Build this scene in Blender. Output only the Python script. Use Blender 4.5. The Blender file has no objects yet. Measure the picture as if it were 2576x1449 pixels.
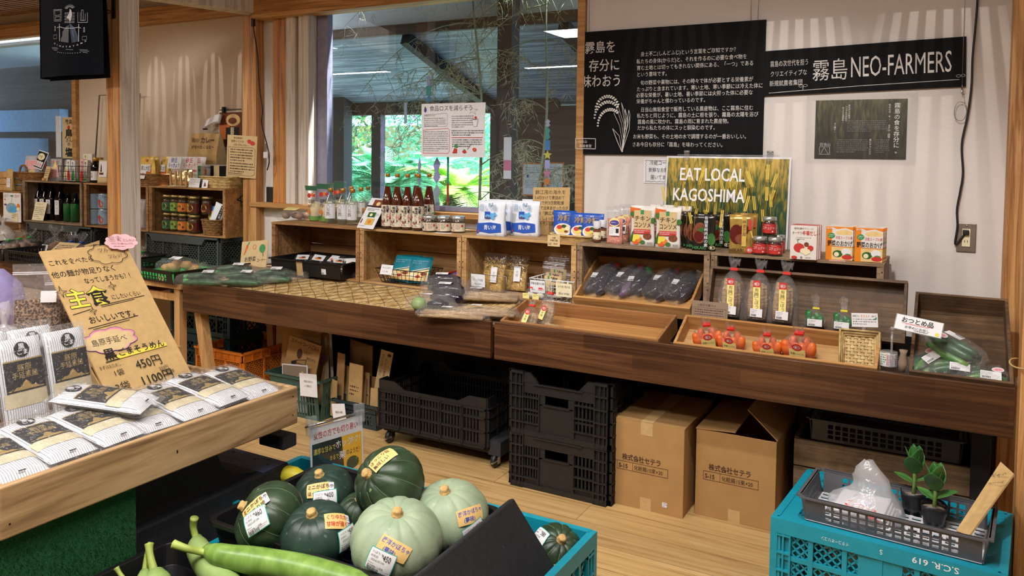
import bpy,math,random
from math import sin,cos,pi,radians as rad
from mathutils import Vector as V,Matrix as MX,Euler
# ---------------------------------------------------------------- camera, world, lights, exposure
SC = bpy.context.scene
COL = SC.collection
EYE = 1.42
RM = [[0.8760007,0.4821374,0.0128936],[0.0330966,-0.0334206,-0.9988932],[-0.4811729,0.8754579,-0.0452336]]
FPX,PX0,PY0 = 2000.0,1288.0,485.0
cam_data = bpy.data.cameras.new('camera')
cam_data.sensor_width = 36.0
cam_data.lens = FPX / 2576.0 * 36.0
cam_data.shift_y = -(724.5 - PY0) / 2576.0
cam_data.clip_start = 0.05
cam = bpy.data.objects.new('camera',cam_data)
cm = MX(((RM[0][0],-RM[1][0],-RM[2][0],0),(RM[0][1],-RM[1][1],-RM[2][1],0),(RM[0][2],-RM[1][2],-RM[2][2],EYE),(0,0,0,1)))
cam.matrix_world = cm
COL.objects.link(cam)
SC.camera = cam
SC.view_settings.view_transform = 'Standard'
SC.view_settings.look = 'None'
SC.view_settings.gamma = 1.0
SC.view_settings.use_curve_mapping = False
SC.view_settings.exposure = 0.05
SC.cycles.max_bounces = 10
SC.cycles.transparent_max_bounces = 24
SC.cycles.diffuse_bounces = 4
SC.cycles.glossy_bounces = 3
SC.cycles.transmission_bounces = 8
SC.cycles.sample_clamp_indirect = 3.0
SC.cycles.caustics_reflective = False
SC.cycles.caustics_refractive = False
SC.cycles.use_denoising = True
world = bpy.data.worlds.new('sky')
SC.world = world
world.use_nodes = True
wn = world.node_tree
bg = wn.nodes['Background']
bg.inputs['Color'].default_value = (0.46,0.76,1.0,1)
bg.inputs['Strength'].default_value = 5.5
def lamp(name,kind,loc,aim,power,color,size=0.3,size_y=None,cone=60,blend=0.5,spread=None):
 ld = bpy.data.lights.new(name,kind)
 ld.energy = power
 ld.color = color
 if kind == 'AREA':
  ld.size = size
  if size_y:
   ld.shape = 'RECTANGLE'
   ld.size_y = size_y
  if spread:
   ld.spread = rad(spread)
 elif kind == 'SPOT':
  ld.shadow_soft_size = size
  ld.spot_size = rad(cone)
  ld.spot_blend = blend
 elif kind == 'SUN':
  ld.angle = size
 else:
  ld.shadow_soft_size = size
 o = bpy.data.objects.new(name,ld)
 o.location = loc
 o.rotation_euler = (V(aim) - V(loc)).to_track_quat('-Z','Y').to_euler()
 COL.objects.link(o)
 return o
WARM = (1.0,0.92,0.82)
NEUT = (1.0,0.962,0.925)
lamp('garden_sun','SUN',(-2,9,8),(-6,7.5,0),26.0,(1.0,0.99,0.93),0.03)
lamp('ceiling_fill','AREA',(-0.7,1.0,2.66),(-0.7,1.0,0),50,NEUT,1.4,0.5)  # unseen area lights added overhead as soft fill
lamp('ceiling_fill','AREA',(-2.9,0.1,2.66),(-2.9,0.1,0),52,NEUT,1.3,0.5)
lamp('ceiling_fill','AREA',(-5.9,1.6,2.46),(-5.9,1.6,0),44,WARM,1.2,0.5)
lamp('ceiling_tube','AREA',(-8.0,-2.1,2.66),(-8.0,-2.1,0),30,NEUT,1.3,0.12)
lamp('ceiling_tube','AREA',(-4.6,-2.5,2.66),(-4.6,-2.5,0),30,NEUT,1.3,0.12)
lamp('track_spot','SPOT',(-0.35,1.75,2.62),(-0.75,3.2,0.75),105,NEUT,0.035,cone=74,blend=0.6)
lamp('track_spot','SPOT',(-2.3,1.75,2.62),(-2.5,3.1,0.75),85,NEUT,0.035,cone=74,blend=0.6)
lamp('track_spot','SPOT',(-4.1,1.9,2.62),(-4.7,3.5,0.95),75,NEUT,0.035,cone=74,blend=0.6)
lamp('track_spot','SPOT',(-1.0,0.2,2.62),(-1.45,1.65,0.4),70,NEUT,0.035,cone=74,blend=0.6)
lamp('track_spot','SPOT',(-1.6,0.35,2.62),(-2.15,1.45,0.7),60,NEUT,0.035,cone=64,blend=0.6)
# lamps above the slatted ceiling: they throw the striped light on the walls
for _x in (-0.05,-0.62,-1.15):
 lamp('louver_lamp','SPOT',(_x,2.95,3.45),(_x,3.68,1.27),52,WARM,0.006,cone=25,blend=0.6)
for _x in (-4.2,-4.5,-4.8,-5.1):
 lamp('louver_lamp','SPOT',(_x,3.05,3.45),(_x,3.86,1.88),46,WARM,0.005,cone=8.5,blend=0.35)
 lamp('louver_lamp','SPOT',(_x + 0.1,3.05,3.45),(_x + 0.1,3.86,1.36),40,WARM,0.005,cone=8.5,blend=0.35)
# ---------------------------------------------------------------- pixel -> place helpers
def ray(x,y):
 a = ((x - PX0) / FPX,(y - PY0) / FPX,1.0)
 return V([RM[0][i] * a[0] + RM[1][i] * a[1] + RM[2][i] * a[2] for i in range(3)])
def aY(x,y,Y):
 r = ray(x,y)
 r *= Y / r.y
 r.z += EYE
 return r
def aZ(x,y,Z):
 r = ray(x,y)
 r *= (Z - EYE) / r.z
 r.z += EYE
 return r
def aX(x,y,X):
 r = ray(x,y)
 r *= X / r.x
 r.z += EYE
 return r
def mpp(p):
 """metres per pixel at a place"""
 return (RM[2][0] * p[0] + RM[2][1] * p[1] + RM[2][2] * (p[2] - EYE)) / FPX
# ---------------------------------------------------------------- materials
def lin(h):
 h = h.lstrip('#')
 c = [int(h[i:i + 2],16) / 255.0 for i in (0,2,4)]
 return tuple((x / 12.92 if x <= 0.04045 else ((x + 0.055) / 1.055) ** 2.4) for x in c) + (1.0,)
MATS = {}
def newmat(name):
 m = bpy.data.materials.new(name)
 m.use_nodes = True
 MATS[name] = m
 nt = m.node_tree
 return m,nt,nt.nodes['Principled BSDF']
def N(nt,typ,**kw):
 n = nt.nodes.new(typ)
 for k,v in kw.items():
  if k in n.inputs:
   n.inputs[k].default_value = v
  else:
   setattr(n,k,v)
 return n
def ramp(nt,fac,stops):
 r = nt.nodes.new('ShaderNodeValToRGB')
 e = r.color_ramp.elements
 while len(e) < len(stops):
  e.new(0.5)
 for i,(p,c) in enumerate(stops):
  e[i].position = p
  e[i].color = lin(c) if isinstance(c,str) else c
 nt.links.new(fac,r.inputs[0])
 return r.outputs[0]
def coords(nt,scale=(1,1,1),rot=(0,0,0),kind='Object'):
 tc = nt.nodes.new('ShaderNodeTexCoord')
 mp = nt.nodes.new('ShaderNodeMapping')
 mp.inputs['Scale'].default_value = scale
 mp.inputs['Rotation'].default_value = rot
 nt.links.new(tc.outputs[kind],mp.inputs[0])
 return mp.outputs[0]
def flat(name,col,rough=0.55,metal=0.0,spec=0.5,mottle=0.12,msc=30,bump=0.0,bsc=120,coat=0.0,alpha=None,trans=0.0,sub=0.0):
 """plain coloured material with a slight procedural unevenness"""
 m,nt,b = newmat(name)
 b.inputs['Roughness'].default_value = rough
 b.inputs['Metallic'].default_value = metal
 b.inputs['Specular IOR Level'].default_value = spec
 b.inputs['Coat Weight'].default_value = coat
 c = lin(col)
 if mottle:
  nz = N(nt,'ShaderNodeTexNoise',Scale=msc,Detail=4.0)
  nt.links.new(coords(nt),nz.inputs['Vector'])
  lo = tuple(x * (1 - mottle) for x in c[:3]) + (1,)
  hi = tuple(min(1,x * (1 + mottle)) for x in c[:3]) + (1,)
  nt.links.new(ramp(nt,nz.outputs['Fac'],[(0.3,lo),(0.7,hi)]),b.inputs['Base Color'])
 else:
  b.inputs['Base Color'].default_value = c
 if bump:
  nb = N(nt,'ShaderNodeTexNoise',Scale=bsc,Detail=3.0)
  nt.links.new(coords(nt),nb.inputs['Vector'])
  bp = N(nt,'ShaderNodeBump',Strength=bump,Distance=0.01)
  nt.links.new(nb.outputs['Fac'],bp.inputs['Height'])
  nt.links.new(bp.outputs[0],b.inputs['Normal'])
 if trans:
  b.inputs['Transmission Weight'].default_value = trans
 return m
def wood(name,c0,c1,c2,axis='X',sc=1.0,rough=0.6,plank=0.0,knots=0.0,dirt=0.0,streak=26.0):
 """long-grained wood, grain along the given local axis"""
 m,nt,b = newmat(name)
 b.inputs['Roughness'].default_value = rough
 s = {'X': (0.9,streak,streak),'Y': (streak,0.9,streak),'Z': (streak,streak,0.9)}[axis]
 s = tuple(v * sc for v in s)
 co = coords(nt,s)
 n1 = N(nt,'ShaderNodeTexNoise',Scale=1.3,Detail=5.0,Roughness=0.6,Distortion=0.8)
 nt.links.new(co,n1.inputs['Vector'])
 mul = N(nt,'ShaderNodeMath',operation='MULTIPLY')
 mul.inputs[1].default_value = 7.0
 nt.links.new(n1.outputs['Fac'],mul.inputs[0])
 fr = N(nt,'ShaderNodeMath',operation='PINGPONG')
 fr.inputs[1].default_value = 1.0
 nt.links.new(mul.outputs[0],fr.inputs[0])
 n2 = N(nt,'ShaderNodeTexNoise',Scale=9.0,Detail=4.0)
 nt.links.new(co,n2.inputs['Vector'])
 mx = N(nt,'ShaderNodeMix',data_type='FLOAT')
 mx.inputs[0].default_value = 0.5
 nt.links.new(fr.outputs[0],mx.inputs[2])
 nt.links.new(n2.outputs['Fac'],mx.inputs[3])
 col = ramp(nt,mx.outputs[0],[(0.18,c0),(0.5,c1),(0.82,c2)])
 if plank:                      # glued strips: each block its own tone
  bs = {'X': (0,1,2)}.get(axis,(0,1,2))
  tc = nt.nodes.new('ShaderNodeTexCoord')
  sp = nt.nodes.new('ShaderNodeSeparateXYZ')
  nt.links.new(tc.outputs['Object'],sp.inputs[0])
  cb = nt.nodes.new('ShaderNodeCombineXYZ')
  if axis == 'X':
   nt.links.new(sp.outputs['X'],cb.inputs[0])
   ad = N(nt,'ShaderNodeMath',operation='ADD')
   nt.links.new(sp.outputs['Y'],ad.inputs[0])
   nt.links.new(sp.outputs['Z'],ad.inputs[1])
   nt.links.new(ad.outputs[0],cb.inputs[1])
  else:
   nt.links.new(sp.outputs['Y'],cb.inputs[0])
   nt.links.new(sp.outputs['Z'],cb.inputs[1])
  br = N(nt,'ShaderNodeTexBrick',Scale=1.0)
  br.inputs['Color1'].default_value = (1,1,1,1)
  br.inputs['Color2'].default_value = (0.45,0.42,0.4,1)
  br.inputs['Mortar'].default_value = (0.5,0.45,0.4,1)
  br.inputs['Mortar Size'].default_value = 0.0008
  br.inputs['Brick Width'].default_value = plank
  br.inputs['Row Height'].default_value = plank * 0.14
  nt.links.new(cb.outputs[0],br.inputs['Vector'])
  mm = N(nt,'ShaderNodeMix',data_type='RGBA',blend_type='MULTIPLY')
  mm.inputs[0].default_value = 0.75
  nt.links.new(col,mm.inputs[6])
  nt.links.new(br.outputs['Color'],mm.inputs[7])
  col = mm.outputs[2]
 if knots:
  vo = N(nt,'ShaderNodeTexVoronoi',Scale=1.0)
  ks = {'X': (1.6,7,7),'Y': (7,1.6,7),'Z': (7,7,1.6)}[axis]
  nt.links.new(coords(nt,ks),vo.inputs['Vector'])
  kc = ramp(nt,vo.outputs['Distance'],[(0.03,(0.10,0.04,0.02,1)),(0.11 * knots,(1,1,1,1))])
  mm = N(nt,'ShaderNodeMix',data_type='RGBA',blend_type='MULTIPLY')
  mm.inputs[0].default_value = 0.9
  nt.links.new(col,mm.inputs[6])
  nt.links.new(kc,mm.inputs[7])
  col = mm.outputs[2]
 if dirt:
  nd = N(nt,'ShaderNodeTexNoise',Scale=6.0,Detail=6.0,Roughness=0.7)
  nt.links.new(coords(nt),nd.inputs['Vector'])
  dc = ramp(nt,nd.outputs['Fac'],[(0.38,(1 - dirt,1 - dirt,1 - dirt,1)),(0.58,(1,1,1,1))])
  mm = N(nt,'ShaderNodeMix',data_type='RGBA',blend_type='MULTIPLY')
  mm.inputs[0].default_value = 1.0
  nt.links.new(col,mm.inputs[6])
  nt.links.new(dc,mm.inputs[7])
  col = mm.outputs[2]
 nt.links.new(col,b.inputs['Base Color'])
 bp = N(nt,'ShaderNodeBump',Strength=0.12,Distance=0.004)
 nt.links.new(n2.outputs['Fac'],bp.inputs['Height'])
 nt.links.new(bp.outputs[0],b.inputs['Normal'])
 return m
def film(name,tint=(1,1,1),gloss=0.045,rough=0.06,haze=0.02,bump=0.6,bsc=22):
 """thin clear plastic: mostly see-through, sharp highlights on its wrinkles, a little milky haze"""
 m,nt,b = newmat(name)
 out = nt.nodes['Material Output']
 nt.nodes.remove(b)
 tr = N(nt,'ShaderNodeBsdfTransparent')
 tr.inputs[0].default_value = tuple(tint) + (1,)
 gl = N(nt,'ShaderNodeBsdfGlossy',Roughness=rough)
 df = N(nt,'ShaderNodeBsdfDiffuse')
 df.inputs[0].default_value = (0.9,0.9,0.92,1)
 nz = N(nt,'ShaderNodeTexNoise',Scale=bsc,Detail=3.0,Distortion=1.2)
 nt.links.new(coords(nt),nz.inputs['Vector'])
 bp = N(nt,'ShaderNodeBump',Strength=bump,Distance=0.02)
 nt.links.new(nz.outputs['Fac'],bp.inputs['Height'])
 nt.links.new(bp.outputs[0],gl.inputs['Normal'])
 lw = N(nt,'ShaderNodeLayerWeight',Blend=0.25)
 ma = N(nt,'ShaderNodeMath',operation='MULTIPLY_ADD')
 ma.inputs[1].default_value = 0.16
 ma.inputs[2].default_value = gloss
 nt.links.new(lw.outputs['Facing'],ma.inputs[0])
 m1 = N(nt,'ShaderNodeMixShader')
 m1.inputs[0].default_value = haze
 nt.links.new(tr.outputs[0],m1.inputs[1])
 nt.links.new(df.outputs[0],m1.inputs[2])
 m2 = N(nt,'ShaderNodeMixShader')
 nt.links.new(ma.outputs[0],m2.inputs[0])
 nt.links.new(m1.outputs[0],m2.inputs[1])
 nt.links.new(gl.outputs[0],m2.inputs[2])
 nt.links.new(m2.outputs[0],out.inputs[0])
 return m
def pane(name,tint=(0.93,0.97,1.0),refl=0.07):
 return film(name,tint,refl,0.0,0.0,0.0)
def noisy(name,stops,scale,rough=0.7,detail=5.0,dist=0.0,sc3=(1,1,1),bump=0.2,bdist=0.01,vor=False):
 m,nt,b = newmat(name)
 b.inputs['Roughness'].default_value = rough
 if vor:
  nz = N(nt,'ShaderNodeTexVoronoi',Scale=scale)
  o = nz.outputs['Distance']
 else:
  nz = N(nt,'ShaderNodeTexNoise',Scale=scale,Detail=detail,Distortion=dist)
  o = nz.outputs['Fac']
 nt.links.new(coords(nt,sc3),nz.inputs['Vector'])
 nt.links.new(ramp(nt,o,stops),b.inputs['Base Color'])
 if bump:
  bp = N(nt,'ShaderNodeBump',Strength=bump,Distance=bdist)
  nt.links.new(o,bp.inputs['Height'])
  nt.links.new(bp.outputs[0],b.inputs['Normal'])
 return m
def emit(name,col,power):
 m,nt,b = newmat(name)
 b.inputs['Base Color'].default_value = lin(col)
 b.inputs['Emission Color'].default_value = lin(col)
 b.inputs['Emission Strength'].default_value = power
 return m
flat('plaster_white','#d9d2cd',0.9,mottle=0.03,msc=3,bump=0.08,bsc=60)
flat('plaster_beige','#cbb9a4',0.9,mottle=0.03,msc=3,bump=0.08,bsc=60)
wood('post_wood','#8f5c2f','#bf8850','#d3a26a','Z',0.9,0.55,knots=0.7)
wood('post_orange','#854e22','#b5763b','#cb904f','Z',0.9,0.55)
wood('post_pale','#b0a294','#d0c5b9','#ddd4ca','Z',0.8,0.6,knots=0.5)
wood('beam_wood','#86572c','#b88249','#cfa06a','X',0.8,0.55,knots=0.6)
wood('slat_wood','#7d5636','#946a45','#a87c55','Y',0.6,0.6)
wood('crate_wood','#8a5f36','#a67646','#bb8c5a','X',0.8,0.75,knots=0.6,dirt=0.35)
wood('crate_pale','#a67c4c','#bd935f','#cda873','X',0.8,0.75,dirt=0.2)
wood('crate_grey','#7d6650','#94795d','#a88d6e','X',0.8,0.8,knots=0.6,dirt=0.4)
wood('walnut','#422718','#583722','#6d482b','X',0.7,0.35,plank=0.42)
wood('tray_tan','#a0703e','#b6854d','#c99a60','X',0.8,0.6)
wood('tray_dark','#4f3c2b','#63492f','#7d5f42','X',0.8,0.65,dirt=0.45)
wood('tray_mid','#835a33','#98693d','#aa7a4a','X',0.8,0.6)
wood('cart_wood','#76593a','#ab8a61','#c2a379','Y',0.6,0.6,knots=0.3,streak=13)
wood('leg_wood','#b3854f','#c4965f','#cfa56f','Z',0.8,0.6)
flat('black_plastic','#131214',0.42,mottle=0.15,msc=40)
flat('black_crate','#1b1918',0.5,mottle=0.2,msc=25)
flat('grey_crate','#474a49',0.5,mottle=0.15)
flat('slate_basket','#57565b',0.45,mottle=0.1)
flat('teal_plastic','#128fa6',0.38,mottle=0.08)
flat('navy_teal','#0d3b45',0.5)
flat('orange_plastic','#d67a22',0.4,mottle=0.1)
flat('green_basket','#35534b',0.5)
flat('dark_green_basket','#22343a',0.5)
flat('red_plastic','#e2431d',0.4)
flat('green_mat','#27b653',0.8,bump=0.4,bsc=300)
flat('iron','#2a2622',0.45,metal=0.7)
flat('chrome','#c8c9cc',0.18,metal=1.0,mottle=0)
flat('steel_plate','#9c9288',0.4,metal=0.85)
flat('sign_yellow','#efb61c',0.6,mottle=0)
flat('sash_grey','#8f8da3',0.45)
flat('white_wire','#d9dade',0.4)
flat('board_black','#0e0d10',0.7,spec=0.15,mottle=0.25,msc=6)
flat('chalk','#cfccc9',0.9)
flat('noodle_cream','#cabd9c',0.4,mottle=0.1)
flat('paper_white','#e4e3e6',0.75,mottle=0.03)
flat('paper_cream','#eadfb9',0.75,mottle=0.05)
flat('paper_yellow','#efdc8a',0.7,mottle=0.05)
flat('paper_tag','#e9c27a',0.6,mottle=0.05)
flat('paper_pink','#e9b3ba',0.8,mottle=0.04)
flat('kraft','#c2a06b',0.85,mottle=0.08,msc=40)
flat('kraft_light','#cfb486',0.85,mottle=0.06,msc=40)
flat('kraft_grey','#8f7a66',0.85,mottle=0.06,msc=40)
flat('cardboard','#ab8350',0.85,mottle=0.06,msc=12)
flat('ink_black','#16140f',0.7,mottle=0)
flat('ink_brown','#4a2a1c',0.7,mottle=0)
flat('ink_red','#c4302b',0.6,mottle=0)
flat('ink_blue','#2a4fae',0.6,mottle=0)
flat('ink_pink','#d98aa0',0.7,mottle=0)
flat('ink_yellow','#e3d04a',0.7,mottle=0)
flat('ink_green','#3d8a4e',0.7,mottle=0)
flat('ink_orange','#dd7b35',0.7,mottle=0)
flat('ink_grey','#7d7b7a',0.7,mottle=0)
flat('ink_purple','#4a3f92',0.7,mottle=0)
flat('ink_gold','#b99a55',0.45,metal=0.4,mottle=0)
flat('ink_white','#efeeee',0.7,mottle=0)
flat('navy_cloth','#0c1019',0.95,spec=0.1,mottle=0.1,bump=0.15,bsc=400)
flat('print_white','#d5dbe6',0.8,mottle=0)
flat('print_blue','#8aa0c8',0.8,mottle=0)
flat('cap_gold','#b98a3c',0.35,metal=0.5,mottle=0.05)
flat('cap_white','#d8d7dc',0.4)
flat('lid_steel','#b9bbb8',0.3,metal=0.7)
flat('lid_brass','#a88f5a',0.35,metal=0.7)
flat('tape_red','#d5281f',0.5,mottle=0)
flat('tape_green','#34b342',0.5,mottle=0)
flat('tape_yellow','#e5d535',0.5,mottle=0)
flat('cord_black','#101013',0.5)
flat('rope_tan','#b79a62',0.8)
flat('turf','#1f6a3b',0.95,mottle=0.35,msc=200,bump=0.9,bsc=500)
flat('foam_black','#222327',0.7,mottle=0.25,msc=60,bump=0.2,bsc=200)
flat('foam_speck','#46557a',0.6,mottle=0.7,msc=260)
flat('net_cord','#4a3a22',0.9)
flat('purple_cloth','#a79bd0',0.9)
film('bag_film')
film('bag_crinkle',(1,1,1),0.06,0.05,0.05,1.0,48)
film('bag_milky',(0.93,0.93,0.96),0.07,0.2,0.30,0.7,20)
film('acrylic',(0.97,0.98,1.0),0.10,0.04,0.12,0.0)
film('laminate',(1,1,1),0.03,0.06,0.01,0.1,5)
film('bottle_glass',(0.94,0.97,0.94),0.06,0.02,0.0,0.0)
film('jar_glass',(0.9,0.93,0.92),0.10,0.03,0.0,0.0)
film('dark_glass',(0.05,0.04,0.05),0.05,0.04,0.0,0.0)
pane('window_glass')
flat('sauce_amber','#5a1f0c',0.12,spec=0.6,mottle=0.15,msc=8,coat=0.6)
film('vinegar_pale',(0.95,0.96,0.88),0.03,0.03,0.10,0.0)
flat('wine_dark','#120c10',0.1,spec=0.6,mottle=0.1,coat=0.5)
flat('bottle_green','#1d6a35',0.2,mottle=0.1,coat=0.4)
flat('jam_brown','#4a2a16',0.3,coat=0.5)
flat('jam_red','#5c1510',0.3,coat=0.5)
flat('jar_label_cream','#d8cdb4',0.6)
flat('label_ivory','#e6dcc6',0.6,mottle=0.03)
flat('pouch_white','#dfe3ec',0.35,mottle=0.03)
flat('pouch_blue','#1f4fae',0.35)
flat('pouch_sky','#5aa6de',0.35)
flat('pouch_teal','#14788a',0.35,mottle=0.15)
flat('pouch_black','#17150f',0.25,mottle=0.3,coat=0.3)
flat('pouch_gold','#b08f46',0.25,metal=0.3,mottle=0.25,coat=0.3)
flat('pouch_yellow','#d9b75a',0.3,mottle=0.15)
flat('carton_white','#e2dcd5',0.5,mottle=0.02)
flat('carton_orange','#e8861e',0.45,mottle=0.03)
flat('carton_red','#c2342c',0.45,mottle=0.03)
flat('soup_cream','#e8c888',0.5)
flat('pink_salt','#d58a78',0.7,mottle=0.35,msc=160,bump=0.5,bsc=200)
flat('spice_brown','#7a3d1c',0.7,mottle=0.3,msc=120)
flat('can_blue','#8fa9bf',0.35)
flat('tomato_red','#c7402a',0.4,mottle=0.2)
noisy('noodle_pack',[(0.0,'#d9dadf'),(0.46,'#dfe0e5'),(0.5,'#7b7d86'),(0.54,'#dfe0e5')],1,0.3)
noisy('rice_bran',[(0.35,'#9c6f2f'),(0.5,'#c39a4e'),(0.65,'#dcbb70')],90,0.7,sc3=(1,2.2,0.6),dist=2,bump=0.8)
noisy('granola',[(0.3,'#3a2418'),(0.5,'#6e4a33'),(0.7,'#a88563')],130,0.8,vor=True,bump=1.0)
noisy('potato',[(0.35,'#6d4d38'),(0.6,'#8d6a4e')],25,0.7)
noisy('onion',[(0.35,'#7d5a4a'),(0.6,'#9c7a66')],18,0.5)
noisy('ginger',[(0.35,'#a87a3c'),(0.6,'#c99b58')],25,0.6)
noisy('burdock',[(0.3,'#7d6143'),(0.5,'#a98a64'),(0.7,'#c7aa82')],22,0.85,sc3=(1,1,6),dist=1,bump=0.6)
noisy('eggplant',[(0.35,'#0d0812'),(0.65,'#1f1026')],5,0.14,bump=0.02)
noisy('eggplant_violet',[(0.35,'#3a1f45'),(0.65,'#63406e')],5,0.16,bump=0.02)
noisy('carrot',[(0.35,'#cf4d12'),(0.65,'#e5762e')],9,0.4,sc3=(1,1,5),bump=0.15)
noisy('cucumber',[(0.35,'#123a22'),(0.65,'#2f6a3c')],26,0.35,bump=0.35)
noisy('cucumber_pale',[(0.35,'#2f6a2f'),(0.65,'#79a94f')],8,0.35,sc3=(1,1,0.3),bump=0.1)
noisy('green_pepper',[(0.35,'#0e5a27'),(0.65,'#2a8a3c')],9,0.2,bump=0.05)
noisy('gourd',[(0.3,'#628636'),(0.55,'#7b9e46'),(0.75,'#8fb05c')],7,0.35,sc3=(6,6,1),bump=0.06)
noisy('gourd_pale',[(0.3,'#7a9750'),(0.55,'#8fa962'),(0.75,'#a2ba78')],9,0.4,bump=0.06)
flat('gourd_stem','#a3b356',0.5,mottle=0.2,msc=25)
flat('pumpkin_stem','#c9a468',0.85,mottle=0.25,msc=60,bump=0.6,bsc=90)
flat('dried_white','#cfc9bd',0.6,mottle=0.2,msc=60)
flat('seaweed_dark','#3b3026',0.4,mottle=0.5,msc=30)
flat('rakkyo','#d9c58f',0.35,mottle=0.1)
flat('egg_beige','#e3cfa6',0.4,mottle=0.1)
flat('soil','#8d7a66',0.95,mottle=0.4,msc=90)
flat('pot_film','#1c1c1f',0.35)
noisy('leaf_green',[(0.35,'#1f4d20'),(0.65,'#447a38')],20,0.35,bump=0.1)
flat('stem_green','#7a9a55',0.5)
def pumpkin_mat(name,base,dark,fleck,rough=0.4):
 m,nt,b = newmat(name)
 b.inputs['Roughness'].default_value = rough
 co = coords(nt)
 n1 = N(nt,'ShaderNodeTexNoise',Scale=14.0,Detail=5.0)
 nt.links.new(co,n1.inputs['Vector'])
 c1 = ramp(nt,n1.outputs['Fac'],[(0.35,dark),(0.65,base)])
 vo = N(nt,'ShaderNodeTexVoronoi',Scale=52.0)
 vo.inputs['Randomness'].default_value = 1.0
 nt.links.new(coords(nt,(1,1,0.55)),vo.inputs['Vector'])
 n2 = N(nt,'ShaderNodeTexNoise',Scale=34.0,Detail=4.0,Distortion=1.5)
 nt.links.new(co,n2.inputs['Vector'])
 ad = N(nt,'ShaderNodeMath',operation='MULTIPLY_ADD')
 ad.inputs[1].default_value = 0.55
 nt.links.new(vo.outputs['Distance'],ad.inputs[0])
 nt.links.new(n2.outputs['Fac'],ad.inputs[2])
 mk = ramp(nt,ad.outputs[0],[(0.44,(1,1,1,1)),(0.50,(0,0,0,1))])
 mm = N(nt,'ShaderNodeMix',data_type='RGBA')
 nt.links.new(mk,mm.inputs[0])
 nt.links.new(c1,mm.inputs[6])
 mm.inputs[7].default_value = lin(fleck)
 nt.links.new(mm.outputs[2],b.inputs['Base Color'])
 bp = N(nt,'ShaderNodeBump',Strength=0.10,Distance=0.01)
 nt.links.new(n2.outputs['Fac'],bp.inputs['Height'])
 nt.links.new(bp.outputs[0],b.inputs['Normal'])
 return m
pumpkin_mat('pumpkin_dark','#33482f','#1e3020','#7d9468')
pumpkin_mat('pumpkin_blue','#2c433a','#1f3229','#55705c')
pumpkin_mat('pumpkin_pale','#a6b596','#91a487','#a9b89a',0.5)
flat('pumpkin_groove','#647f58',0.5,mottle=0.3)
def floor_mat():
 m,nt,b = newmat('floor_oak')
 b.inputs['Roughness'].default_value = 0.42
 br = N(nt,'ShaderNodeTexBrick',Scale=1.0)
 br.offset = 0.37
 br.inputs['Color1'].default_value = (1,1,1,1)
 br.inputs['Color2'].default_value = (0.78,0.76,0.74,1)
 br.inputs['Mortar'].default_value = (0.25,0.2,0.15,1)
 br.inputs['Mortar Size'].default_value = 0.0012
 br.inputs['Brick Width'].default_value = 1.24
 br.inputs['Row Height'].default_value = 0.148
 nt.links.new(coords(nt),br.inputs['Vector'])
 n1 = N(nt,'ShaderNodeTexNoise',Scale=1.4,Detail=6.0,Roughness=0.65,Distortion=0.7)
 nt.links.new(coords(nt,(1.3,30,1)),n1.inputs['Vector'])
 c = ramp(nt,n1.outputs['Fac'],[(0.30,'#9a7648'),(0.42,'#c09a63'),(0.55,'#cfab74'),(0.75,'#dcbd8a')])
 mm = N(nt,'ShaderNodeMix',data_type='RGBA',blend_type='MULTIPLY')
 mm.inputs[0].default_value = 1.0
 nt.links.new(c,mm.inputs[6])
 nt.links.new(br.outputs['Color'],mm.inputs[7])
 nt.links.new(mm.outputs[2],b.inputs['Base Color'])
 return m
floor_mat()
def stripe_mat():
 """white pack film with thin dark pin stripes across its length"""
 m,nt,b = newmat('noodle_stripe')
 b.inputs['Roughness'].default_value = 0.22
 b.inputs['Coat Weight'].default_value = 0.6
 wv = N(nt,'ShaderNodeTexWave',Scale=52.0,Distortion=0.4)
 wv.bands_direction = 'X'
 nt.links.new(coords(nt),wv.inputs['Vector'])
 c = ramp(nt,wv.outputs['Fac'],[(0.0,'#55575f'),(0.05,'#8d8f98'),(0.10,'#dcdde2'),(1.0,'#e3e4e9')])
 nt.links.new(c,b.inputs['Base Color'])
 nz = N(nt,'ShaderNodeTexNoise',Scale=40.0,Detail=3.0,Distortion=1.0)
 nt.links.new(coords(nt),nz.inputs['Vector'])
 bp = N(nt,'ShaderNodeBump',Strength=0.5,Distance=0.006)
 nt.links.new(nz.outputs['Fac'],bp.inputs['Height'])
 nt.links.new(bp.outputs[0],b.inputs['Normal'])
stripe_mat()
def weave_mat(name,c0,c1,sc):
 m,nt,b = newmat(name)
 b.inputs['Roughness'].default_value = 0.7
 ck = N(nt,'ShaderNodeTexNoise',Scale=sc,Detail=3.0)
 nt.links.new(coords(nt,(1,1,2.5)),ck.inputs['Vector'])
 nt.links.new(ramp(nt,ck.outputs['Fac'],[(0.35,c0),(0.65,c1)]),b.inputs['Base Color'])
weave_mat('wicker_pale','#a98a55','#d4b97f',40)
weave_mat('wicker_brown','#6d4726','#a0733f',40)
weave_mat('mat_bamboo','#c09a5c','#ecd09a',30)
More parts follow.
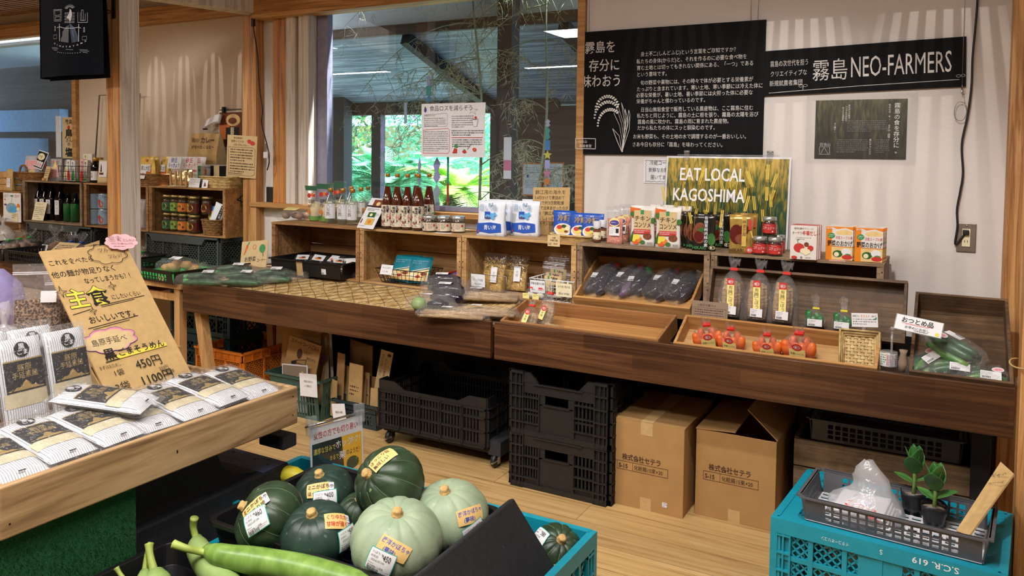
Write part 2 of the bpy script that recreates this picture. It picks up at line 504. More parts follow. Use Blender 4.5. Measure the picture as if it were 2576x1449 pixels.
# ---------------------------------------------------------------- mesh helpers
R = random.Random(7)
class MB:
 def __init__(self,mat=None):
  self.v,self.f,self.m,self.s,self.mats = [],[],[],[],[]
  self.T = None
  self.cur = mat
 def idx(self,mat):
  mat = mat or self.cur
  if mat not in self.mats:
   self.mats.append(mat)
  return self.mats.index(mat)
 def add(self,vs,fs,mat=None,smooth=False):
  b = len(self.v)
  T = self.T
  self.v += [tuple(T @ V(p)) if T is not None else tuple(p) for p in vs]
  k = self.idx(mat)
  for f in fs:
   self.f.append([i + b for i in f])
   self.m.append(k)
   self.s.append(smooth)
  return self
 def box(self,x0,x1,y0,y1,z0,z1,mat=None):
  vs = [(x,y,z) for z in (z0,z1) for y in (y0,y1) for x in (x0,x1)]
  return self.add(vs,[(0,2,3,1),(4,5,7,6),(0,1,5,4),(2,6,7,3),(0,4,6,2),(1,3,7,5)],mat)
 def ob(self,o,u,v,n,ur,vr,nr,mat=None):
  """box in an oblique frame"""
  o,u,v,n = V(o),V(u),V(v),V(n)
  vs = [o + u * a + v * b + n * c for c in nr for b in vr for a in ur]
  fs = [(0,2,3,1),(4,5,7,6),(0,1,5,4),(2,6,7,3),(0,4,6,2),(1,3,7,5)]
  if u.cross(v).dot(n) < 0:
   fs = [f[::-1] for f in fs]
  return self.add(vs,fs,mat)
 def prism(self,poly,o,u,v,n,h,mat=None,smooth=False):
  """extrude a 2D outline (u, v) by h along n"""
  o,u,v,n = V(o),V(u),V(v),V(n)
  k = len(poly)
  vs = [o + u * a + v * b for a,b in poly] + [o + u * a + v * b + n * h for a,b in poly]
  fs = [tuple(range(k))[::-1],tuple(range(k,2 * k))] + [(i,(i + 1) % k,(i + 1) % k + k,i + k) for i in range(k)]
  return self.add(vs,fs,mat,smooth)
 def loft(self,rings,mat=None,smooth=True,cap=(True,True),closed=True):
  k = len(rings[0])
  vs = [p for r in rings for p in r]
  fs = []
  for i in range(len(rings) - 1):
   for j in range(k if closed else k - 1):
    j2 = (j + 1) % k
    fs.append((i * k + j,i * k + j2,(i + 1) * k + j2,(i + 1) * k + j))
  if cap[0]:
   fs.append(tuple(range(k))[::-1])
  if cap[1]:
   fs.append(tuple(range((len(rings) - 1) * k,len(rings) * k)))
  return self.add(vs,fs,mat,smooth)
 def lathe(self,prof,n=20,mat=None,c=(0,0,0),cap=(True,True),smooth=True,sq=0.0):
  rings = []
  for r,z in prof:
   ring = []
   for i in range(n):
    a = 2 * pi * i / n
    x,y = cos(a),sin(a)
    if sq:
     k = max(abs(x),abs(y))
     x,y = x / k ** sq,y / k ** sq
    ring.append((c[0] + r * x,c[1] + r * y,c[2] + z))
   rings.append(ring)
  return self.loft(rings,mat,smooth,cap)
 def tube(self,pts,r,n=8,mat=None,cap=True,flat=1.0):
  pts = [V(p) for p in pts]
  k = len(pts)
  rs = r if isinstance(r,(list,tuple)) else [r] * k
  rings = []
  up = V((0,0,1))
  prev = None
  for i in range(k):
   t = (pts[min(i + 1,k - 1)] - pts[max(i - 1,0)]).normalized()
   if prev is None:
    a = t.cross(up if abs(t.z) < 0.9 else V((1,0,0))).normalized()
   else:
    a = (prev - t * prev.dot(t)).normalized()
   prev = a
   b = t.cross(a)
   rings.append([pts[i] + (a * cos(2 * pi * j / n) + b * sin(2 * pi * j / n) * flat) * rs[i] for j in range(n)])
  return self.loft(rings,mat,True,(cap,cap))
 def ball(self,c,rx,ry=None,rz=None,mat=None,n=12,jit=0.0,rnd=R):
  ry,rz = ry or rx,rz or rx
  rings = []
  for i in range(1,n // 2):
   t = pi * i / (n // 2)
   rings.append([(c[0] + rx * sin(t) * cos(2 * pi * j / n) * (1 + jit * rnd.uniform(-1,1)),c[1] + ry * sin(t) * sin(2 * pi * j / n) * (1 + jit * rnd.uniform(-1,1)),c[2] - rz * cos(t)) for j in range(n)])
  return self.loft(rings,mat,True)
 def quad(self,a,b,c,d,mat=None):
  return self.add([a,b,c,d],[(0,1,2,3)],mat)
 def grid(self,fn,nu,nv,mat=None,smooth=True):
  vs = [fn(i / nu,j / nv) for j in range(nv + 1) for i in range(nu + 1)]
  fs = [(j * (nu + 1) + i,j * (nu + 1) + i + 1,(j + 1) * (nu + 1) + i + 1,(j + 1) * (nu + 1) + i) for j in range(nv) for i in range(nu)]
  return self.add(vs,fs,mat,smooth)
FIX_NORMALS = set()
def put(name,mb,parent=None,loc=None,rot=None,bevel=0.0,solid=0.0,label=None):
 me = bpy.data.meshes.new(name)
 me.from_pydata(mb.v,[],mb.f)
 for m in mb.mats:
  me.materials.append(MATS[m])
 me.polygons.foreach_set('material_index',mb.m)
 me.polygons.foreach_set('use_smooth',mb.s)
 me.update()
 o = bpy.data.objects.new(name,me)
 COL.objects.link(o)
 if parent:
  o.parent = parent
 if loc is not None:
  o.location = loc
 if rot is not None:
  o.rotation_euler = rot
 if bevel:
  md = o.modifiers.new('bevel','BEVEL')
  md.width = bevel
  md.segments = 2
  md.limit_method = 'ANGLE'
 if solid:
  md = o.modifiers.new('solid','SOLIDIFY')
  md.thickness = solid
  md.offset = 0
 if label:
  o['label'] = label
 return o
def tag(o,label,cat,group=None,kind=None):
 o['label'] = label
 o['category'] = cat
 if group:
  o['group'] = group
 if kind:
  o['kind'] = kind
 return o
def thing(name,label,cat,loc=(0,0,0),rz=0.0,group=None,rot=None):
 o = bpy.data.objects.new(name,None)
 o.empty_display_size = 0.05
 COL.objects.link(o)
 o.location = loc
 o.rotation_euler = rot if rot is not None else (0,0,rz)
 return tag(o,label,cat,group)
def struct(name,mb,bevel=0.0):
 o = put(name,mb,bevel=bevel)
 o['kind'] = 'structure'
 return o
def kids(o):
 return [c for c in bpy.data.objects if c.parent == o]
def dup(root,loc,label,rz=None,rot=None,group=None,scale=None):
 def cp(o,parent):
  c = o.copy()
  COL.objects.link(c)
  if parent:
   c.parent = parent
  for ch in kids(o):
   cp(ch,c)
  return c
 r = cp(root,None)
 r.location = loc
 if rz is not None:
  r.rotation_euler = (0,0,rz)
 if rot is not None:
  r.rotation_euler = rot
 if scale:
  r.scale = scale if isinstance(scale,tuple) else (scale,) * 3
 r['label'] = label
 if group:
  r['group'] = group
 return r
# ---------------------------------------------------------------- lettering and printed art
TXT = {}
def glyphs(s,bold):
 bold = 0.0 if bold < .011 else bold * .55
 k = (s,bold)
 if k not in TXT:
  cu = bpy.data.curves.new('t','FONT')
  cu.body = s
  cu.resolution_u = 2
  cu.offset = bold
  o = bpy.data.objects.new('t',cu)
  me = o.to_mesh()
  TXT[k] = ([tuple(v.co) for v in me.vertices],[tuple(p.vertices) for p in me.polygons])
  o.to_mesh_clear()
  bpy.data.objects.remove(o)
  bpy.data.curves.remove(cu)
 return TXT[k]
def art(mb,M,items,z0=0.0006,dz=0.0002):
 """printed marks on a flat face: M maps (right, up, out) to local space. items are drawn in order"""
 old = mb.T
 for i,it in enumerate(items):
  z = z0 + dz * i
  k = it[0]
  mb.T = M if old is None else old @ M
  if k == 'r':
   _,a,b,c,d,m = it
   mb.add([(a,b,z),(c,b,z),(c,d,z),(a,d,z)],[(0,1,2,3)],m)
  elif k == 'g':      # finely divided rectangle that can be bent round a body
   _,a,b,c,d,m = it
   mb.grid(lambda u,v: V((a + (c - a) * u,b + (d - b) * v,z)),8,8,m)
  elif k == 'c':
   x,y,r,m = it[1:5]
   ry = it[5] if len(it) > 5 else r
   mb.add([(x + r * cos(2 * pi * j / 20),y + ry * sin(2 * pi * j / 20),z) for j in range(20)],[tuple(range(20))],m)
  elif k == 'p':
   mb.add([(x,y,z) for x,y in it[1]],[tuple(range(len(it[1])))],it[2])
  elif k == 'l':
   _,pts,w,m = it
   for (x0,y0),(x1,y1) in zip(pts,pts[1:]):
    d = V((x1 - x0,y1 - y0))
    if d.length < 1e-6:
     continue
    d.normalize()
    nx,ny = -d.y * w / 2,d.x * w / 2
    ex,ey = d.x * w / 3,d.y * w / 3
    mb.add([(x0 - ex + nx,y0 - ey + ny,z),(x0 - ex - nx,y0 - ey - ny,z),(x1 + ex - nx,y1 + ey - ny,z),(x1 + ex + nx,y1 + ey + ny,z)],[(0,1,2,3)],m)
  elif k == 'o':      # closed outline
   _,pts,w,m = it
   art(mb,MX.Identity(4),[('l',list(pts) + [pts[0]],w,m)],z,0)
  elif k == 'd':      # rows of unreadable fine print: x, y, width, row height, rows, material
   _,x,y,w,h,n,m = it
   rr = random.Random(int(x * 1e4 + y * 1e4 + n))
   for j in range(n):
    cx = x
    yy = y - j * h
    while cx < x + w * (1 if j < n - 1 else 0.6):
     seg = h * rr.uniform(0.25,0.6)
     hh = h * rr.uniform(0.22,0.5)
     mb.add([(cx,yy - hh / 2,z),(cx + seg,yy - hh / 2,z),(cx + seg,yy + hh / 2,z),(cx,yy + hh / 2,z)],[(0,1,2,3)],m)
     cx += seg + h * rr.uniform(0.15,0.4)
  elif k == 't':      # x, y, size, text, material, align, bold, squeeze, tilt
   x,y,size,s,m = it[1:6]
   al = it[6] if len(it) > 6 else 'L'
   bold = it[7] if len(it) > 7 else 0.0
   sq = it[8] if len(it) > 8 else 1.0
   tilt = it[9] if len(it) > 9 else 0.0
   vs,fs = glyphs(s,bold)
   if not vs:
    continue
   x1 = max(v[0] for v in vs)
   off = {'L': 0,'C': -x1 / 2,'R': -x1}[al]
   ct,st = cos(tilt),sin(tilt)
   pts = []
   for v in vs:
    a,b = (v[0] + off) * size * sq,v[1] * size
    pts.append((x + a * ct - b * st,y + a * st + b * ct,z))
   mb.add(pts,fs,m)
  elif k == 'v':      # vertical writing: x centre, y top, size, text, material, bold
   x,y,size,s,m = it[1:6]
   bold = it[6] if len(it) > 6 else 0.0
   for j,ch in enumerate(s):
    if ch != ' ':
     mb.T = old
     art(mb,M,[('t',x,y - size * (j + 0.9),size,ch,m,'C',bold)],z,0)
     mb.T = M if old is None else old @ M
 mb.T = old
 return mb
def front(x=0,y=0,z=0,tilt=0.0,rz=0.0,roll=0.0):
 """plane facing -Y through the point; tilt leans its top back"""
 base = MX(((1,0,0,0),(0,0,-1,0),(0,1,0,0),(0,0,0,1)))
 return MX.Translation((x,y,z)) @ MX.Rotation(rz,4,'Z') @ MX.Rotation(-tilt,4,'X') @ base @ MX.Rotation(roll,4,'Z')
TOPM = MX.Identity(4)
def cloud(cx,cy,rx,ry,n=9,amp=0.12):
 return [(cx + rx * cos(t) * (1 + amp * abs(sin(n * t / 2))),cy + ry * sin(t) * (1 + amp * abs(sin(n * t / 2)))) for t in [2 * pi * i / 72 for i in range(72)]]
def ringpts(cx,cy,rx,ry=None,n=24,a0=0,a1=2 * pi):
 ry = ry or rx
 return [(cx + rx * cos(a0 + (a1 - a0) * i / n),cy + ry * sin(a0 + (a1 - a0) * i / n)) for i in range(n + 1)]
# ---------------------------------------------------------------- reusable builders
def sheet_mesh(w,h,mat,t=0.0015,curl=0.0,nx=6):
 """a card or paper, base edge on z=0, facing -Y, slightly curved if asked"""
 mb = MB(mat)
 if curl:
  def fr(a,b):
   return ((a - 0.5) * w,curl * (b * b),b * h)
  mb.grid(lambda a,b: V(fr(a,b)),2,nx,mat)
  mb.grid(lambda a,b: V(fr(1 - a,b)) + V((0,t,0)),2,nx,mat)
 else:
  mb.box(-w / 2,w / 2,0,t,0,h,mat)
 return mb
def card(name,label,cat,loc,w,h,mat,items,tilt=0.0,rz=0.0,roll=0.0,t=0.0016,group=None,part='lettering',bevel=0.0):
 """a flat sign: empty at its lower middle, panel and lettering as parts"""
 e = thing(name,label,cat,loc,group=group,rot=(MX.Rotation(rz,3,'Z') @ MX.Rotation(-tilt,3,'X') @ MX.Rotation(-roll,3,'Y')).to_euler())
 put('panel',sheet_mesh(w,h,mat,t),e,bevel=bevel)
 if items:
  put(part,art(MB(),front(-w / 2,0,0),items),e)
 return e
def between(p0,p1):
 """middle, width and turn of an upright card whose lower edge runs p0 -> p1 (left to right as seen)"""
 p0,p1 = V(p0),V(p1)
 d = p1 - p0
 return (p0 + p1) / 2,d.length,math.atan2(d.y,d.x)
def bar_wall(mb,o,u,v,n,w,h,t,hb,vb,mat=None):
 """openwork panel: solid where hb (height intervals) or vb (width intervals) say so"""
 for a,b in hb:
  mb.ob(o,u,v,n,(0,w),(a,b),(0,t),mat)
 hs = sorted(hb)
 for i in range(len(hs) - 1):
  lo,hi = hs[i][1],hs[i + 1][0]
  if hi - lo > 1e-4:
   for a,b in vb:
    mb.ob(o,u,v,n,(a,b),(lo,hi),(t * 0.1,t * 0.9),mat)
def even(w,n,bw,m=0.0):
 """n bars of width bw over w, solid margin m at both ends"""
 out = [(0,m)] if m else []
 s = (w - 2 * m - bw) / max(1,n - 1)
 out += [(m + i * s,m + i * s + bw) for i in range(n)]
 if m:
  out.append((w - m,w))
 return out
def lattice(mb,o,u,v,n,ur,vr,cell,bw,t,mat=None):
 """diagonal mesh filling a rectangle"""
 o,u,v,n = V(o),V(u),V(v),V(n)
 w,h = ur[1] - ur[0],vr[1] - vr[0]
 k = int((w + h) / cell) + 1
 for sgn in (1,-1):
  for i in range(k + 1):
   c = i * cell
   a0,a1 = max(0,c - h),min(w,c)
   if a1 - a0 < 1e-3:
    continue
   p0 = (a0,c - a0)
   p1 = (a1,c - a1)
   if sgn < 0:
    p0,p1 = (w - p0[0],p0[1]),(w - p1[0],p1[1])
   q0 = o + u * (ur[0] + p0[0]) + v * (vr[0] + p0[1])
   q1 = o + u * (ur[0] + p1[0]) + v * (vr[0] + p1[1])
   d = q1 - q0
   if d.length < 2e-3:
    continue
   e = d.normalized()
   s = n.cross(e)
   mb.ob(q0,e,s,n,(0,d.length),(-bw / 2,bw / 2),(t * 0.2,t * 0.8),mat)
def wooden_crate(e,w,d,h,mat,t=0.013,open_front=True):
 """apple crate lying on its side with its mouth to the front: boards as parts"""
 put('side_board',MB(mat).box(0,t,0,d,0,h),e,bevel=0.0012)
 put('side_board',MB(mat).box(w - t,w,0,d,0,h),e,bevel=0.0012)
 put('top_board',MB(mat).box(-0.001,w + 0.001,-0.002,d,h - t * 0.8,h + 0.001),e,bevel=0.0012)
 put('bottom_board',MB(mat).box(t,w - t,0,d,0,t * 0.8),e,bevel=0.0012)
 hh = (h - 1.6 * t) / 2
 for k in range(2):
  put('back_slat',MB(mat).box(t,w - t,d - t * 0.8,d,t * 0.8 + k * hh + 0.002,t * 0.8 + (k + 1) * hh - 0.002),e)
 for x0 in (t,w - t - 0.028):
  put('corner_strip',MB(mat).box(x0,x0 + 0.028,0.0,0.014,t * 0.8,h - t * 0.8) if False else MB(mat).box(x0 + (0 if x0 == t else 0.016),x0 + (0.012 if x0 == t else 0.028),0.002,0.024,t * 0.8,h - t * 0.8),e)
 nb = MB('iron')
 for x in (t / 2,w - t / 2):
  for z in (0.03,h * 0.45,h * 0.55,h - 0.03):
   nb.ob((x,-0.0012,z),(1,0,0),(0,0,1),(0,-1,0),(-0.0022,0.0022),(-0.0022,0.0022),(-0.001,0.0004))
 put('nail_heads',nb,e)
def wooden_tray(e,w,d,h,mat,t=0.011,floor_mat=None,back=None):
 """open shallow box, origin at its front lower left corner"""
 put('front_rail',MB(mat).box(0,w,0,t,0,h),e,bevel=0.0012)
 put('back_rail',MB(mat).box(0,w,d - t,d,0,back or h),e,bevel=0.0012)
 put('side_rail',MB(mat).box(0,t,t,d - t,0,h),e,bevel=0.0012)
 put('side_rail',MB(mat).box(w - t,w,t,d - t,0,h),e,bevel=0.0012)
 put('base_board',MB(floor_mat or mat).box(t,w - t,t,d - t,0,0.008),e)
def mesh_tray(e,w,d,h,mat,rows=2,flare=0.012,rim=0.014,cols=(14,9),floor=True,mat_floor=None,post=0.05,fmesh=False):
 """shallow plastic basket with rows of rectangular holes; centred, base on z=0"""
 def side(p0,p1,n):
  p0,p1 = V(p0),V(p1)
  u = (p1 - p0).normalized()
  L = (p1 - p0).length
  nn = V((u.y,-u.x,0))
  v = (V((0,0,1)) + nn * (flare / h))
  hb = [(0,0.012)] + [(0.012 + (h - rim - 0.012) * (k + 1) / (rows + 0) - 0.005,0.012 + (h - rim - 0.012) * (k + 1) / (rows + 0)) for k in range(rows - 1)] + [(h - rim - 0.003,h)]
  mb = MB(mat)
  bar_wall(mb,p0,u,v,nn,L,h,0.0035,hb,even(L,n,0.007,post))
  top = p0 + v * h
  mb.ob(top,u,nn,(0,0,1),(-flare,L + flare),(-0.002,0.012),(-0.005,0.0))
  return mb
 a,b = w / 2,d / 2
 c = [(-a,-b,0),(a,-b,0),(a,b,0),(-a,b,0)]
 for i in range(4):
  put('side_wall',side(c[i],c[(i + 1) % 4],cols[i % 2]),e)
 if floor:
  if fmesh:
   mb = MB(mat_floor or mat)
   for k in range(15):
    x = -a + w * k / 14
    mb.box(x - 0.004,x + 0.004,-b,b,0,0.005)
   for k in range(9):
    y = -b + d * k / 8
    mb.box(-a,a,y - 0.004,y + 0.004,0.0005,0.0055)
   put('floor_grid',mb,e)
  else:
   put('floor_panel',MB(mat_floor or mat).box(-a,a,-b,b,0,0.004),e)
def ribbed_crate(e,w,d,h,mat,dip=True):
 """farm crate with upright slots between three horizontal ribs; centred, base z=0"""
 a,b = w / 2,d / 2
 c = [(-a,-b,0),(a,-b,0),(a,b,0),(-a,b,0)]
 for i in range(4):
  p0,p1 = V(c[i]),V(c[(i + 1) % 4])
  u = (p1 - p0).normalized()
  L = (p1 - p0).length
  nn = V((u.y,-u.x,0))
  mb = MB(mat)
  hb = [(0,0.02),(h * 0.33 - 0.004,h * 0.33 + 0.004),(h * 0.6 - 0.004,h * 0.6 + 0.004),(h * 0.76,h * 0.8)]
  bar_wall(mb,p0,u,(0,0,1),nn,L,h,0.006,hb,even(L,int(L / 0.019),0.0085,0.03))
  # upper band: full at the corners, dipped in the middle
  dx = L * 0.2
  pol = [(0,h * 0.8),(L,h * 0.8),(L,h),(L - dx * 0.75,h),(L - dx * 1.25,h * 0.86),(dx * 1.25,h * 0.86),(dx * 0.75,h),(0,h)]
  mb.prism([pol[0],(dx * 1.25,h * 0.8),pol[5],pol[6],pol[7]],p0,u,(0,0,1),nn,0.006)
  mb.prism([(L - dx * 1.25,h * 0.8),pol[1],pol[2],pol[3],pol[4]],p0,u,(0,0,1),nn,0.006)
  mb.ob(p0,u,(0,0,1),nn,(dx * 1.25,L - dx * 1.25),(h * 0.8,h * 0.86),(0,0.006))
  for x in even(L,6,0.006):
   mb.ob(p0,u,(0,0,1),nn,x,(0,h * 0.8),(0.006,0.013))
  for q in hb:
   mb.ob(p0,u,(0,0,1),nn,(0,L),(q[0] - 0.001,q[0] + 0.005),(0.006,0.013))
  put('slotted_side',mb,e)
 put('crate_floor',MB(mat).box(-a,a,-b,b,0.004,0.012),e)
def folding_crate(e,w,d,h,mat,cell=0.03,dip=0.0,marks=None):
 """folding container: framed sides with diagonal mesh windows; centred, base z=0"""
 a,b = w / 2,d / 2
 c = [(-a,-b,0),(a,-b,0),(a,b,0),(-a,b,0)]
 for i in range(4):
  p0,p1 = V(c[i]),V(c[(i + 1) % 4])
  u = (p1 - p0).normalized()
  L = (p1 - p0).length
  nn = V((u.y,-u.x,0))
  mb = MB(mat)
  z = (0,0,1)
  mb.ob(p0,u,z,nn,(0,L),(0,0.03),(0,0.012))
  mb.ob(p0,u,z,nn,(0,L),(h - 0.045,h),(-0.006,0.016))
  mb.ob(p0,u,z,nn,(0,L),(h * 0.36,h * 0.36 + 0.014),(0,0.01))
  mb.ob(p0,u,z,nn,(0,L),(h * 0.62,h * 0.62 + 0.014),(0,0.01))
  ncol = max(3,int(round(L / 0.1)))
  for x in even(L,ncol + 1,0.014):
   mb.ob(p0,u,z,nn,x,(0.001,h - .003),(0,0.0115))
  for x0 in (0,L - 0.045):
   mb.ob(p0,u,z,nn,(x0,x0 + 0.045),(0.0015,h - .004),(0.0003,0.004))
   for k in range(6):
    mb.ob(p0,u,z,nn,(x0,x0 + 0.045),(h * k / 6 + .002,h * k / 6 + 0.008),(0.0009,0.0162))
   for xx in (x0,x0 + 0.02,x0 + 0.04):
    mb.ob(p0,u,z,nn,(xx,xx + 0.005),(0.0012,h - .0035),(0.0006,0.0155))
  mb.ob(p0,u,z,nn,(-.0158,.002),(0.0018,h - .0015),(-.002,.0158))
  lattice(mb,p0,u,z,nn,(0.04,L - 0.04),(0.025,h - 0.045),cell,0.005,0.006)
  if i == 0:
   # middle plate with slots
   m0,m1 = L * 0.40,L * 0.60
   mb.ob(p0,u,z,nn,(m0,m1),(h * 0.1,h * 0.86),(0.001,0.009))
   for k in range(3):
    for s in (m0 + 0.012,m1 - 0.05):
     mb.ob(p0,u,z,nn,(s + k * 0.018,s + k * 0.018 + 0.007),(h * 0.45,h * 0.66),(0.009,0.0094),'cord_black')
  put('mesh_side',mb,e)
def basket_wall(mb,prof,n,mat,flat_x=1.0,flat_y=1.0,weave=0.004,c=(0,0,0),vr=None,sq=0.0):
 """woven basket: strips going over and under around an oval"""
 rows = len(prof) - 1
 for j in range(rows):
  (r0,z0),(r1,z1) = prof[j],prof[j + 1]
  for i in range(n):
   for half in (0,):
    a0,a1 = 2 * pi * i / n,2 * pi * (i + 1) / n
    out = weave if (i + j) % 2 else -weave * 0.4
    pts = []
    for (r,z) in ((r0,z0),(r1,z1)):
     for k in range(3):
      a = a0 + (a1 - a0) * k / 2
      rr = r + out * sin(pi * (k + 0.0) / 2)
      x,y = cos(a),sin(a)
      if sq:
       q = max(abs(x),abs(y)) ** sq
       x,y = x / q,y / q
      pts.append((c[0] + rr * x * flat_x,c[1] + rr * y * flat_y,c[2] + z + (0.0006 if z == z0 else -0.0006)))
    mb.add(pts,[(0,1,4,3),(1,2,5,4)],mat,True)
def wicker(e,rx,ry,h,mat,rows=6,n=28,flare=1.15,sq=0.0,wv=0.0035,mat2=None):
 r = 1.0
 prof = [((1 / flare + (1 - 1 / flare) * k / rows),h * k / rows) for k in range(rows + 1)]
 mb = MB(mat)
 basket_wall(mb,[(p * rx,z) for p,z in prof],n,mat,1.0,ry / rx,wv,sq=sq)
 # dark inner lining keeps gaps from looking through
 lin_ = MB(mat2 or mat)
 lin_.lathe([(rx / flare * 0.97,0.001),(rx / flare * 0.98,0.003),(rx * 0.985,h)],28,mat2 or mat,cap=(True,False),sq=sq)
 lin_.v = [(x,y * ry / rx,z) for x,y,z in lin_.v]
 put('woven_side',mb,e)
 put('lining',lin_,e)
 k = 40
 pts = []
 for i in range(k + 1):
  a = 2 * pi * i / k
  x,y = cos(a),sin(a)
  if sq:
   q = max(abs(x),abs(y)) ** sq
   x,y = x / q,y / q
  pts.append((rx * x,ry * y,h))
 put('rim',MB(mat).tube(pts,0.0055,6),e)
def wire_basket(e,w,d,h,mat,flare=0.02,nx=10,ny=6,r=0.0014):
 mb = MB(mat)
 def rect(a,b,z):
  return [(-a,-b,z),(a,-b,z),(a,b,z),(-a,b,z),(-a,-b,z)]
 a,b = w / 2,d / 2
 mb.tube(rect(a + flare,b + flare * 0.6,h),r * 1.7,6)
 put('rim_wire',mb,e)
 mb = MB(mat)
 for f in (0.33,0.66):
  mb.tube(rect(a + flare * f,b + flare * 0.6 * f,h * f),r,5)
 mb.tube(rect(a,b,0.002),r,5)
 for i in range(nx):
  x = -1 + 2 * i / (nx - 1)
  for s in (-1,1):
   mb.tube([(x * a,s * b,0.002),(x * (a + flare),s * (b + flare * 0.6),h)],r,5)
  mb.tube([(x * a,-b,0.002),(x * a,b,0.002)],r,4)
 for i in range(ny):
  y = -1 + 2 * i / (ny - 1)
  for s in (-1,1):
   mb.tube([(s * a,y * b,0.002),(s * (a + flare),y * (b + flare * 0.6),h)],r,5)
 put('wire_mesh',mb,e)
def bottle(e,r,h,glass,liquid,cap,neck=0.33,body=0.5,fill=0.82,label=None,capr=None,label_z=(0.06,0.5),cap_h=0.07,parts=True):
 """bottle with body, liquid, cap and a paper label wrapped round the front"""
 nr = r * neck
 pr = [(r * 0.9,0.0),(r,0.006),(r,h * body),(r * 0.93,h * (body + 0.06)),(nr * 1.25,h * 0.80),(nr,h * 0.87),(nr,h * (1 - cap_h))]
 put('glass_body',MB(glass).lathe(pr,24,cap=(True,False)),e)
 q = []
 zt = h * fill
 for (a,z) in pr:
  if z < zt:
   q.append((a * 0.93,max(z,0.004)))
 # radius at the fill line
 for (a0,z0),(a1,z1) in zip(pr,pr[1:]):
  if z0 <= zt <= z1:
   q.append(((a0 + (a1 - a0) * (zt - z0) / (z1 - z0)) * 0.93,zt))
 put('liquid',MB(liquid).lathe(q,24),e)
 cr = capr or nr * 1.2
 put('cap',MB(cap).lathe([(cr,h * (1 - cap_h)),(cr,h * 0.993),(cr * 0.9,h)],20),e)
 if label:
  lab_wrap(e,r * 1.012,h * label_z[0],h * label_z[1],*label)
def lab_wrap(e,r,z0,z1,mat,items,span=2.6,name='paper_label',a0=None):
 """label curved round a cylinder; items are in (u across, v up) metres from the label's middle bottom"""
 mb = MB(mat)
 n = 14
 for rr in (r,):
  vs = []
  for i in range(n + 1):
   a = -pi / 2 - span / 2 + span * i / n
   vs += [(rr * cos(a),rr * sin(a),z0),(rr * cos(a),rr * sin(a),z1)]
  mb.add(vs,[(2 * i,2 * i + 2,2 * i + 3,2 * i + 1) for i in range(n)],mat,True)
 o = put(name,mb,e)
 if items:
  fl = MB()
  art(fl,MX.Identity(4),items,0.0005,0.00015)
  ang = []
  for (x,y,z) in fl.v:
   a = -pi / 2 + x / r
   ang.append(((r + z) * cos(a),(r + z) * sin(a),z0 + y))
  fl.v = ang
  put('lettering',fl,e)
 return o
def jar(e,r,h,glass,fillm,lid,label=None,lidh=0.16,lz=(0.12,0.62),full=0.72):
 put('glass_body',MB(glass).lathe([(r * 0.9,0),(r,0.005),(r,h * 0.66),(r * 0.9,h * (0.98 - lidh))],22,cap=(True,False)),e)
 put('contents',MB(fillm).lathe([(r * 0.88,0.003),(r * 0.95,0.008),(r * 0.95,h * min(full,0.66)),(r * 0.88,h * full)],22),e)
 put('lid',MB(lid).lathe([(r * 0.93,h * (1 - lidh)),(r * 0.95,h * (1 - lidh) + 0.002),(r * 0.95,h * 0.985),(r * 0.9,h)],24),e)
 if label:
  lab_wrap(e,r * 1.012,h * lz[0],h * lz[1],label[0],label[1],span=label[2] if len(label) > 2 else 3.0)
def pouch(e,w,h,t,mat,items=None,part='pouch_body',seal=None,art_name='printed_face',gusset=True):
 """stand-up pouch: deep at its foot, flat sealed top; front is a plane leaning back"""
 n = 8
 mb = MB(mat)
 rings = []
 k = 16
 for j in range(n + 1):
  v = j / n
  tt = t * (1 - v) ** 0.8 + 0.0015
  ww = w * (0.93 + 0.07 * abs(2 * v - 1) ** 2)
  ring = []
  for i in range(k):
   a = 2 * pi * i / k
   x = cos(a)
   y = sin(a)
   q = max(abs(x),abs(y))
   x,y = x / q ** 0.85,y / q ** 0.85 if abs(y) > 0 else 0
   ring.append((x * ww / 2,y * tt / 2,v * h))
  rings.append(ring)
 mb.loft(rings,mat,True)
 put(part,mb,e)
 tilt = math.atan2(t / 2,h) * 0.55
 if items:
  put(art_name,art(MB(),front(-w / 2,-t / 2 * 0.96,0,tilt),items,0.0035,0.00025),e)
def pillow(e,w,h,t,mat,items=None,part='pack_body',art_name='printed_face',n=8,crimp=0.02):
 """pillow pack lying on its back: centred, up is +Z"""
 mb = MB(mat)
 def prof(a,b):
  return (max(0,1 - abs(2 * a - 1) ** 3.2) ** 0.55) * (max(0,1 - abs(2 * b - 1) ** 4) ** 0.5)
 for s in (1,-1):
  def fn(a,b,s=s):
   if s < 0:
    a = 1 - a
   return V(((a - 0.5) * w,(b - 0.5) * h,t / 2 + s * t / 2 * prof(a,b)))
  mb.grid(fn,12,12,mat)
 put(part,mb,e)
 if items:
  put(art_name,art(MB(),MX.Translation((-w / 2,-h / 2,t)),items,0.0006,0.0002),e)
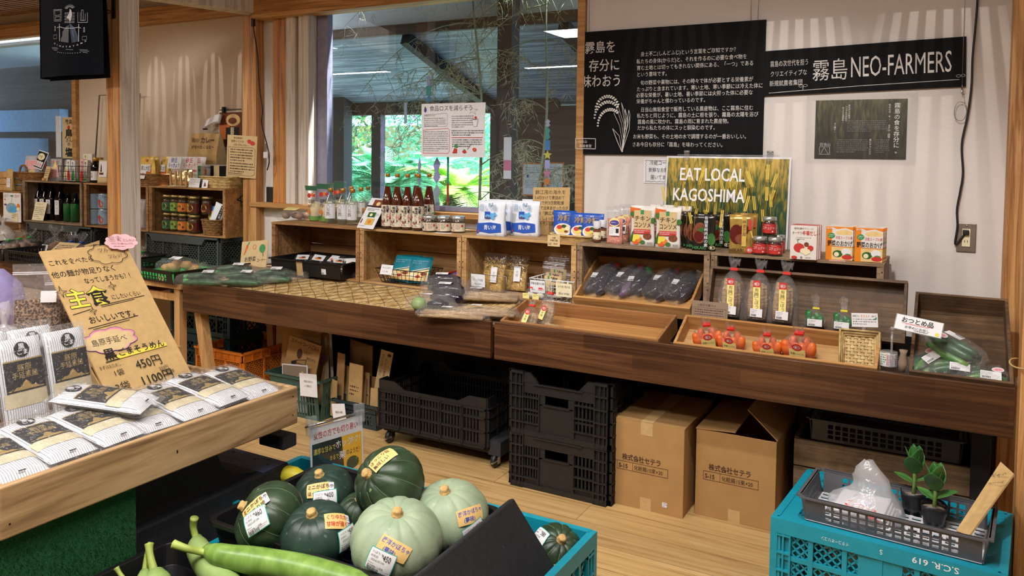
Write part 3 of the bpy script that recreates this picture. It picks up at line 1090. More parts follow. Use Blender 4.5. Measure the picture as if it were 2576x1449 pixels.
def tied_bag(e,w,d,h,neck=0.72,top=None,mat='bag_crinkle',tie='tape_red',seed=1,flare=0.5,lean=0.0,squash=1.0,part='film',name='tie'):
 """clear bag gathered and taped near its top: base on z=0, centred"""
 rr = random.Random(seed)
 k = 22
 zn = h * neck
 prof = [(0.80,0.0),(0.97,0.05),(1.0,0.25),(0.97,0.5),(0.82,0.72),(0.5,0.9),(0.14,1.0)]
 rings = []
 for r,z in prof:
  rings.append([((r * w / 2 * cos(2 * pi * i / k)) * (1 + rr.uniform(-.07,.07)) + lean * z,(r * d / 2 * sin(2 * pi * i / k)) * (1 + rr.uniform(-.07,.07)),z * zn + rr.uniform(-.003,.003) * (z > 0)) for i in range(k)])
 for j,(r,z) in enumerate([(0.17,1.05),(0.32,1.25),(flare,1.0 / neck)]):
  rings.append([((r * w / 2 * cos(2 * pi * i / k)) * (1 + rr.uniform(-.3,.3)) + lean * min(z,1.3),(r * d / 3 * sin(2 * pi * i / k)) * (1 + rr.uniform(-.4,.4)),z * zn + rr.uniform(-.012,.012) * j) for i in range(k)])
 mb = MB(mat)
 mb.loft(rings,mat,True,(True,False))
 put(part,mb,e)
 if tie:
  tb = MB(tie)
  tb.box(lean - 0.15 * w / 2 - 0.003,lean + 0.15 * w / 2 + 0.009,-0.15 * d / 2 - 0.004,0.15 * d / 2 + 0.004,zn * 0.995,zn * 1.03 + 0.004)
  put(name,tb,e)
def sag_bag(e,pts,rad_,mat='bag_crinkle',seed=2,k=16,fl=0.8,ends=True,part='film',jit=0.09):
 """clear bag lying down: a soft tube along pts with pinched ends"""
 rr = random.Random(seed)
 mb = MB(mat)
 mb.tube(pts,rad_,k,cap=True,flat=fl)
 mb.v = [(x + rr.uniform(-1,1) * jit * rad_[len(rad_) // 2],y + rr.uniform(-1,1) * jit * rad_[len(rad_) // 2],max(z + rr.uniform(-1,1) * jit * rad_[len(rad_) // 2],0.0015)) for x,y,z in mb.v]
 put(part,mb,e)
def spindle(mat,pts,radii,n=14,tip=None):
 return MB(mat).tube(pts,radii,n)
def sticker(e,M,w,h,kind=0,name='price_label'):
 """small printed price label with bars"""
 it = [('r',0,0,w,h,'paper_white'),('d',w * 0.06,h * 0.82,w * 0.5,h * 0.16,3,'ink_grey')]
 x = w * 0.07
 rr = random.Random(kind)
 while x < w * 0.5:
  b = w * rr.uniform(0.012,0.035)
  it.append(('r',x,h * 0.08,x + b,h * 0.34,'ink_black'))
  x += b + w * 0.02
 put(name,art(MB(),M,it,0.0008,0.0001),e)
def seal_mark(x,y,s,m='paper_white',w=None):
 """round certification emblem: ring with a tail"""
 w = w or s * 0.12
 return [('l',ringpts(x,y,s,s * 0.62),w,m),('c',x - s * 0.35,y,s * 0.28,m,s * 0.36),('l',[(x - s * 0.1,y),(x + s * 0.6,y)],w,m)]
# ================================================================ THE ROOM
struct('floor',MB('floor_oak').box(-10,1.7,-4.6,3.9,-0.05,0))
mb = MB('plaster_white')
mb.box(-1.60,1.7,3.66,3.78,0,3.7)
mb.box(-3.40,-1.60,3.66,3.78,0,1.085)
mb.box(-3.40,-1.60,3.66,3.78,2.46,3.7)
mb.box(-3.93,-3.40,3.66,3.78,0,3.7)
struct('wall_back',mb)
mb = MB('plaster_beige')
mb.box(-6.04,-3.90,3.86,3.98,0,3.7)
mb.box(-10,-6.04,3.86,3.98,0,0.95)
mb.box(-10,-6.04,3.86,3.98,2.44,3.7)
struct('wall_bay',mb)
struct('wall_left',MB('plaster_beige').box(-10.1,-10,-4.6,3.98,0,3.7))
struct('wall_right',MB('plaster_white').box(1.7,1.8,-4.6,3.78,0,3.7))
struct('wall_front',MB('plaster_beige').box(-10,1.7,-4.7,-4.6,0,3.7))
struct('ceiling',MB('plaster_beige').box(-10.1,1.8,-4.7,3.98,3.7,3.8))
# slatted ceiling: fine slats running towards the wall, with cross slats over the left bay
mb = MB('slat_wood')
x = -2.0
while x < 0.45:
 mb.box(x,x + 0.017,2.35,3.64,2.56,2.576)
 x += 0.038
x = -8.4
while x < -3.95:
 mb.box(x,x + 0.022,2.35,3.84,2.56,2.58)
 x += 0.046
struct('ceiling_slats',mb)
mb = MB('slat_wood')
y = 2.4
while y < 3.78:
 mb.box(-8.4,-5.9,y,y + 0.016,2.52,2.55)
 y += 0.045
struct('ceiling_cross_slats',mb)
# posts and beams
struct('trim_1',MB('post_wood').box(-3.926,-3.81,3.595,3.72,0,2.28),0.003)
t = MB('post_wood').box(-3.534,-3.429,2.40,2.505,0,2.6)
t.mats.append('post_pale')
t.m[-1] = 1                      # the pale face on its right
struct('trim_2',t,0.003)
struct('trim_3',MB('post_orange').box(-3.69,-3.568,3.62,3.66,1.115,2.26),0.002)
struct('trim_4',MB('post_pale').box(-3.566,-3.492,3.605,3.66,1.115,2.26),0.002)
struct('trim_5',MB('post_orange').box(-3.490,-3.462,3.635,3.66,1.115,2.26),0.002)
struct('trim_6',MB('post_pale').box(-3.460,-3.378,3.60,3.67,1.115,2.26),0.002)
struct('trim_7',MB('beam_wood').box(-3.80,1.0,3.55,3.66,2.25,2.50),0.004)
mb = MB('post_pale')
d = V((-0.55,-2.0,0.0)).normalized()
mb.ob((-3.83,3.60,2.285),d,(0,0,1),d.cross(V((0,0,1))),(0.0,2.6),(0,0.2),(-0.06,0.06))
struct('trim_8',mb,0.004)
struct('trim_9',MB('beam_wood').box(-10,-3.93,3.79,3.86,2.345,2.46),0.003)
struct('trim_10',MB('post_wood').box(0.192,0.34,3.54,3.66,0,2.6),0.003)
struct('trim_11',MB('post_wood').box(0.211,0.32,2.85,2.955,0,2.6),0.003)
struct('trim_12',MB('tray_tan').box(-3.86,-1.60,3.585,3.70,1.085,1.115),0.003)
struct('trim_13',MB('tray_tan').box(-1.642,-1.602,3.64,3.70,1.10,2.5),0.002)
struct('trim_14',MB('tray_tan').box(-6.07,-6.02,3.83,3.88,0.95,2.36),0.002)
# windows: sash and pane
w1 = put('window_1',MB('sash_grey').box(-3.405,-3.30,3.675,3.725,1.115,2.5).box(-3.30,-1.64,3.675,3.72,1.115,1.142).box(-1.66,-1.64,3.68,3.72,1.142,2.5),bevel=0.002)
w1['kind'] = 'structure'
put('pane',MB('window_glass').box(-3.30,-1.66,3.702,3.705,1.142,2.48),w1)
w2 = put('window_2',MB('sash_grey').box(-6.10,-6.07,3.88,3.92,0.95,2.44).box(-10,-6.1,3.88,3.92,0.95,0.98),bevel=0.002)
w2['kind'] = 'structure'
put('pane',MB('window_glass').box(-10,-6.10,3.90,3.903,0.98,2.44),w2)
# ================================================================ OUTSIDE THE WINDOW
wood('reed_roof','#59646c','#86939c','#c3d0d8','X',1.2,0.5,streak=24)
flat('veranda_dark','#2e2622',0.7,mottle=0.3,msc=8)
wood('veranda_wood','#3a2d25','#4a3a2f','#5b493b','X',0.8,0.7)
flat('veranda_post','#3f3a3a',0.7)
flat('soffit','#b9c6d2',0.9,mottle=0.03)
noisy('garden_ground',[(0.3,'#a9b4b8'),(0.7,'#c6ced0')],6,0.95)
noisy('leaf_mint',[(0.3,'#3f8f5e'),(0.7,'#8fd0a0')],3,0.5,bump=0)
noisy('leaf_cycad',[(0.3,'#3fa873'),(0.7,'#96e0b4')],2,0.4,bump=0)
noisy('leaf_lime',[(0.3,'#7fb83f'),(0.7,'#c2e472')],2,0.4,bump=0)
noisy('leaf_deep',[(0.3,'#1d4a35'),(0.7,'#3a7a58')],3,0.5,bump=0)
flat('fence_tan','#b59a72',0.8)
flat('bamboo_dry','#8b9472',0.55,mottle=0.2)
flat('bamboo_leaf','#b1b294',0.8,mottle=0.25,msc=20)
struct('floor_veranda',MB('veranda_dark').box(-13,1.5,3.98,5.2,-0.05,-0.01))
struct('ground',MB('garden_ground').box(-18,4,5.2,14,-0.25,-0.12))
mb = MB('reed_roof')
mb.ob((-6.0,3.97,2.17),(1,0,0),V((0,1,-0.334)).normalized(),V((0,0.334,1)).normalized(),(0,7),(0,1.25),(0,0.02))
struct('ceiling_veranda',mb)
mb = MB('veranda_dark')
for x in (-4.75,-2.96,-1.9):
 mb.ob((x,3.97,2.165),V((0,1,-0.334)).normalized(),(1,0,0),V((0,0.334,1)).normalized(),(0,1.2),(0,0.06),(-0.07,0))
struct('trim_15',mb)
struct('trim_16',MB('veranda_wood').box(-6,1,3.93,3.97,2.155,2.215))
struct('trim_17',MB('soffit').box(-6,1,3.955,3.975,2.215,3.0))
struct('trim_18',MB('veranda_wood').box(-6.2,-2.4,4.98,5.06,1.735,1.83))
struct('trim_19',MB('veranda_post').box(-4.38,-4.19,4.86,4.96,-0.02,1.95))
struct('trim_20',MB('veranda_post').box(-2.215,-2.125,3.84,3.93,-0.02,2.9))
struct('trim_21',MB('veranda_post').box(-4.02,-3.93,4.99,5.05,-0.02,1.75).box(-2.93,-2.84,4.99,5.05,-0.02,1.75))
mb = MB('veranda_wood')
mb.box(-2.84,1.0,5.02,5.12,-0.02,1.78)
mb.box(-13,-7.6,5.02,5.12,-0.02,2.6)
struct('wall_veranda',mb)
mb = MB('soffit')
mb.box(-13,-6.0,4.02,5.0,2.32,2.34)
struct('ceiling_porch',mb)
flat('panel_blue','#8fb4dd',0.7)
struct('trim_22',MB('panel_blue').box(-10.2,-8.35,4.9,5.01,0.2,1.55).box(-9.5,-8.0,4.92,5.01,1.62,1.85))
def leaf_cloud(mb,c,r,n,size,mat,rnd,droop=0.3):
 for _ in range(n):
  while True:
   p = V((rnd.uniform(-1,1),rnd.uniform(-1,1),rnd.uniform(-1,1)))
   if 0.35 < p.length < 1:
    break
  p = V((c[0] + p.x * r[0],c[1] + p.y * r[1],c[2] + p.z * r[2]))
  a = V((rnd.uniform(-1,1),rnd.uniform(-1,1),rnd.uniform(-1,0.4))).normalized()
  b = a.cross(V((rnd.uniform(-1,1),rnd.uniform(-1,1),rnd.uniform(-1,1)))).normalized()
  s = size * rnd.uniform(0.6,1.3)
  mb.add([p - a * s,p + b * s * 0.35,p + a * s,p - b * s * 0.35],[(0,1,2,3)],mat)
def bush(name,label,cat,c,r,n,size,mats,seed,trunk=True,group=None):
 e = thing(name,label,cat,(c[0],c[1],-0.12),group=group)
 rnd = random.Random(seed)
 mb = MB()
 for m in mats:
  leaf_cloud(mb,(0,0,c[2] + 0.12),r,n // len(mats),size,m,rnd)
 put('foliage',mb,e)
 if trunk:
  put('trunk',MB('veranda_post').tube([(0,0,0),(0.05,0,c[2] * 0.5),(0,0.03,c[2])],[0.06,0.045,0.03],8),e)
bush('garden_tree','pale green leafy tree at the far left of the garden view','tree',(-12.0,9.6,1.9),(1.7,.8,1.7),5000,0.055,['leaf_mint','leaf_cycad'],1)
bush('garden_tree','leafy tree hanging over the tan garden fence','tree',(-8.9,9.6,2.1),(1.4,.7,1.0),4200,0.05,['leaf_mint','leaf_lime','leaf_deep'],2)
bush('garden_tree','bright leafy tree seen just left of the paper notice on the glass','tree',(-6.2,9.4,2.0),(1.2,.8,1.5),4600,0.05,['leaf_mint','leaf_cycad'],3)
bush('clipped_hedge','dark clipped hedge low behind the cycads in the garden','hedge',(-7.6,8.3,0.78),(2.4,.35,.45),4200,0.04,['leaf_deep','leaf_mint'],4,False)
bush('garden_shrub','pale shrub between the dark veranda posts on the right','shrub',(-4.35,8.2,1.0),(.75,.5,1.3),3600,0.045,['leaf_mint','leaf_cycad'],5)
bush('garden_shrub','mint green shrub behind the grey sash at the left of the window','shrub',(-10.3,8.3,0.9),(1.1,.5,1.2),3600,0.045,['leaf_cycad','leaf_mint'],6)
o = put('garden_fence',MB('fence_tan').box(-11,-3,10.4,10.5,-0.12,1.9))
tag(o,'tan board fence at the back of the bright garden','fence')
def cycad(label,c,rr,n,mat,seed):
 e = thing('cycad',label,'cycad',(c[0],c[1],-0.12),group='cycads in the garden')
 rnd = random.Random(seed)
 h = c[2] + 0.12
 put('trunk',MB('veranda_post').lathe([(0.13,0),(0.15,h * 0.5),(0.12,h)],12),e)
 mb = MB()
 for k in range(n):
  a = 2 * pi * k / n + rnd.uniform(-.1,.1)
  up = rnd.uniform(0.15,1.0)
  L = rr * rnd.uniform(0.8,1.1)
  pts = []
  for i in range(9):
   s = i / 8
   rad_ = L * s
   z = h + L * (up * s * 1.0 - s * s * (0.55 + 0.25 * (1 - up)))
   pts.append(V((cos(a) * rad_ * (1 - 0.25 * up * s),sin(a) * rad_ * (1 - 0.25 * up * s),z)))
  mb.tube(pts,0.008,4,mat)
  for i in range(1,33):
   s = i / 33
   q = s * 8
   j = min(7,int(q))
   p = pts[j].lerp(pts[j + 1],q - j)
   t = (pts[j + 1] - pts[j]).normalized()
   side = t.cross(V((0,0,1))).normalized()
   ll = 0.17 * rr / 0.8 * sin(pi * (0.12 + 0.85 * s)) ** 0.6
   for sg in (1,-1):
    tip = p + side * sg * ll + t * ll * 0.55 + V((0,0,0.03 - 0.02 * s))
    w = t * 0.011
    mb.add([p - w,p + w,tip],[(0,1,2)],mat)
 put('fronds',mb,e)
cycad('cycad with wide mint fronds seen just left of the narrow veranda post',tuple(aY(845,475,6.5)),0.85,34,'leaf_cycad',1)
cycad('cycad seen below the left half of the paper notice',tuple(aY(985,470,6.3)),0.8,34,'leaf_cycad',2)
cycad('lime green cycad seen below the right half of the paper notice',tuple(aY(1148,490,6.0)),0.62,30,'leaf_lime',3)
cycad('mint cycad low behind the row of amber bottles',tuple(aY(1062,455,7.3)),0.8,30,'leaf_cycad',4)
def bamboo(name,label,root,top,nb,seed,sc=1.0):
 e = thing(name,label,'bamboo',root)
 rnd = random.Random(seed)
 d = V(top) - V(root)
 pts = [d * (i / 14) + V((0.02 * sin(i * 0.9),0,0)) for i in range(15)]
 put('culm',MB('bamboo_dry').tube(pts,[0.012 - 0.0006 * i for i in range(15)],8),e)
 tw,lf = MB('bamboo_dry'),MB('bamboo_leaf')
 for b in range(nb):
  i = rnd.randint(4,14)
  p = pts[i].copy()
  a = rnd.choice((0,pi)) + rnd.uniform(-0.35,0.35)
  L = rnd.uniform(0.35,0.95) * sc
  dirv = V((cos(a),sin(a) * 0.07,rnd.uniform(-0.1,0.8)))
  br = [p.copy()]
  for s in range(8):
   p = p + dirv * (L / 8)
   dirv = dirv + V((0,0,-0.16))
   p.y = max(-0.035,min(0.03,p.y))
   br.append(p.copy())
  tw.tube(br,[0.0035 - 0.0003 * k for k in range(9)],5)
  for k in range(2,9):
   for _ in range(2):
    q = br[k].copy()
    dv = V((rnd.uniform(-1,1),rnd.uniform(-0.12,0.12),rnd.uniform(-1.1,0.3)))
    tq = [q.copy()]
    for s in range(4):
     q = q + dv * 0.028
     dv = dv + V((rnd.uniform(-.3,.3),0,-0.35))
     q.y = max(-0.04,min(0.035,q.y))
     tq.append(q.copy())
    tw.tube(tq,0.0011,3)
    for s in range(1,5):
     for _ in range(2):
      ll = rnd.uniform(0.03,0.065)
      td = V((rnd.uniform(-1,1),rnd.uniform(-.25,.25),rnd.uniform(-1.2,0.2))).normalized()
      sd = td.cross(V((0,1,0))).normalized() * 0.0018
      base = tq[s]
      lf.add([base,base + td * ll * 0.4 + sd,base + td * ll,base + td * ll * 0.4 - sd],[(0,1,2,3)])
 put('twigs',tw,e)
 put('dry_leaves',lf,e)
bamboo('bamboo_branch','tall dry bamboo stem with drooping leafless twigs behind the window glass',(-2.22,3.80,-0.01),(-2.36,3.80,2.75),24,11)
bamboo('bamboo_branch','second dry bamboo stem half hidden by the dark veranda post',(-1.98,3.80,-0.01),(-1.86,3.80,2.6),18,12,0.7)
def strip(name,label,x,y0,y1,Y,parts,wpx,cat='paper decoration',twist=0.0):
 """hanging paper streamer made of small coloured pieces"""
 p = aY(x,y1,Y)
 top = aY(x,y0,Y)
 e = thing(name,label,cat,p,group='paper streamers on the bamboo')
 L = top.z - p.z
 w = wpx * mpp(p)
 z = L
 for m,frac,shape in parts:
  h = L * frac
  mb = MB(m)
  if shape == 'rect':
   mb.box(-w / 2,w / 2,-0.001,0.001,z - h,z)
  elif shape == 'star':
   pol = []
   for k in range(10):
    r = (w * 0.9) if k % 2 == 0 else w * 0.42
    pol.append((r * sin(k * pi / 5),z - h / 2 + r * cos(k * pi / 5)))
   mb.prism(pol,(0,0.001,0),(1,0,0),(0,0,1),(0,-1,0),0.002)
  else:
   zz = [(0,z - h),(w * 0.5,z - h * 0.75),(w * 0.2,z - h * 0.5),(w * 0.5,z - h * 0.25),(0,z),(-w * 0.5,z - h * 0.3),(-w * 0.25,z - h * 0.55),(-w * 0.5,z - h * 0.8)]
   mb.prism(zz,(0,0.001,0),(1,0,0),(0,0,1),(0,-1,0),0.002)
  put('paper_piece',mb,e)
  z -= h
flat('tanzaku_blue','#3f86c8',0.8)
flat('tanzaku_lilac','#b9b4e2',0.8)
flat('tanzaku_teal','#2fa79b',0.8)
flat('tanzaku_pink','#d77f9c',0.8)
flat('tanzaku_yellow','#d9d25a',0.8)
strip('paper_streamer','lilac, teal and blue twisted streamer above the paper notice',1078,188,258,3.77,[('tanzaku_lilac',.4,'zig'),('tanzaku_teal',.35,'rect'),('tanzaku_blue',.25,'zig')],12)
strip('paper_streamer','small pale blue strip hanging left of the paper notice',1020,258,310,3.77,[('soffit',1,'rect')],9)
strip('paper_streamer','long zigzag pale streamer between the two left veranda posts',962,300,520,3.77,[('tanzaku_lilac',.4,'zig'),('soffit',.35,'zig'),('tanzaku_lilac',.25,'zig')],15)
strip('paper_streamer','thin zigzag lilac streamer below the notice, over the cycads',1055,395,470,3.77,[('tanzaku_lilac',1,'zig')],10)
strip('paper_streamer','wide wavy lilac streamer hanging right above the amber bottles',1098,395,530,3.77,[('tanzaku_lilac',.5,'zig'),('soffit',.5,'zig')],22)
strip('paper_streamer','thin red and green streamer ending on the window ledge',1126,395,528,3.77,[('tanzaku_teal',.5,'rect'),('tape_red',.35,'rect'),('ink_orange',.15,'rect')],6)
strip('paper_streamer','white and pink ribbon bundle beside the dark veranda post',1276,345,450,3.77,[('paper_white',.55,'rect'),('tanzaku_pink',.25,'rect'),('paper_white',.2,'rect')],22)
strip('paper_streamer','many coloured paper chain with stars at the right of the window',1376,300,465,3.77,[('soffit',.12,'zig'),('tanzaku_teal',.2,'zig'),('tanzaku_blue',.15,'rect'),('tanzaku_yellow',.15,'star'),('tanzaku_lilac',.13,'rect'),('tanzaku_pink',.15,'star'),('ink_orange',.1,'star')],14)
# notice taped on the inside of the glass
p0 = aY(1060,394,3.70)
p1 = aY(1220,393,3.70)
it = [('t',.055,.258,.032,'食品ロスを減らそう','ink_black'),('c',.027,.262,.009,'ink_purple',.014),('c',.026,.277,.006,'ink_green',.004),
 ('o',[(.02,.17),(.17,.17),(.175,.18),(.175,.235),(.17,.242),(.02,.235)],.0012,'ink_purple'),('t',.024,.227,.011,'食品ロスとは？','ink_grey'),('d',.024,.215,.14,.0105,5,'ink_grey'),
 ('o',[(.015,.02),(.18,.02),(.19,.03),(.19,.15),(.18,.158),(.015,.15)],.002,'ink_red'),('d',.02,.14,.16,.0118,10,'ink_grey'),
 ('d',.205,.225,.14,.0118,6,'ink_grey'),('d',.205,.145,.20,.0118,3,'ink_black'),('r',.205,.106,.405,.109,'ink_red'),('d',.21,.095,.19,.0118,4,'ink_black'),
 ('o',[(.30,.28),(.318,.285),(.345,.262),(.372,.26),(.352,.25),(.36,.232),(.34,.247),(.322,.24),(.33,.258)],.001,'ink_grey'),
 ('p',[(.338,.208),(.376,.208),(.368,.168),(.346,.168)],'paper_white'),('o',[(.338,.208),(.376,.208),(.368,.168),(.346,.168)],.001,'ink_grey'),('c',.36,.216,.007,'ink_red'),('c',.357,.206,.017,'ink_grey',.003),
 ('p',[(.212,.022),(.24,.022),(.243,.045),(.225,.05)],'ink_red'),('c',.236,.06,.012,'ink_green',.009),('c',.29,.03,.013,'ink_red',.008),('c',.29,.04,.007,'ink_green',.003),('c',.355,.042,.012,'ink_red',.01),('c',.355,.042,.006,'ink_orange',.005),
 ('l',[(.31,.045),(.335,.075)],.003,'ink_grey')]
card('paper_notice','hand drawn white notice about food waste taped to the window glass','notice',((p0.x + p1.x) / 2,3.698,p0.z),(p1.x - p0.x),0.297,'paper_white',it,t=0.001)
# certificates on the dark wall beyond the glass
for i,(x0,lab) in enumerate(((1312,'left of two orange framed certificates behind the window'),(1367,'right of two orange framed certificates behind the window'))):
 p0,p1 = aY(x0,492,5.01),aY(x0 + 50,492,5.01)
 w = p1.x - p0.x
 e = thing('framed_certificate',lab,'certificate',((p0.x + p1.x) / 2,5.014,p0.z),group='certificates behind the window')
 put('frame',MB('ink_orange').box(-w / 2,w / 2,0,0.006,0,0.235),e)
 put('sheet',art(MB(),front(-w / 2,0,0),[('r',.01,.01,w - .01,.225,'paper_white'),('d',.022,.2,w - .044,.015,3,'ink_grey'),('c',w * .3,.14,.012,'ink_purple'),('d',.022,.11,w - .044,.013,5,'ink_grey'),('r',w * .6,.025,w * .74,.05,'ink_grey')]),e)
# ================================================================ THINGS ON THE WALL
K = 0.000528
items = [('t',.037,.500,.064,'霧島を','chalk','L',.012,.86),('t',.060,.412,.064,'存分に','chalk','L',.012,.86),('t',.024,.335,.066,'味わおう','chalk','L',.012,.80)]
body = [(.328,.470,'身土不二(しんどふじ)という言葉をご存知ですか？'),(.308,.436,'私たちの身体(からだ)と、それを作るのに必要な食べ物を'),(.310,.405,'育む土地とは切ってもきれない関係にある、「一つ」である'),(.310,.374,'という意味です。'),
  (.330,.334,'旬の野菜や果物には、その時々で体が必要とする栄養素が'),(.312,.304,'たっぷりと含まれています。寒い土地、寒い季節には冷えた体に'),(.310,.275,'必要な栄養が、暑い土地、暑い季節には火照った体に必要な'),(.312,.246,'栄養がちゃんと備わっているのです。'),
  (.334,.206,'日当山無垢食堂で販売している農産物は、ここ霧島に住む'),(.316,.177,'私たちと同じように、霧島の土に根を張り、霧島の太陽を浴び'),(.320,.148,'霧島の風に吹かれ、霧島の雨に育まれた農産物。'),(.319,.119,'だから私たちの体にスッと馴染むのです。'),
  (.298,.078,'お米も野菜も、その土地の水で調理するのが一番おいしい。'),(.295,.040,'さあ今日も存分に「霧島」を味わってください。')]
for u,v,s in body:
 items.append(('t',u,v,.0245,s,'chalk','L',.004,0.83))
# rice plant
for (cx,cy,r,a0,a1) in ((.165,.205,.062,2.9,.45),(.17,.17,.068,3.0,.75),(.185,.14,.062,3.1,.9)):
 for k in range(26):
  a = a0 + (a1 - a0) * k / 25
  items.append(('c',cx + r * cos(a) * 1.05,cy + r * sin(a) * 1.25 + (.004 if k % 2 else -.004),.0052,'chalk',.0042))
for pts in ([(.225,.235),(.255,.15),(.262,.08),(.253,.012)],[(.218,.225),(.245,.15),(.258,.07),(.251,.012)],[(.205,.20),(.235,.14),(.252,.06),(.25,.012)]):
 items.append(('l',pts,.0018,'chalk'))
for pol in ([(.25,.012),(.275,.14),(.272,.185),(.262,.22),(.264,.15)],[(.25,.012),(.285,.12),(.288,.19),(.281,.215),(.272,.12)],[(.25,.012),(.235,.09),(.2,.125),(.222,.07)],[(.268,.12),(.262,.2),(.243,.25),(.256,.18)]):
 items.append(('o',pol,.0022,'chalk'))
 items.append(('l',[pol[0],pol[2]],.0012,'chalk'))
items += [('o',[(.005,.028),(.112,.026),(.112,.076),(.005,.078)],.0028,'chalk'),('t',.018,.056,.0165,'日当山','chalk','L',.004),('t',.026,.034,.0165,'無垢食堂','chalk','L',.004)]
card('chalkboard','large black chalkboard with white handwritten lines and a rice plant','chalkboard',(-1.186,3.645,1.438),.907,.603,'board_black',items,t=0.008)
nb = [('t',.025,.128,.029,'霧島の次世代を担う','chalk','L',.006,.62),('t',.025,.085,.027,'クリエイティブな','chalk','L',.006,.72),('t',.022,.043,.027,'新規就農者集団','chalk','L',.006,.74),
 ('t',.20,.062,.098,'霧島','chalk','L',.008,.74),('t',.352,.062,.122,'NEO-FARMERS','chalk','L',.006,.475),
 ('l',[(.02,.012),(.2,.018),(.4,.024),(.62,.027),(.755,.029)],.0022,'chalk'),('l',[(.163,.02),(.164,.037)],.0022,'chalk'),('o',ringpts(.155,.036,.009,.005,12),.0018,'chalk'),('o',ringpts(.173,.037,.009,.005,12),.0018,'chalk'),
 ('o',ringpts(.752,.043,.008,.005,12),.0018,'chalk'),('o',ringpts(.768,.044,.007,.005,12),.0018,'chalk')]
card('chalkboard','long black board lettered NEO-FARMERS hanging right of the large chalkboard','chalkboard',(-.343,3.647,1.713),.778,.198,'board_black',nb,t=0.006,roll=rad(1.35))
def wheat_mat(name,stops):
 m,nt,b = newmat(name)
 b.inputs['Roughness'].default_value = 0.35
 n1 = N(nt,'ShaderNodeTexNoise',Scale=3.0,Detail=6.0,Distortion=0.6)
 nt.links.new(coords(nt,(26,1,5)),n1.inputs['Vector'])
 tc = nt.nodes.new('ShaderNodeTexCoord')
 sp = nt.nodes.new('ShaderNodeSeparateXYZ')
 nt.links.new(tc.outputs['Object'],sp.inputs[0])
 ma = N(nt,'ShaderNodeMath',operation='MULTIPLY_ADD')
 ma.inputs[1].default_value = 1.0
 ma.inputs[2].default_value = -0.22
 nt.links.new(sp.outputs['Z'],ma.inputs[0])
 ad = N(nt,'ShaderNodeMath',operation='ADD')
 nt.links.new(n1.outputs['Fac'],ad.inputs[0])
 nt.links.new(ma.outputs[0],ad.inputs[1])
 nt.links.new(ramp(nt,ad.outputs[0],stops),b.inputs['Base Color'])
wheat_mat('print_wheat',[(0.28,'#0d2f2b'),(0.40,'#234a26'),(0.52,'#5f6426'),(0.66,'#a88c2a'),(0.82,'#d0b04c')])
wheat_mat('print_dark_field',[(0.3,'#1d1c12'),(0.5,'#3c3a22'),(0.65,'#5f5a36'),(0.8,'#7c7a58')])
flat('ear_gold','#d9bb45',0.5,mottle=0.1)
flat('ear_dim','#a88f2c',0.5,mottle=0.1)
W_,H_ = .562,.402
it = [('r',.008,.008,W_ - .008,H_ - .008,'print_wheat')]
rr = random.Random(5)
for k in range(64):
 x,y = rr.uniform(.05,W_ - .05),rr.uniform(.04,H_ - .10)
 an = rr.uniform(-.35,.35)
 m = 'ear_gold' if k % 3 else 'ear_dim'
 L = rr.uniform(.045,.075)
 it.append(('l',[(x - sin(an) * .01,y - .12 if y > .14 else .012),(x,y)],.0012,'ear_dim'))
 for j in range(10):
  s = L * j / 10
  for sg in (-1,1):
   cx = x + sin(an) * s + sg * .0036
   cy = y + cos(an) * s
   if cy < H_ - .015:
    it.append(('c',cx,cy,.0026,m,.0048))
it = it[:1] + it[1:]
it += [('t',W_ * .51,.268,.076,'EAT LOCAL','paper_white','C',.024,.70),('t',W_ * .49,.18,.076,'KAGOSHIMA','paper_white','C',.024,.70)]
e = card('poster','EAT LOCAL KAGOSHIMA wheat field poster with white border standing on the crates','poster',(-.888,3.592,1.0335),W_,H_,'paper_white',it,tilt=math.atan2(.045,.40),t=.003,part='printed_face')
for x in (-.185,.19):
 cb = MB('acrylic')
 cb.box(x - .012,x + .012,-.006,.008,H_ - .02,H_ + .028)
 cb.tube([(x - .014,0,H_ + .022),(x + .014,0,H_ + .022)],.005,8,'chrome')
 put('clip',cb,e)
put('clip_rail',MB('acrylic').tube([(-.23,.002,H_ + .006),(.23,.002,H_ + .006)],.004,8),e)
W_,H_ = .356,.25
it = [('r',0,0,W_,H_,'print_dark_field'),('v',.318,.235,.0235,'霧島の食を存分に。','ink_white',.008),('v',.29,.23,.0095,'旬のもの を。  まずは、調理。','ink_white'),('v',.135,.23,.0085,'昔ながらの製法、','ink_white'),('v',.123,.225,.0085,'シンプルな材料で','ink_white'),('v',.111,.22,.0085,'作られた調味料。','ink_white'),('v',.08,.155,.0085,'よく噛む。','ink_white'),('v',.22,.085,.0095,'常にチャレンジ','ink_white'),
 ('d',.13,.16,.15,.0085,6,'ink_grey'),('d',.09,.08,.12,.0085,7,'ink_grey'),('d',.24,.08,.05,.0085,7,'ink_grey'),('t',.02,.055,.015,'日当山','print_white'),('o',[(.02,.018),(.062,.018),(.062,.05),(.02,.05)],.001,'print_white'),('l',[(.026,.02),(.04,.048),(.056,.02)],.001,'print_white')]
e = card('poster','dark laminated field poster taped below the NEO-FARMERS board','poster',(-.338,3.656,1.43),W_,H_,'board_black',it,t=.0012,part='printed_face')
put('laminate_sleeve',MB('laminate').box(-.215,.215,-.0035,-.003,-.022,.275),e)
it = [('t',.028,.088,.026,'冷蔵コーナー','ink_black','L',.008,.8),('t',.024,.054,.024,'新鮮なお野菜','ink_black','L',.008,.8),('t',.034,.020,.024,'届いてます','ink_black','L',.008,.8),('o',[(.008 + (.004 if k % 2 else 0),.108 - .1 * k / 12) for k in range(13)] + [(.01 + .17 * k / 12,.006 + (.004 if k % 2 else 0)) for k in range(13)] + [(.18,.108)],.0012,'ink_black')]
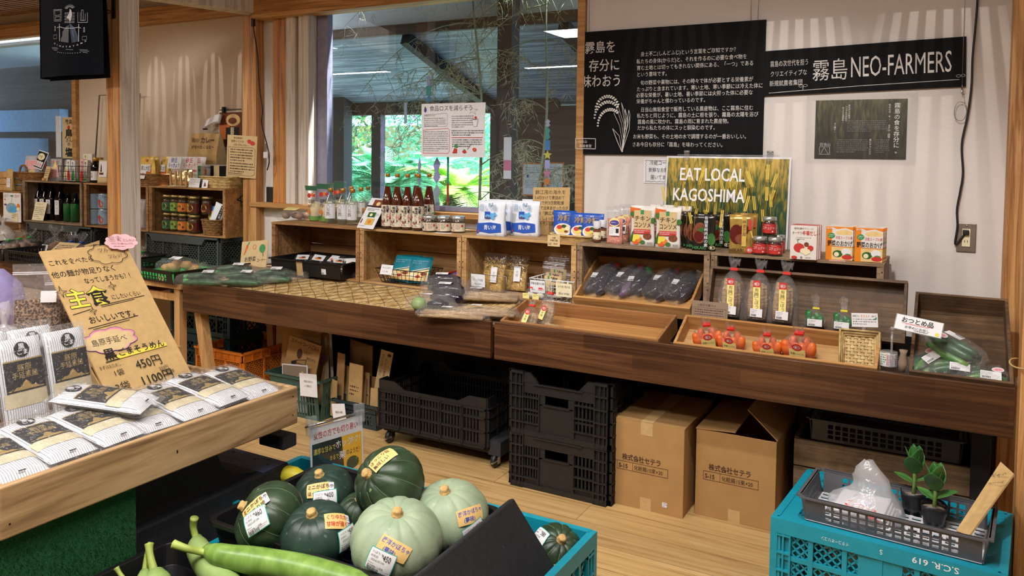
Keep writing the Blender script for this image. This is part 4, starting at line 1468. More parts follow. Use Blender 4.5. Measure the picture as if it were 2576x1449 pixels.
card('paper_notice','small white handwritten notice half hidden behind the wheat poster','notice',(-1.193,3.657,1.303),.19,.116,'paper_white',it,t=.001)
def cord(name,label,pts,r,mat,cat='cord',n=7):
 p = V(pts[0])
 mb = MB(mat).tube([V(q) - p for q in pts],r,n)
 return mb,p
def smooth(pts,n=6):
 pts = [V(p) for p in pts]
 out = []
 for i in range(len(pts) - 1):
  p0,p1,p2,p3 = pts[max(0,i - 1)],pts[i],pts[i + 1],pts[min(len(pts) - 1,i + 2)]
  for k in range(n):
   t = k / n
   out.append(0.5 * ((2 * p1) + (p2 - p0) * t + (2 * p0 - 5 * p1 + 4 * p2 - p3) * t * t + (3 * p1 - p0 - 3 * p2 + p3) * t ** 3))
 out.append(pts[-1])
 return out
path = [(1157,-60),(1157,0),(1145,150),(1131,300),(1125,450),(1105,600),(1075,750),(1081,900),(1066,1000),(1050,1090),(1052,1180),(1040,1262),(1050,1268),(1075,1238),(1096,1212)]
pts = [aY(1900 + a / 2.0695,b / 2.0695,3.645) for a,b in path]
e = thing('power_cord','black power cord hanging down the white wall into the outlet','cord',pts[-1])
put('cable',MB('cord_black').tube([p - pts[-1] for p in smooth(pts)],.0042,7),e)
put('plug',MB('cord_black').box(-.011,.011,-.012,.008,-.008,.012),e,bevel=.003)
p0 = aY(2408,634,3.655)
e = thing('wall_outlet','steel wall outlet plate with ivory sockets low on the white wall','outlet',(.067,3.652,1.063))
put('cover_plate',MB('steel_plate').box(-.034,.034,0,.006,0,.115),e,bevel=.002)
mb = MB('paper_cream').box(-.014,.014,-.004,.001,.022,.093)
for z in (.038,.072):
 for x in (-.006,.004):
  mb.box(x,x + .002,-.0045,-.0038,z,z + .009,'cord_black')
put('socket',mb,e)
put('screw',MB('chrome').lathe([(.003,0),(.003,.002)],10,c=(0,0,0)),e,loc=(0,-.001,.106),rot=(pi / 2,0,0))
# hanging wires
for (xs,lab) in (((1890,1889),'thin steel wire left of a pair above the right half of the large chalkboard'),((1912,1906),'thin steel wire right of a pair above the large chalkboard')):
 a,b = aY(xs[0],-60,3.642),aY(xs[1],54,3.642)
 tag(put('picture_wire',MB('steel_plate').tube([a - b,(0,0,0)],.0012,5),loc=b),lab,'wire')
a,b = aY(1483,-60,3.642),aY(1482,80,3.642)
tag(put('picture_wire',MB('steel_plate').tube([a - b,(0,0,0)],.0012,5),loc=b),'thin steel wire holding the left end of the large chalkboard','wire')
a = aY(2429,-60,3.640)
b = aY(2420,222,3.640)
c0 = aY(2416,280,3.640)
e = thing('picture_wire','steel wire with a hook and coiled end at the right of the NEO-FARMERS board','wire',b)
mb = MB('steel_plate').tube([a - b,(0,0,0)],.0012,5)
loop = []
for k in range(40):
 t = 2 * pi * k / 18
 loop.append((c0 - b) + V((.022 * cos(t) + .001 * sin(k),-.001 * (k % 3),.038 * sin(t))))
mb.tube([(0,0,0)] + loop,.0013,5)
put('wire_coil',mb,e)
put('hook',MB('chrome').tube([(0,0,.012),(0,0,-.02),(.004,0,-.028),(.008,0,-.022)],.003,6),e)
# pendant switch cord by the corner post
pts = [aY(x,y,3.57) for x,y in ((633,-40),(635,0),(637,55),(640,85),(648,140),(652,215),(660,275),(658,310),(668,350),(675,380),(677,408),(672,428))]
e = thing('switch_cord','black lamp cord with an inline switch hanging beside the corner post','cord',pts[0])
put('cable',MB('cord_black').tube([p - pts[0] for p in smooth(pts)],.0038,6),e)
sw = aY(637,56,3.57) - pts[0]
put('inline_switch',MB('cord_black').box(sw.x - .012,sw.x + .012,sw.y - .01,sw.y + .01,sw.z - .026,sw.z + .026),e,bevel=.006)
sw = aY(671,390,3.57) - pts[0]
put('adapter',MB('cap_white').box(sw.x - .018,sw.x + .018,sw.y - .012,sw.y + .012,sw.z - .02,sw.z + .02),e,bevel=.003)
o = put('wall_socket',MB('cord_black').box(-.035,.035,-.01,0,-.05,.05),loc=aY(682,490,3.655) + V((0,.002,0)),bevel=.004)
tag(o,'small black wall socket low in the dark corner behind the post','socket')
# navy banner on the front left post
Yb = 2.28
tl,tr,bl,br = aY(108,-160,Yb),aY(262,-160,Yb),aY(104,196,Yb),aY(259,205,Yb)
e = thing('cloth_banner','dark navy cloth banner with a white HINATAYAMA emblem hanging by the post','banner',(bl.x,Yb,bl.z))
bw,bh = br.x - bl.x,tl.z - bl.z
mb = MB('navy_cloth')
mb.grid(lambda a,b: V((a * bw,-.02 * (1 - b) * sin(pi * a) ** 2 - .006 * sin(5 * a) * (1 - b),b * bh)),14,12)
mb.grid(lambda a,b: V(((1 - a) * bw * .985 - .004,.045 - .03 * b + .004 * sin(6 * a),b * bh - .012)),14,12)
put('cloth',mb,e)
mb = MB('navy_cloth')
mb.grid(lambda a,b: V((-.012 * sin(pi * a) - .004,-.002 + a * .045,b * bh - .004)),6,10)
put('folded_edge',mb,e)
put('hanging_rod',MB('iron').tube([(-.03,.01,bh),(bw + .12,.01,bh)],.006,8),e)
def P_(x,y):          # emblem coordinates read off the photograph's crop (1449 px across 220 px)
 return ((x - 275) / 1040 * bw,(1310 - y) / 1449 * 220 * mppb)
mppb = mpp(V((bl.x + bw / 2,Yb,bl.z)))
E_ = [('o',[P_(*q) for q in ((560,200),(710,215),(705,405),(575,390))],.0016,'print_white'),('o',[P_(*q) for q in ((580,220),(690,232),(690,305),(590,300))],.0016,'print_white'),('o',[P_(*q) for q in ((595,325),(688,330),(686,380),(600,375))],.0016,'print_white'),
 ('l',[P_(*q) for q in ((965,290),(965,455),(1100,465),(1100,310))],.002,'print_white'),('l',[P_(*q) for q in ((1000,300),(1000,425),(1070,430),(1070,320))],.0016,'print_white'),('o',[P_(*q) for q in ((1015,258),(1040,260),(1045,430),(1020,428))],.0016,'print_white')]
for y in (280,330,375,420):
 E_.append(('o',[P_(770,y),P_(915,y + 12),P_(915,y + 34),P_(770,y + 20)],.0014,'print_white'))
E_.append(('p',[P_(*q) for q in ((845,220),(870,250),(882,320),(868,390),(850,450),(838,390),(795,365),(838,290))],'print_white'))
for k in range(11):
 a = rad(25 + 13 * k)
 c = P_(842,235)
 E_.append(('l',[(c[0] + .018 * cos(a),c[1] + .0114 * sin(a)),(c[0] + .038 * cos(a),c[1] + .0235 * sin(a))],.0016,'print_white'))
for k in range(16):
 x = 715 + k * 8
 top = 690 - k * 13 if k < 9 else 575 - (k - 9) * 4
 E_.append(('l',[P_(x,745 + k * 2),P_(x + 2,top - 60 + (60 if k < 3 else 0))],.0008,'print_white'))
for k in range(15):
 x = 850 + k * 9
 E_.append(('l',[P_(x + 40 if k < 6 else x + 20,780 - k),P_(850 + k * 5.5,455 + k * 6)],.0008,'print_blue'))
E_ += [('l',[P_(685,455),P_(697,735)],.0036,'print_white'),('l',[P_(985,490),P_(985,765)],.0036,'print_white'),('l',[P_(645,510),P_(690,500),P_(780,535),P_(900,545),P_(990,535),P_(1015,555)],.0024,'print_white')]
E_ += [('v',P_(605,0)[0],P_(0,475)[1],.0125,'無垢','print_white',.01),('v',P_(1060,0)[0],P_(0,535)[1],.0125,'食堂','print_white',.01),('o',[P_(580,625),P_(640,625),P_(640,690),P_(580,690)],.001,'print_white'),('o',[P_(1035,690),P_(1095,690),P_(1095,745),P_(1035,745)],.001,'print_white')]
for k,ch in enumerate('HINATAYAMA'):
 t = -0.5 + k / 9
 E_.append(('t',P_(840 + 480 * t,0)[0],P_(0,855 - 300 * t * t)[1],.0105,ch,'print_white','C',.03,1.7,.4 * t))
for k,ch in enumerate('MUKUSHOKUDO'):
 t = -0.5 + k / 10
 E_.append(('t',P_(840 + 340 * t,0)[0],P_(0,955 + 30 * t - 60 * t * t)[1],.0055,ch,'print_white','C',.02,1.7))
E_ += [('l',[P_(810,885),P_(915,898)],.0012,'print_white')]
for (x,y) in ((550,830),(1000,900)):
 E_ += [('l',[P_(x,y),P_(x + 110,y + 12)],.0012,'print_white'),('l',[P_(x + 10,y + 22),P_(x + 130,y + 34)],.0012,'print_white'),('l',[P_(x + 45,y + 48),P_(x + 110,y + 58)],.0012,'print_white')]
em = art(MB(),front(0,0,0),E_,.004,.00005)
em.v = [(x,y - .02 * (1 - z / bh) * sin(pi * min(max(x / bw,0),1)) ** 2 - .006 * sin(5 * x / bw) * (1 - z / bh) - .001,z) for x,y,z in em.v]
put('emblem',em,e)
a = aY(281,40,2.385)
e = thing('wall_bracket','black iron bracket screwed to the front of the orange post','bracket',(a.x,2.398,a.z))
put('back_plate',MB('iron').box(-.013,.013,-.006,0,-.01,.30),e,bevel=.002)
put('hook_arm',MB('iron').tube([(0,-.006,.02),(-.03,-.02,.03),(-.085,-.07,.035)],.003,6),e)
# ================================================================ CRATES AND TABLES
ZC = 1.031
MIDX = [(-3.375,-2.737),(-2.732,-2.097),(-2.092,-1.477),(-1.472,-.866),(-.861,-.205)]
cl = ['wooden crate on the table holding a black tray of small bags','wooden crate on the table holding a wire basket of teal packs','wooden crate on the table holding straw coloured dried packs','wooden crate behind the eggplant tray','rightmost wooden crate, behind the tall burdock bags']
for i,(a,b) in enumerate(MIDX):
 e = thing('wooden_crate',cl[i],'crate',(a,3.30,.742),group='crates along the white wall')
 wooden_crate(e,b - a,.315,ZC - .742,['crate_wood','crate_pale','crate_pale','crate_grey','crate_grey'][i])
LX = [(-6.135,-5.412,'wooden crate holding dark wine bottles by the left window'),(-5.385,-4.69,'wooden crate holding tomato cans behind the front post'),(-4.68,-3.955,'wooden crate marked with a 4 holding curry paste jars')]
for i,(a,b,l) in enumerate(LX):
 e = thing('wooden_crate',l,'crate',(a,3.48,.885),group='crates in the left bay')
 wooden_crate(e,b - a,.32,.31,['crate_grey','crate_wood','crate_wood'][i])
 if i == 2:
  w = b - a
  M = MX(((0,0,1,w),(1,0,0,.05),(0,1,0,0),(0,0,0,1)))
  put('painted_mark',art(MB(),M,[('l',[(.115,.215),(.045,.24),(.105,.272)],.007,'ink_black'),('l',[(.08,.195),(.07,.262)],.007,'ink_black')]),e)
e = thing('wooden_crate','low wooden crate at the far left with an illustrated poster on it','crate',(-7.2,3.48,.80),group='crates in the left bay')
wooden_crate(e,1.03,.32,.305,'crate_wood')
# black crates under the left bay crates
for i,(a,b,l) in enumerate(((-6.1,-5.30,'dark grey mesh crate under the wine bottle crate'),(-4.72,-4.02,'dark grey mesh crate under the curry jar crate'))):
 e = thing('plastic_crate',l,'crate',((a + b) / 2,3.67,.688),group='mesh crates carrying the left bay crates')
 w,d,h = b - a,.36,.194
 for k,(p0,p1) in enumerate((((-w / 2,-d / 2,0),(w / 2,-d / 2,0)),((w / 2,-d / 2,0),(w / 2,d / 2,0)),((w / 2,d / 2,0),(-w / 2,d / 2,0)),((-w / 2,d / 2,0),(-w / 2,-d / 2,0)))):
  p0,p1 = V(p0),V(p1)
  u = (p1 - p0).normalized()
  L = (p1 - p0).length
  n = V((u.y,-u.x,0))
  mb = MB('grey_crate')
  mb.ob(p0,u,(0,0,1),n,(0,L),(0,.02),(0,.01))
  for x in even(L,5 if L > .5 else 3,.014):
   mb.ob(p0,u,(0,0,1),n,x,(0,h),(0,.01))
  lattice(mb,p0,u,(0,0,1),n,(.012,L - .012),(.015,h - .03),.026,.005,.006)
  if k == 0:
   mb.prism([(0,h),(.05,h - .012),(.08,h - .05),(L * .8,h - .05),(L * .84,h - .012),(L,h - .012),(L,h)],p0 + V((0,0,0)),u,(0,0,1),n,.02)
  else:
   mb.ob(p0,u,(0,0,1),n,(0,L),(h - .03,h),(0,.012))
  put('mesh_side',mb,e)
 put('crate_floor',MB('grey_crate').box(-w / 2,w / 2,-d / 2,d / 2,.002,.01),e)
def table(name,label,x0,x1,yf,z0,z1,top,legs,tilt=None):
 e = thing(name,label,'table',(x0,yf,0),group='long display tables')
 w = x1 - x0
 put('front_panel',MB('walnut').box(0,w,0,.02,z0,z1),e,bevel=.0015)
 mb = MB('crate_grey')
 if tilt:
  mb.ob((0.005,.02,z1 - .022),(1,0,0),V((0,.33,.042)).normalized(),V((0,-.042,.33)).normalized(),(0,w - .01),(0,.333),(-.016,0))
  mb.box(.005,w - .005,.35,.67,.715,.7405)
 else:
  mb.box(.005,w - .005,.02,.67,top - .02,top)
 put('table_top',mb,e)
 put('side_panel',MB('walnut').box(0,.018,.02,.67,z0 + .02,z1 - .03),e)
 put('side_panel',MB('walnut').box(w - .018,w,.02,.67,z0 + .02,z1 - .03),e)
 for (lx,ly,bx,by,m,s) in legs:
  t = z0 + .03
  mb = MB(m)
  mb.add([(lx + sx * s,ly + sy * s,t) if k else (bx + sx * s,by + sy * s,0) for k in (0,1) for sy in (-1,1) for sx in (-1,1)],[(0,2,3,1),(4,5,7,6),(0,1,5,4),(2,6,7,3),(0,4,6,2),(1,3,7,5)])
  put('leg',mb,e,bevel=.002)
 return e
table('display_table','dark brown table with a bamboo mat, left of the tray table',-3.69,-1.718,2.95,.545,.706,.70,[(.055,.07,.19,.05,'leg_wood',.026),(.06,.6,.06,.62,'leg_wood',.026),(1.91,.6,1.91,.6,'foam_black',.022)],True)
o = put('shade_sheet',MB('black_plastic').box(-3.3,.18,3.64,3.645,.004,.70))  # added dark backing that stands in for shade under the tables
tag(o,'black sheet added against the wall to deepen the shade under the tables','sheet')
table('display_table','dark brown table carrying the slanted wooden vegetable trays',-1.700,.206,2.95,.545,.706,.62,[(.06,.62,.06,.62,'foam_black',.025),(1.83,.30,1.83,.30,'foam_black',.03),(1.83,.62,1.83,.62,'foam_black',.03)])
e = table('display_table','dark brown table in the left bay behind the noodle stand',-5.9,-4.30,2.97,.533,.69,.688,[(.1,.1,.1,.1,'leg_wood',.03),(1.5,.1,1.5,.1,'leg_wood',.03),(.1,.6,.1,.6,'leg_wood',.03),(1.5,.6,1.5,.6,'leg_wood',.03)])
mb = MB('leg_wood')
e = thing('wooden_stand','pale wooden frame stand under the green lined basket','stand',(-4.28,2.97,0))
put('stand_top',MB('leg_wood').box(0,.55,0,.8,.655,.685),e,bevel=.002)
for (x,y) in ((.02,.03),(.50,.03),(.02,.75),(.50,.75)):
 put('leg',MB('leg_wood').box(x - .02,x + .025,y - .02,y + .03,0,.655),e,bevel=.002)
put('rail',MB('leg_wood').box(.04,.48,.03,.05,.58,.62),e)
# bamboo mat with a fishing net thrown over it
e = thing('bamboo_mat','straw coloured bamboo mat lying on the brown table','mat',(-3.66,2.975,.6875),rot=(math.atan2(.042,.33),0,0))
mb = MB('mat_bamboo')
x = 0.0
rr = random.Random(3)
while x < 1.90:
 w = rr.uniform(.006,.0095)
 h = rr.uniform(.007,.011)
 y0 = rr.uniform(0,.01)
 mb.add([(x,y0,0),(x + w,y0,0),(x + w,.325,0),(x,.325,0),(x + w * .25,y0,h),(x + w * .75,y0,h),(x + w * .75,.325,h),(x + w * .25,.325,h)],[(0,3,2,1),(4,5,6,7),(0,1,5,4),(2,3,7,6),(1,2,6,5),(3,0,4,7)])
 x += w + .0008
o = put('canes',mb,e)
mb = MB('net_cord')
def netz(x,y):
 return .0135 + .004 * sin(9 * x + 5 * y) * sin(13 * y + 3 * x)
for k in range(-4,24):
 for sg in (1,-1):
  pts = []
  for i in range(25):
   y = .02 + .30 * i / 24
   xx = k * .088 + sg * (y * 1.05) + .008 * sin(20 * y + k) + (.30 if sg < 0 else 0)
   if .015 < xx < 1.70:
    pts.append((xx,y,netz(xx,y)))
  if len(pts) > 2:
   mb.tube(pts,.0010,4)
o = put('fishing_net',mb,thing('fishing_net','dark fishing net spread over the bamboo mat','net',(-3.66,2.975,.6875),rot=(math.atan2(.042,.33),0,0)))
# ================================================================ ON THE MIDDLE CRATES
zc = ZC + .0012
def at_shelf(x,y,z=None):
 return aZ(x,y,z or zc)
# plastic tray of onions
p = at_shelf(735,553)
e = thing('produce_pack','clear plastic pack with a yellow label at the left end of the crates','package',p + V((0,.02,0)),.1)
put('pack_film',MB('bag_crinkle').lathe([(.085,0),(.1,.012),(.095,.035),(.06,.055),(.01,.058)],20,sq=.5),e)
mb = MB('onion')
for k,(a,b) in enumerate(((-.045,-.02),(.0,.02),(.045,-.015),(-.03,.04),(.04,.045))):
 mb = MB('onion').ball((a,b,.024),.025,.025,.021)
 put('onion',mb,e)
put('paper_label',art(MB(),MX.Translation((-.05,-.045,.0585)) @ MX.Rotation(.25,4,'X'),[('r',0,0,.09,.05,'paper_yellow'),('d',.01,.04,.07,.01,3,'ink_green')]),e)
# wrapped egg tofu / cheese packs
for k,(x,y,top,lab) in enumerate(((785,556,465,'leftmost tall clear pack with red tomatoes printed on it'),(815,559,460,'second tall clear pack with black brush writing, left of the vinegar bottles'),(848,552,456,'tall clear pack standing behind the first vinegar bottle'))):
 p = at_shelf(x,y) + V((0,.03,0))
 h = (y - top) * mpp(p)
 w = .075
 e = thing('egg_pack',lab,'package',p,-.05 + .06 * k,group='tall clear packs on the crate')
 put('film',MB('bag_film').loft([[(cos(2 * pi * i / 16) * w / 2 * f,sin(2 * pi * i / 16) * g,z) for i in range(16)] for f,g,z in ((.7,.026,0),(.95,.03,h * .2),(1,.03,h * .5),(1.1,.016,h * .8),(1.35,.003,h))],'bag_film'),e)
 put('contents',MB('egg_beige').lathe([(.022,.006),(.032,.02),(.033,h * .4),(.022,h * .52)],14),e)
 put('paper_base',MB('cucumber_pale').lathe([(.0365,.004),(.0385,h * .14)],16,cap=(False,False)),e)
 it = [('c',-.018,h * .70,.014,'ink_red'),('c',.006,h * .72,.011,'ink_orange'),('c',.022,h * .71,.009,'ink_red'),('t',-.026,h * .50,.024,'塩麹卵','ink_black','L',.015,.75),('t',-.026,h * .39,.018,'黄身チーズ','ink_black','L',.012,.6),('p',[(-.045,h * .84),(.045,h * .84),(.052,h * .97),(-.052,h * .97)],'leaf_deep'),('c',-.02,h * .25,.012,'ink_orange')]
 put('printed_face',art(MB(),front(0,-.034,0),it),e)
# pale vinegar bottles
spots = [(842,563,487,'leftmost clear vinegar bottle with a white label'),(905,566,482,'second clear vinegar bottle from the left'),(886,555,478,'clear vinegar bottle standing back in the row, gold cap only just above its neighbours'),(943,572,484,'clear vinegar bottle right in front of the menu card'),(969,563,480,'clear vinegar bottle half hidden by the menu card'),(925,556,480,'rearmost clear vinegar bottle by the grey window sash')]
spots = [(838,563,478,'leftmost clear vinegar bottle with a white label'),(863,564,478,'second clear vinegar bottle from the left'),(887,566,480,'third clear vinegar bottle from the left, in front of the row'),(884,553,477,'clear vinegar bottle standing behind the third one'),(908,558,478,'clear vinegar bottle left of the menu card, at the back'),(926,552,478,'clear vinegar bottle half hidden by the menu card')]
proto = None
spots[0] = (832,562,478,spots[0][3])
for x,y,top,lab in spots:
 p = at_shelf(x,y)
 if proto is None:
  h = (y - top) * mpp(p) + .012
  proto = thing('vinegar_bottle',lab,'bottle',p,.25,group='clear vinegar bottles on the crate')
  bottle(proto,.033,h,'bottle_glass','vinegar_pale','cap_gold',neck=.36,body=.56,fill=.7,cap_h=.11,capr=.0145,
   label=('paper_white',[('v',.0,.085,.023,'八芳酢','ink_black',.006),('v',.022,.088,.008,'やさい','ink_grey'),('l',ringpts(.012,.016,.006,.008,10),.0008,'ink_grey')]),label_z=(.15,.56))
 else:
  dup(proto,p,lab,rz=.1 + .1 * R.random())
# menu card on an acrylic stand
p0,p1 = at_shelf(894,573),at_shelf(941,577)
c,w,rz = between(p0,p1)
e = card('menu_card','white tilted menu card with food photos beside the vinegar bottles','menu',c + V((0,.0,.001)),w,.185,'paper_white',
  [('r',w * .28,.128,w * .92,.175,'spice_brown'),('c',w * .6,.15,.016,'soup_cream',.012),('d',w * .12,.118,w * .7,.008,2,'ink_black'),('r',w * .3,.068,w * .75,.098,'leaf_green'),('c',w * .5,.082,.012,'paper_cream',.009),('d',w * .78,.09,w * .15,.006,3,'ink_grey'),('r',w * .36,.022,w * .82,.06,'pouch_yellow'),('c',w * .6,.04,.014,'ink_orange',.012),('r',w * .08,.03,w * .13,.055,'jam_red'),('d',w * .1,.014,w * .6,.006,1,'ink_grey')],tilt=rad(33),rz=rz - .12,t=.002)
put('stand_leg',MB('cord_black').ob((0,.002,.15),(1,0,0),V((0,-.2,-1)).normalized(),(0,1,0),(-w / 2,w / 2),(0,.02),(0,.003)).ob((0,.003,.14),(1,0,0),V((0,.78,-.62)).normalized(),(0,1,0),(-w / 2,w / 2),(0,.13),(0,.003)),e)
# amber dashi bottles
spots = [(975,575,441,'leftmost amber sauce bottle with a flowered label'),(999,577,441,'second amber sauce bottle from the left'),(1025,578,441,'third amber sauce bottle from the left'),(1052,580,441,'fourth amber sauce bottle, in front of the row'),(1047,571,443,'amber sauce bottle hidden behind the fourth one'),(1079,573,443,'rightmost amber sauce bottle, above the jars')]
proto = None
for x,y,top,lab in spots:
 p = at_shelf(x,y)
 if proto is None:
  h = (y - top) * mpp(p) + .01
  proto = thing('sauce_bottle',lab,'bottle',p,.18,group='amber sauce bottles on the crate')
  it = []
  rr = random.Random(2)
  for k in range(26):
   it.append(('c',rr.uniform(-.045,.045),rr.uniform(.008,.10),rr.choice((.0025,.004,.0055)),rr.choice(('ink_red','ink_red','ink_green','ink_brown'))))
  it += [('r',-.012,.022,.012,.11,'label_ivory'),('v',-.002,.108,.020,'美味','ink_black',.006),('v',-.004,.07,.0165,'だしぽん','ink_black',.006),('r',.009,.075,.018,.108,'ink_black'),('v',.0135,.104,.008,'酢の','paper_white'),('o',ringpts(.019,.05,.011,.014,12),.001,'ink_red'),('t',.019,.047,.009,'南関','ink_red','C')]
  bottle(proto,.0325,h,'bottle_glass','sauce_amber','cap_gold',neck=.34,body=.44,fill=.77,cap_h=.065,capr=.0125,label=('label_ivory',it),label_z=(.055,.435))
 else:
  dup(proto,p,lab,rz=.1 + .25 * R.random())
# three squat jars
proto = None
for x,y,lab in ((1081,583,'leftmost squat jar beside the amber bottles'),(1116,584,'middle squat jar of the three beside the amber bottles'),(1153,585,'right squat jar of the three, with a blue picture label')):
 p = at_shelf(x,y)
 if proto is None:
  proto = thing('relish_jar',lab,'jar',p,.2,group='squat relish jars on the crate')
  jar(proto,.037,.083,'jar_glass','jam_brown','lid_steel',label=('jar_label_cream',[('r',-.05,.002,-.014,.036,'ink_blue'),('p',[(-.045,.006),(-.028,.012),(-.018,.008),(-.02,.025),(-.03,.03),(-.042,.02)],'ink_black'),('v',-.006,.038,.012,'食べる','ink_red',.02),('d',.004,.034,.022,.006,5,'ink_brown'),('c',.038,.028,.006,'ink_red')],3.2),lz=(.1,.6),lidh=.2,full=.72)
 else:
  dup(proto,p,lab,rz=.05 + .2 * R.random())
o = put('price_card',MB('paper_white').box(-.045,.045,0,.001,0,.022),loc=V((at_shelf(1092,590).x,3.312,zc)),rot=(-1.5,0,.1))
tag(o,'small white price card lying in front of the squat jars','price card')
# white and blue salt pouches
proto = None
for x,y,lab,hh in ((1257,588,'salt pouch in white and blue behind the left front one',81),(1232,594,'left front white and blue salt pouch',91),(1342,587,'salt pouch in white and blue at the right back',79),(1318,594,'right front white and blue salt pouch',91)):
 p = at_shelf(x,y) + V((0,.02,0))
 if proto is None:
  h = .172
  w = .15
  it = [('p',[(.005,.012),(.015,.012),(.02,.06),(.008,.066)],'pouch_blue'),('p',[(.014,.022),(w / 2,.014),(w - .014,.022),(w - .018,.062),(w / 2,.068),(.018,.062)],'pouch_blue'),('t',w / 2,.033,.026,'青い海','paper_white','C',.012,.85),('d',.03,.078,.07,.005,1,'ink_grey'),('r',.045,.085,.075,.12,'pouch_blue'),('c',.06,.098,.012,'pouch_sky',.008),('p',[(.05,.088),(.07,.088),(.06,.098)],'spice_brown'),
   ('t',.012,.125,.036,'青い海','can_blue','L',.0,.9),('c',.085,.10,.013,'pouch_sky'),('c',.098,.108,.009,'pouch_sky'),('c',.09,.09,.008,'pouch_sky'),('c',.07,.155,.007,'can_blue'),('c',.085,.158,.005,'can_blue'),('t',.1,.006,.008,'500g','ink_grey'),('r',.014,.02,.02,.03,'ink_red')]
  proto = thing('salt_pouch',lab,'pouch',p,.16,group='salt pouches on the crate')
  pouch(proto,w,h,.055,'pouch_white',it)
  q = proto
 else:
  dup(proto,p,lab,rz=.08 + .1 * R.random())
# kraft sign behind the salt
p0,p1 = aY(1388,540,3.655),aY(1455,548,3.655)
card('kraft_sign','brown paper sign with handwritten lines standing at the right edge of the window','sign',(-1.745,3.575,zc),.20,.238,'kraft',[('d',.015,.215,.175,.022,1,'ink_black'),('t',.012,.205,.024,'錦江湾の海水を','ink_black','L',.008,1.0),('t',.01,.178,.021,'3,4日かけて煮詰めて','ink_black','L',.006,.85),('t',.01,.152,.021,'天日で約3日間乾燥','ink_black','L',.006,.9),('t',.01,.126,.021,'させて出来あがったのが','ink_black','L',.006,.8),('t',.01,.10,.021,'この「錦江湾の塩」','ink_black','L',.006,.9),('t',.01,.074,.021,'です。しょっぱいけど甘い。','ink_black','L',.006,.72),('t',.01,.048,.021,'レストランで使っている塩','ink_black','L',.006,.75),('l',[(.05,.068),(.185,.066)],.0014,'ink_red')][1:],tilt=.12,t=.003,rz=.06,roll=.03)
# blue noodle bags in a round flat basket
pb = at_shelf(1432,606)
e = thing('flat_basket','round flat bamboo basket under the blue noodle bags','basket',pb + V((0,.09,0)))
wicker(e,.135,.085,.022,'wicker_pale',rows=3,n=30,flare=1.12,wv=.003)
proto = None
for x,y,lab in ((1410,596,'leftmost blue noodle bag in the round basket'),(1452,600,'middle blue noodle bag in the round basket'),(1481,602,'right blue noodle bag in the round basket')):
 p = at_shelf(x,y,zc + .006) + V((0,.045,0))
 if proto is None:
  w,h = .118,.125
  proto = thing('noodle_bag',lab,'bag',p,.12,group='blue noodle bags in the round basket')
  it = [('c',.058,.034,.046,'paper_white',.03),('c',.058,.036,.038,'soup_cream',.024),('c',.04,.045,.014,'ink_red',.01),('c',.062,.05,.013,'leaf_green',.008),('c',.08,.04,.012,'paper_cream',.01),('c',.05,.03,.014,'ink_yellow',.006),('c',.074,.025,.01,'spice_brown',.006),('t',.059,.078,.032,'冷麺','ink_gold','C',.03,1.0),('t',.059,.108,.01,'盛岡','paper_white','C')]
  pouch(proto,w,h,.045,'pouch_blue',it,part='bag_body')
 else:
  dup(proto,p,lab,rz=.05 + .12 * R.random(),scale=.95)
p = aY(1392,620,3.292)
card('price_card','tan handwritten price card clipped to the front edge of the crates','price card',(p.x,3.2955,p.z),.062,.052,'kraft_light',[('t',.031,.036,.009,'冷麺','ink_brown','C'),('t',.031,.024,.010,'中華冷麺','ink_brown','C'),('t',.05,.009,.010,'¥243','ink_brown','R'),('d',.006,.014,.016,.006,2,'ink_brown')],rz=.02,t=.001)
# spice shakers
proto = None
for x,y,lab in ((1512,607,'spice shaker with a white cap standing behind its twin'),(1497,611,'front spice shaker with a white cap left of the pink salt')):
 p = at_shelf(x,y) + V((0,.02,0))
 if proto is None:
  proto = thing('spice_shaker',lab,'shaker',p,.1,group='spice shakers on the crate')
  jar(proto,.0185,.098,'jar_glass','spice_brown','cap_white',label=('paper_cream',[('r',-.028,.008,.028,.026,'paper_yellow'),('c',0,.012,.02,'ink_purple',.008),('d',-.015,.005,.03,.004,2,'ink_grey')],3.1),lidh=.32,lz=(.16,.5),full=.62)
 else:
  dup(proto,p,lab)
proto = None
for x,y,lab,rz in ((1572,602,'rear zip bag of pink rock salt',-.1),(1560,608,'middle zip bag of pink rock salt',-.05),(1542,614,'front zip bag of pink rock salt with a round purple label',.1)):
 p = at_shelf(x,y) + V((0,.025,0))
 if proto is None:
  w,h = .085,.168
  proto = thing('salt_bag',lab,'bag',p,rz,group='pink rock salt bags')
  pouch(proto,w,h,.04,'bag_film',[('c',w / 2,.098,.024,'paper_yellow',.02),('c',w / 2,.096,.022,'ink_purple',.012),('d',w / 2 - .016,.097,.032,.006,1,'paper_white'),('r',.02,.038,.068,.078,'paper_white'),('d',.024,.072,.022,.006,5,'ink_grey'),('r',.05,.05,.064,.07,'ink_black'),('l',[(.004,.148),(w - .004,.148)],.002,'cap_white')],part='zip_bag')
  pouch(proto,w * .86,h * .68,.034,'pink_salt',None,part='rock_salt')
 else:
  dup(proto,p,lab,rz=rz)
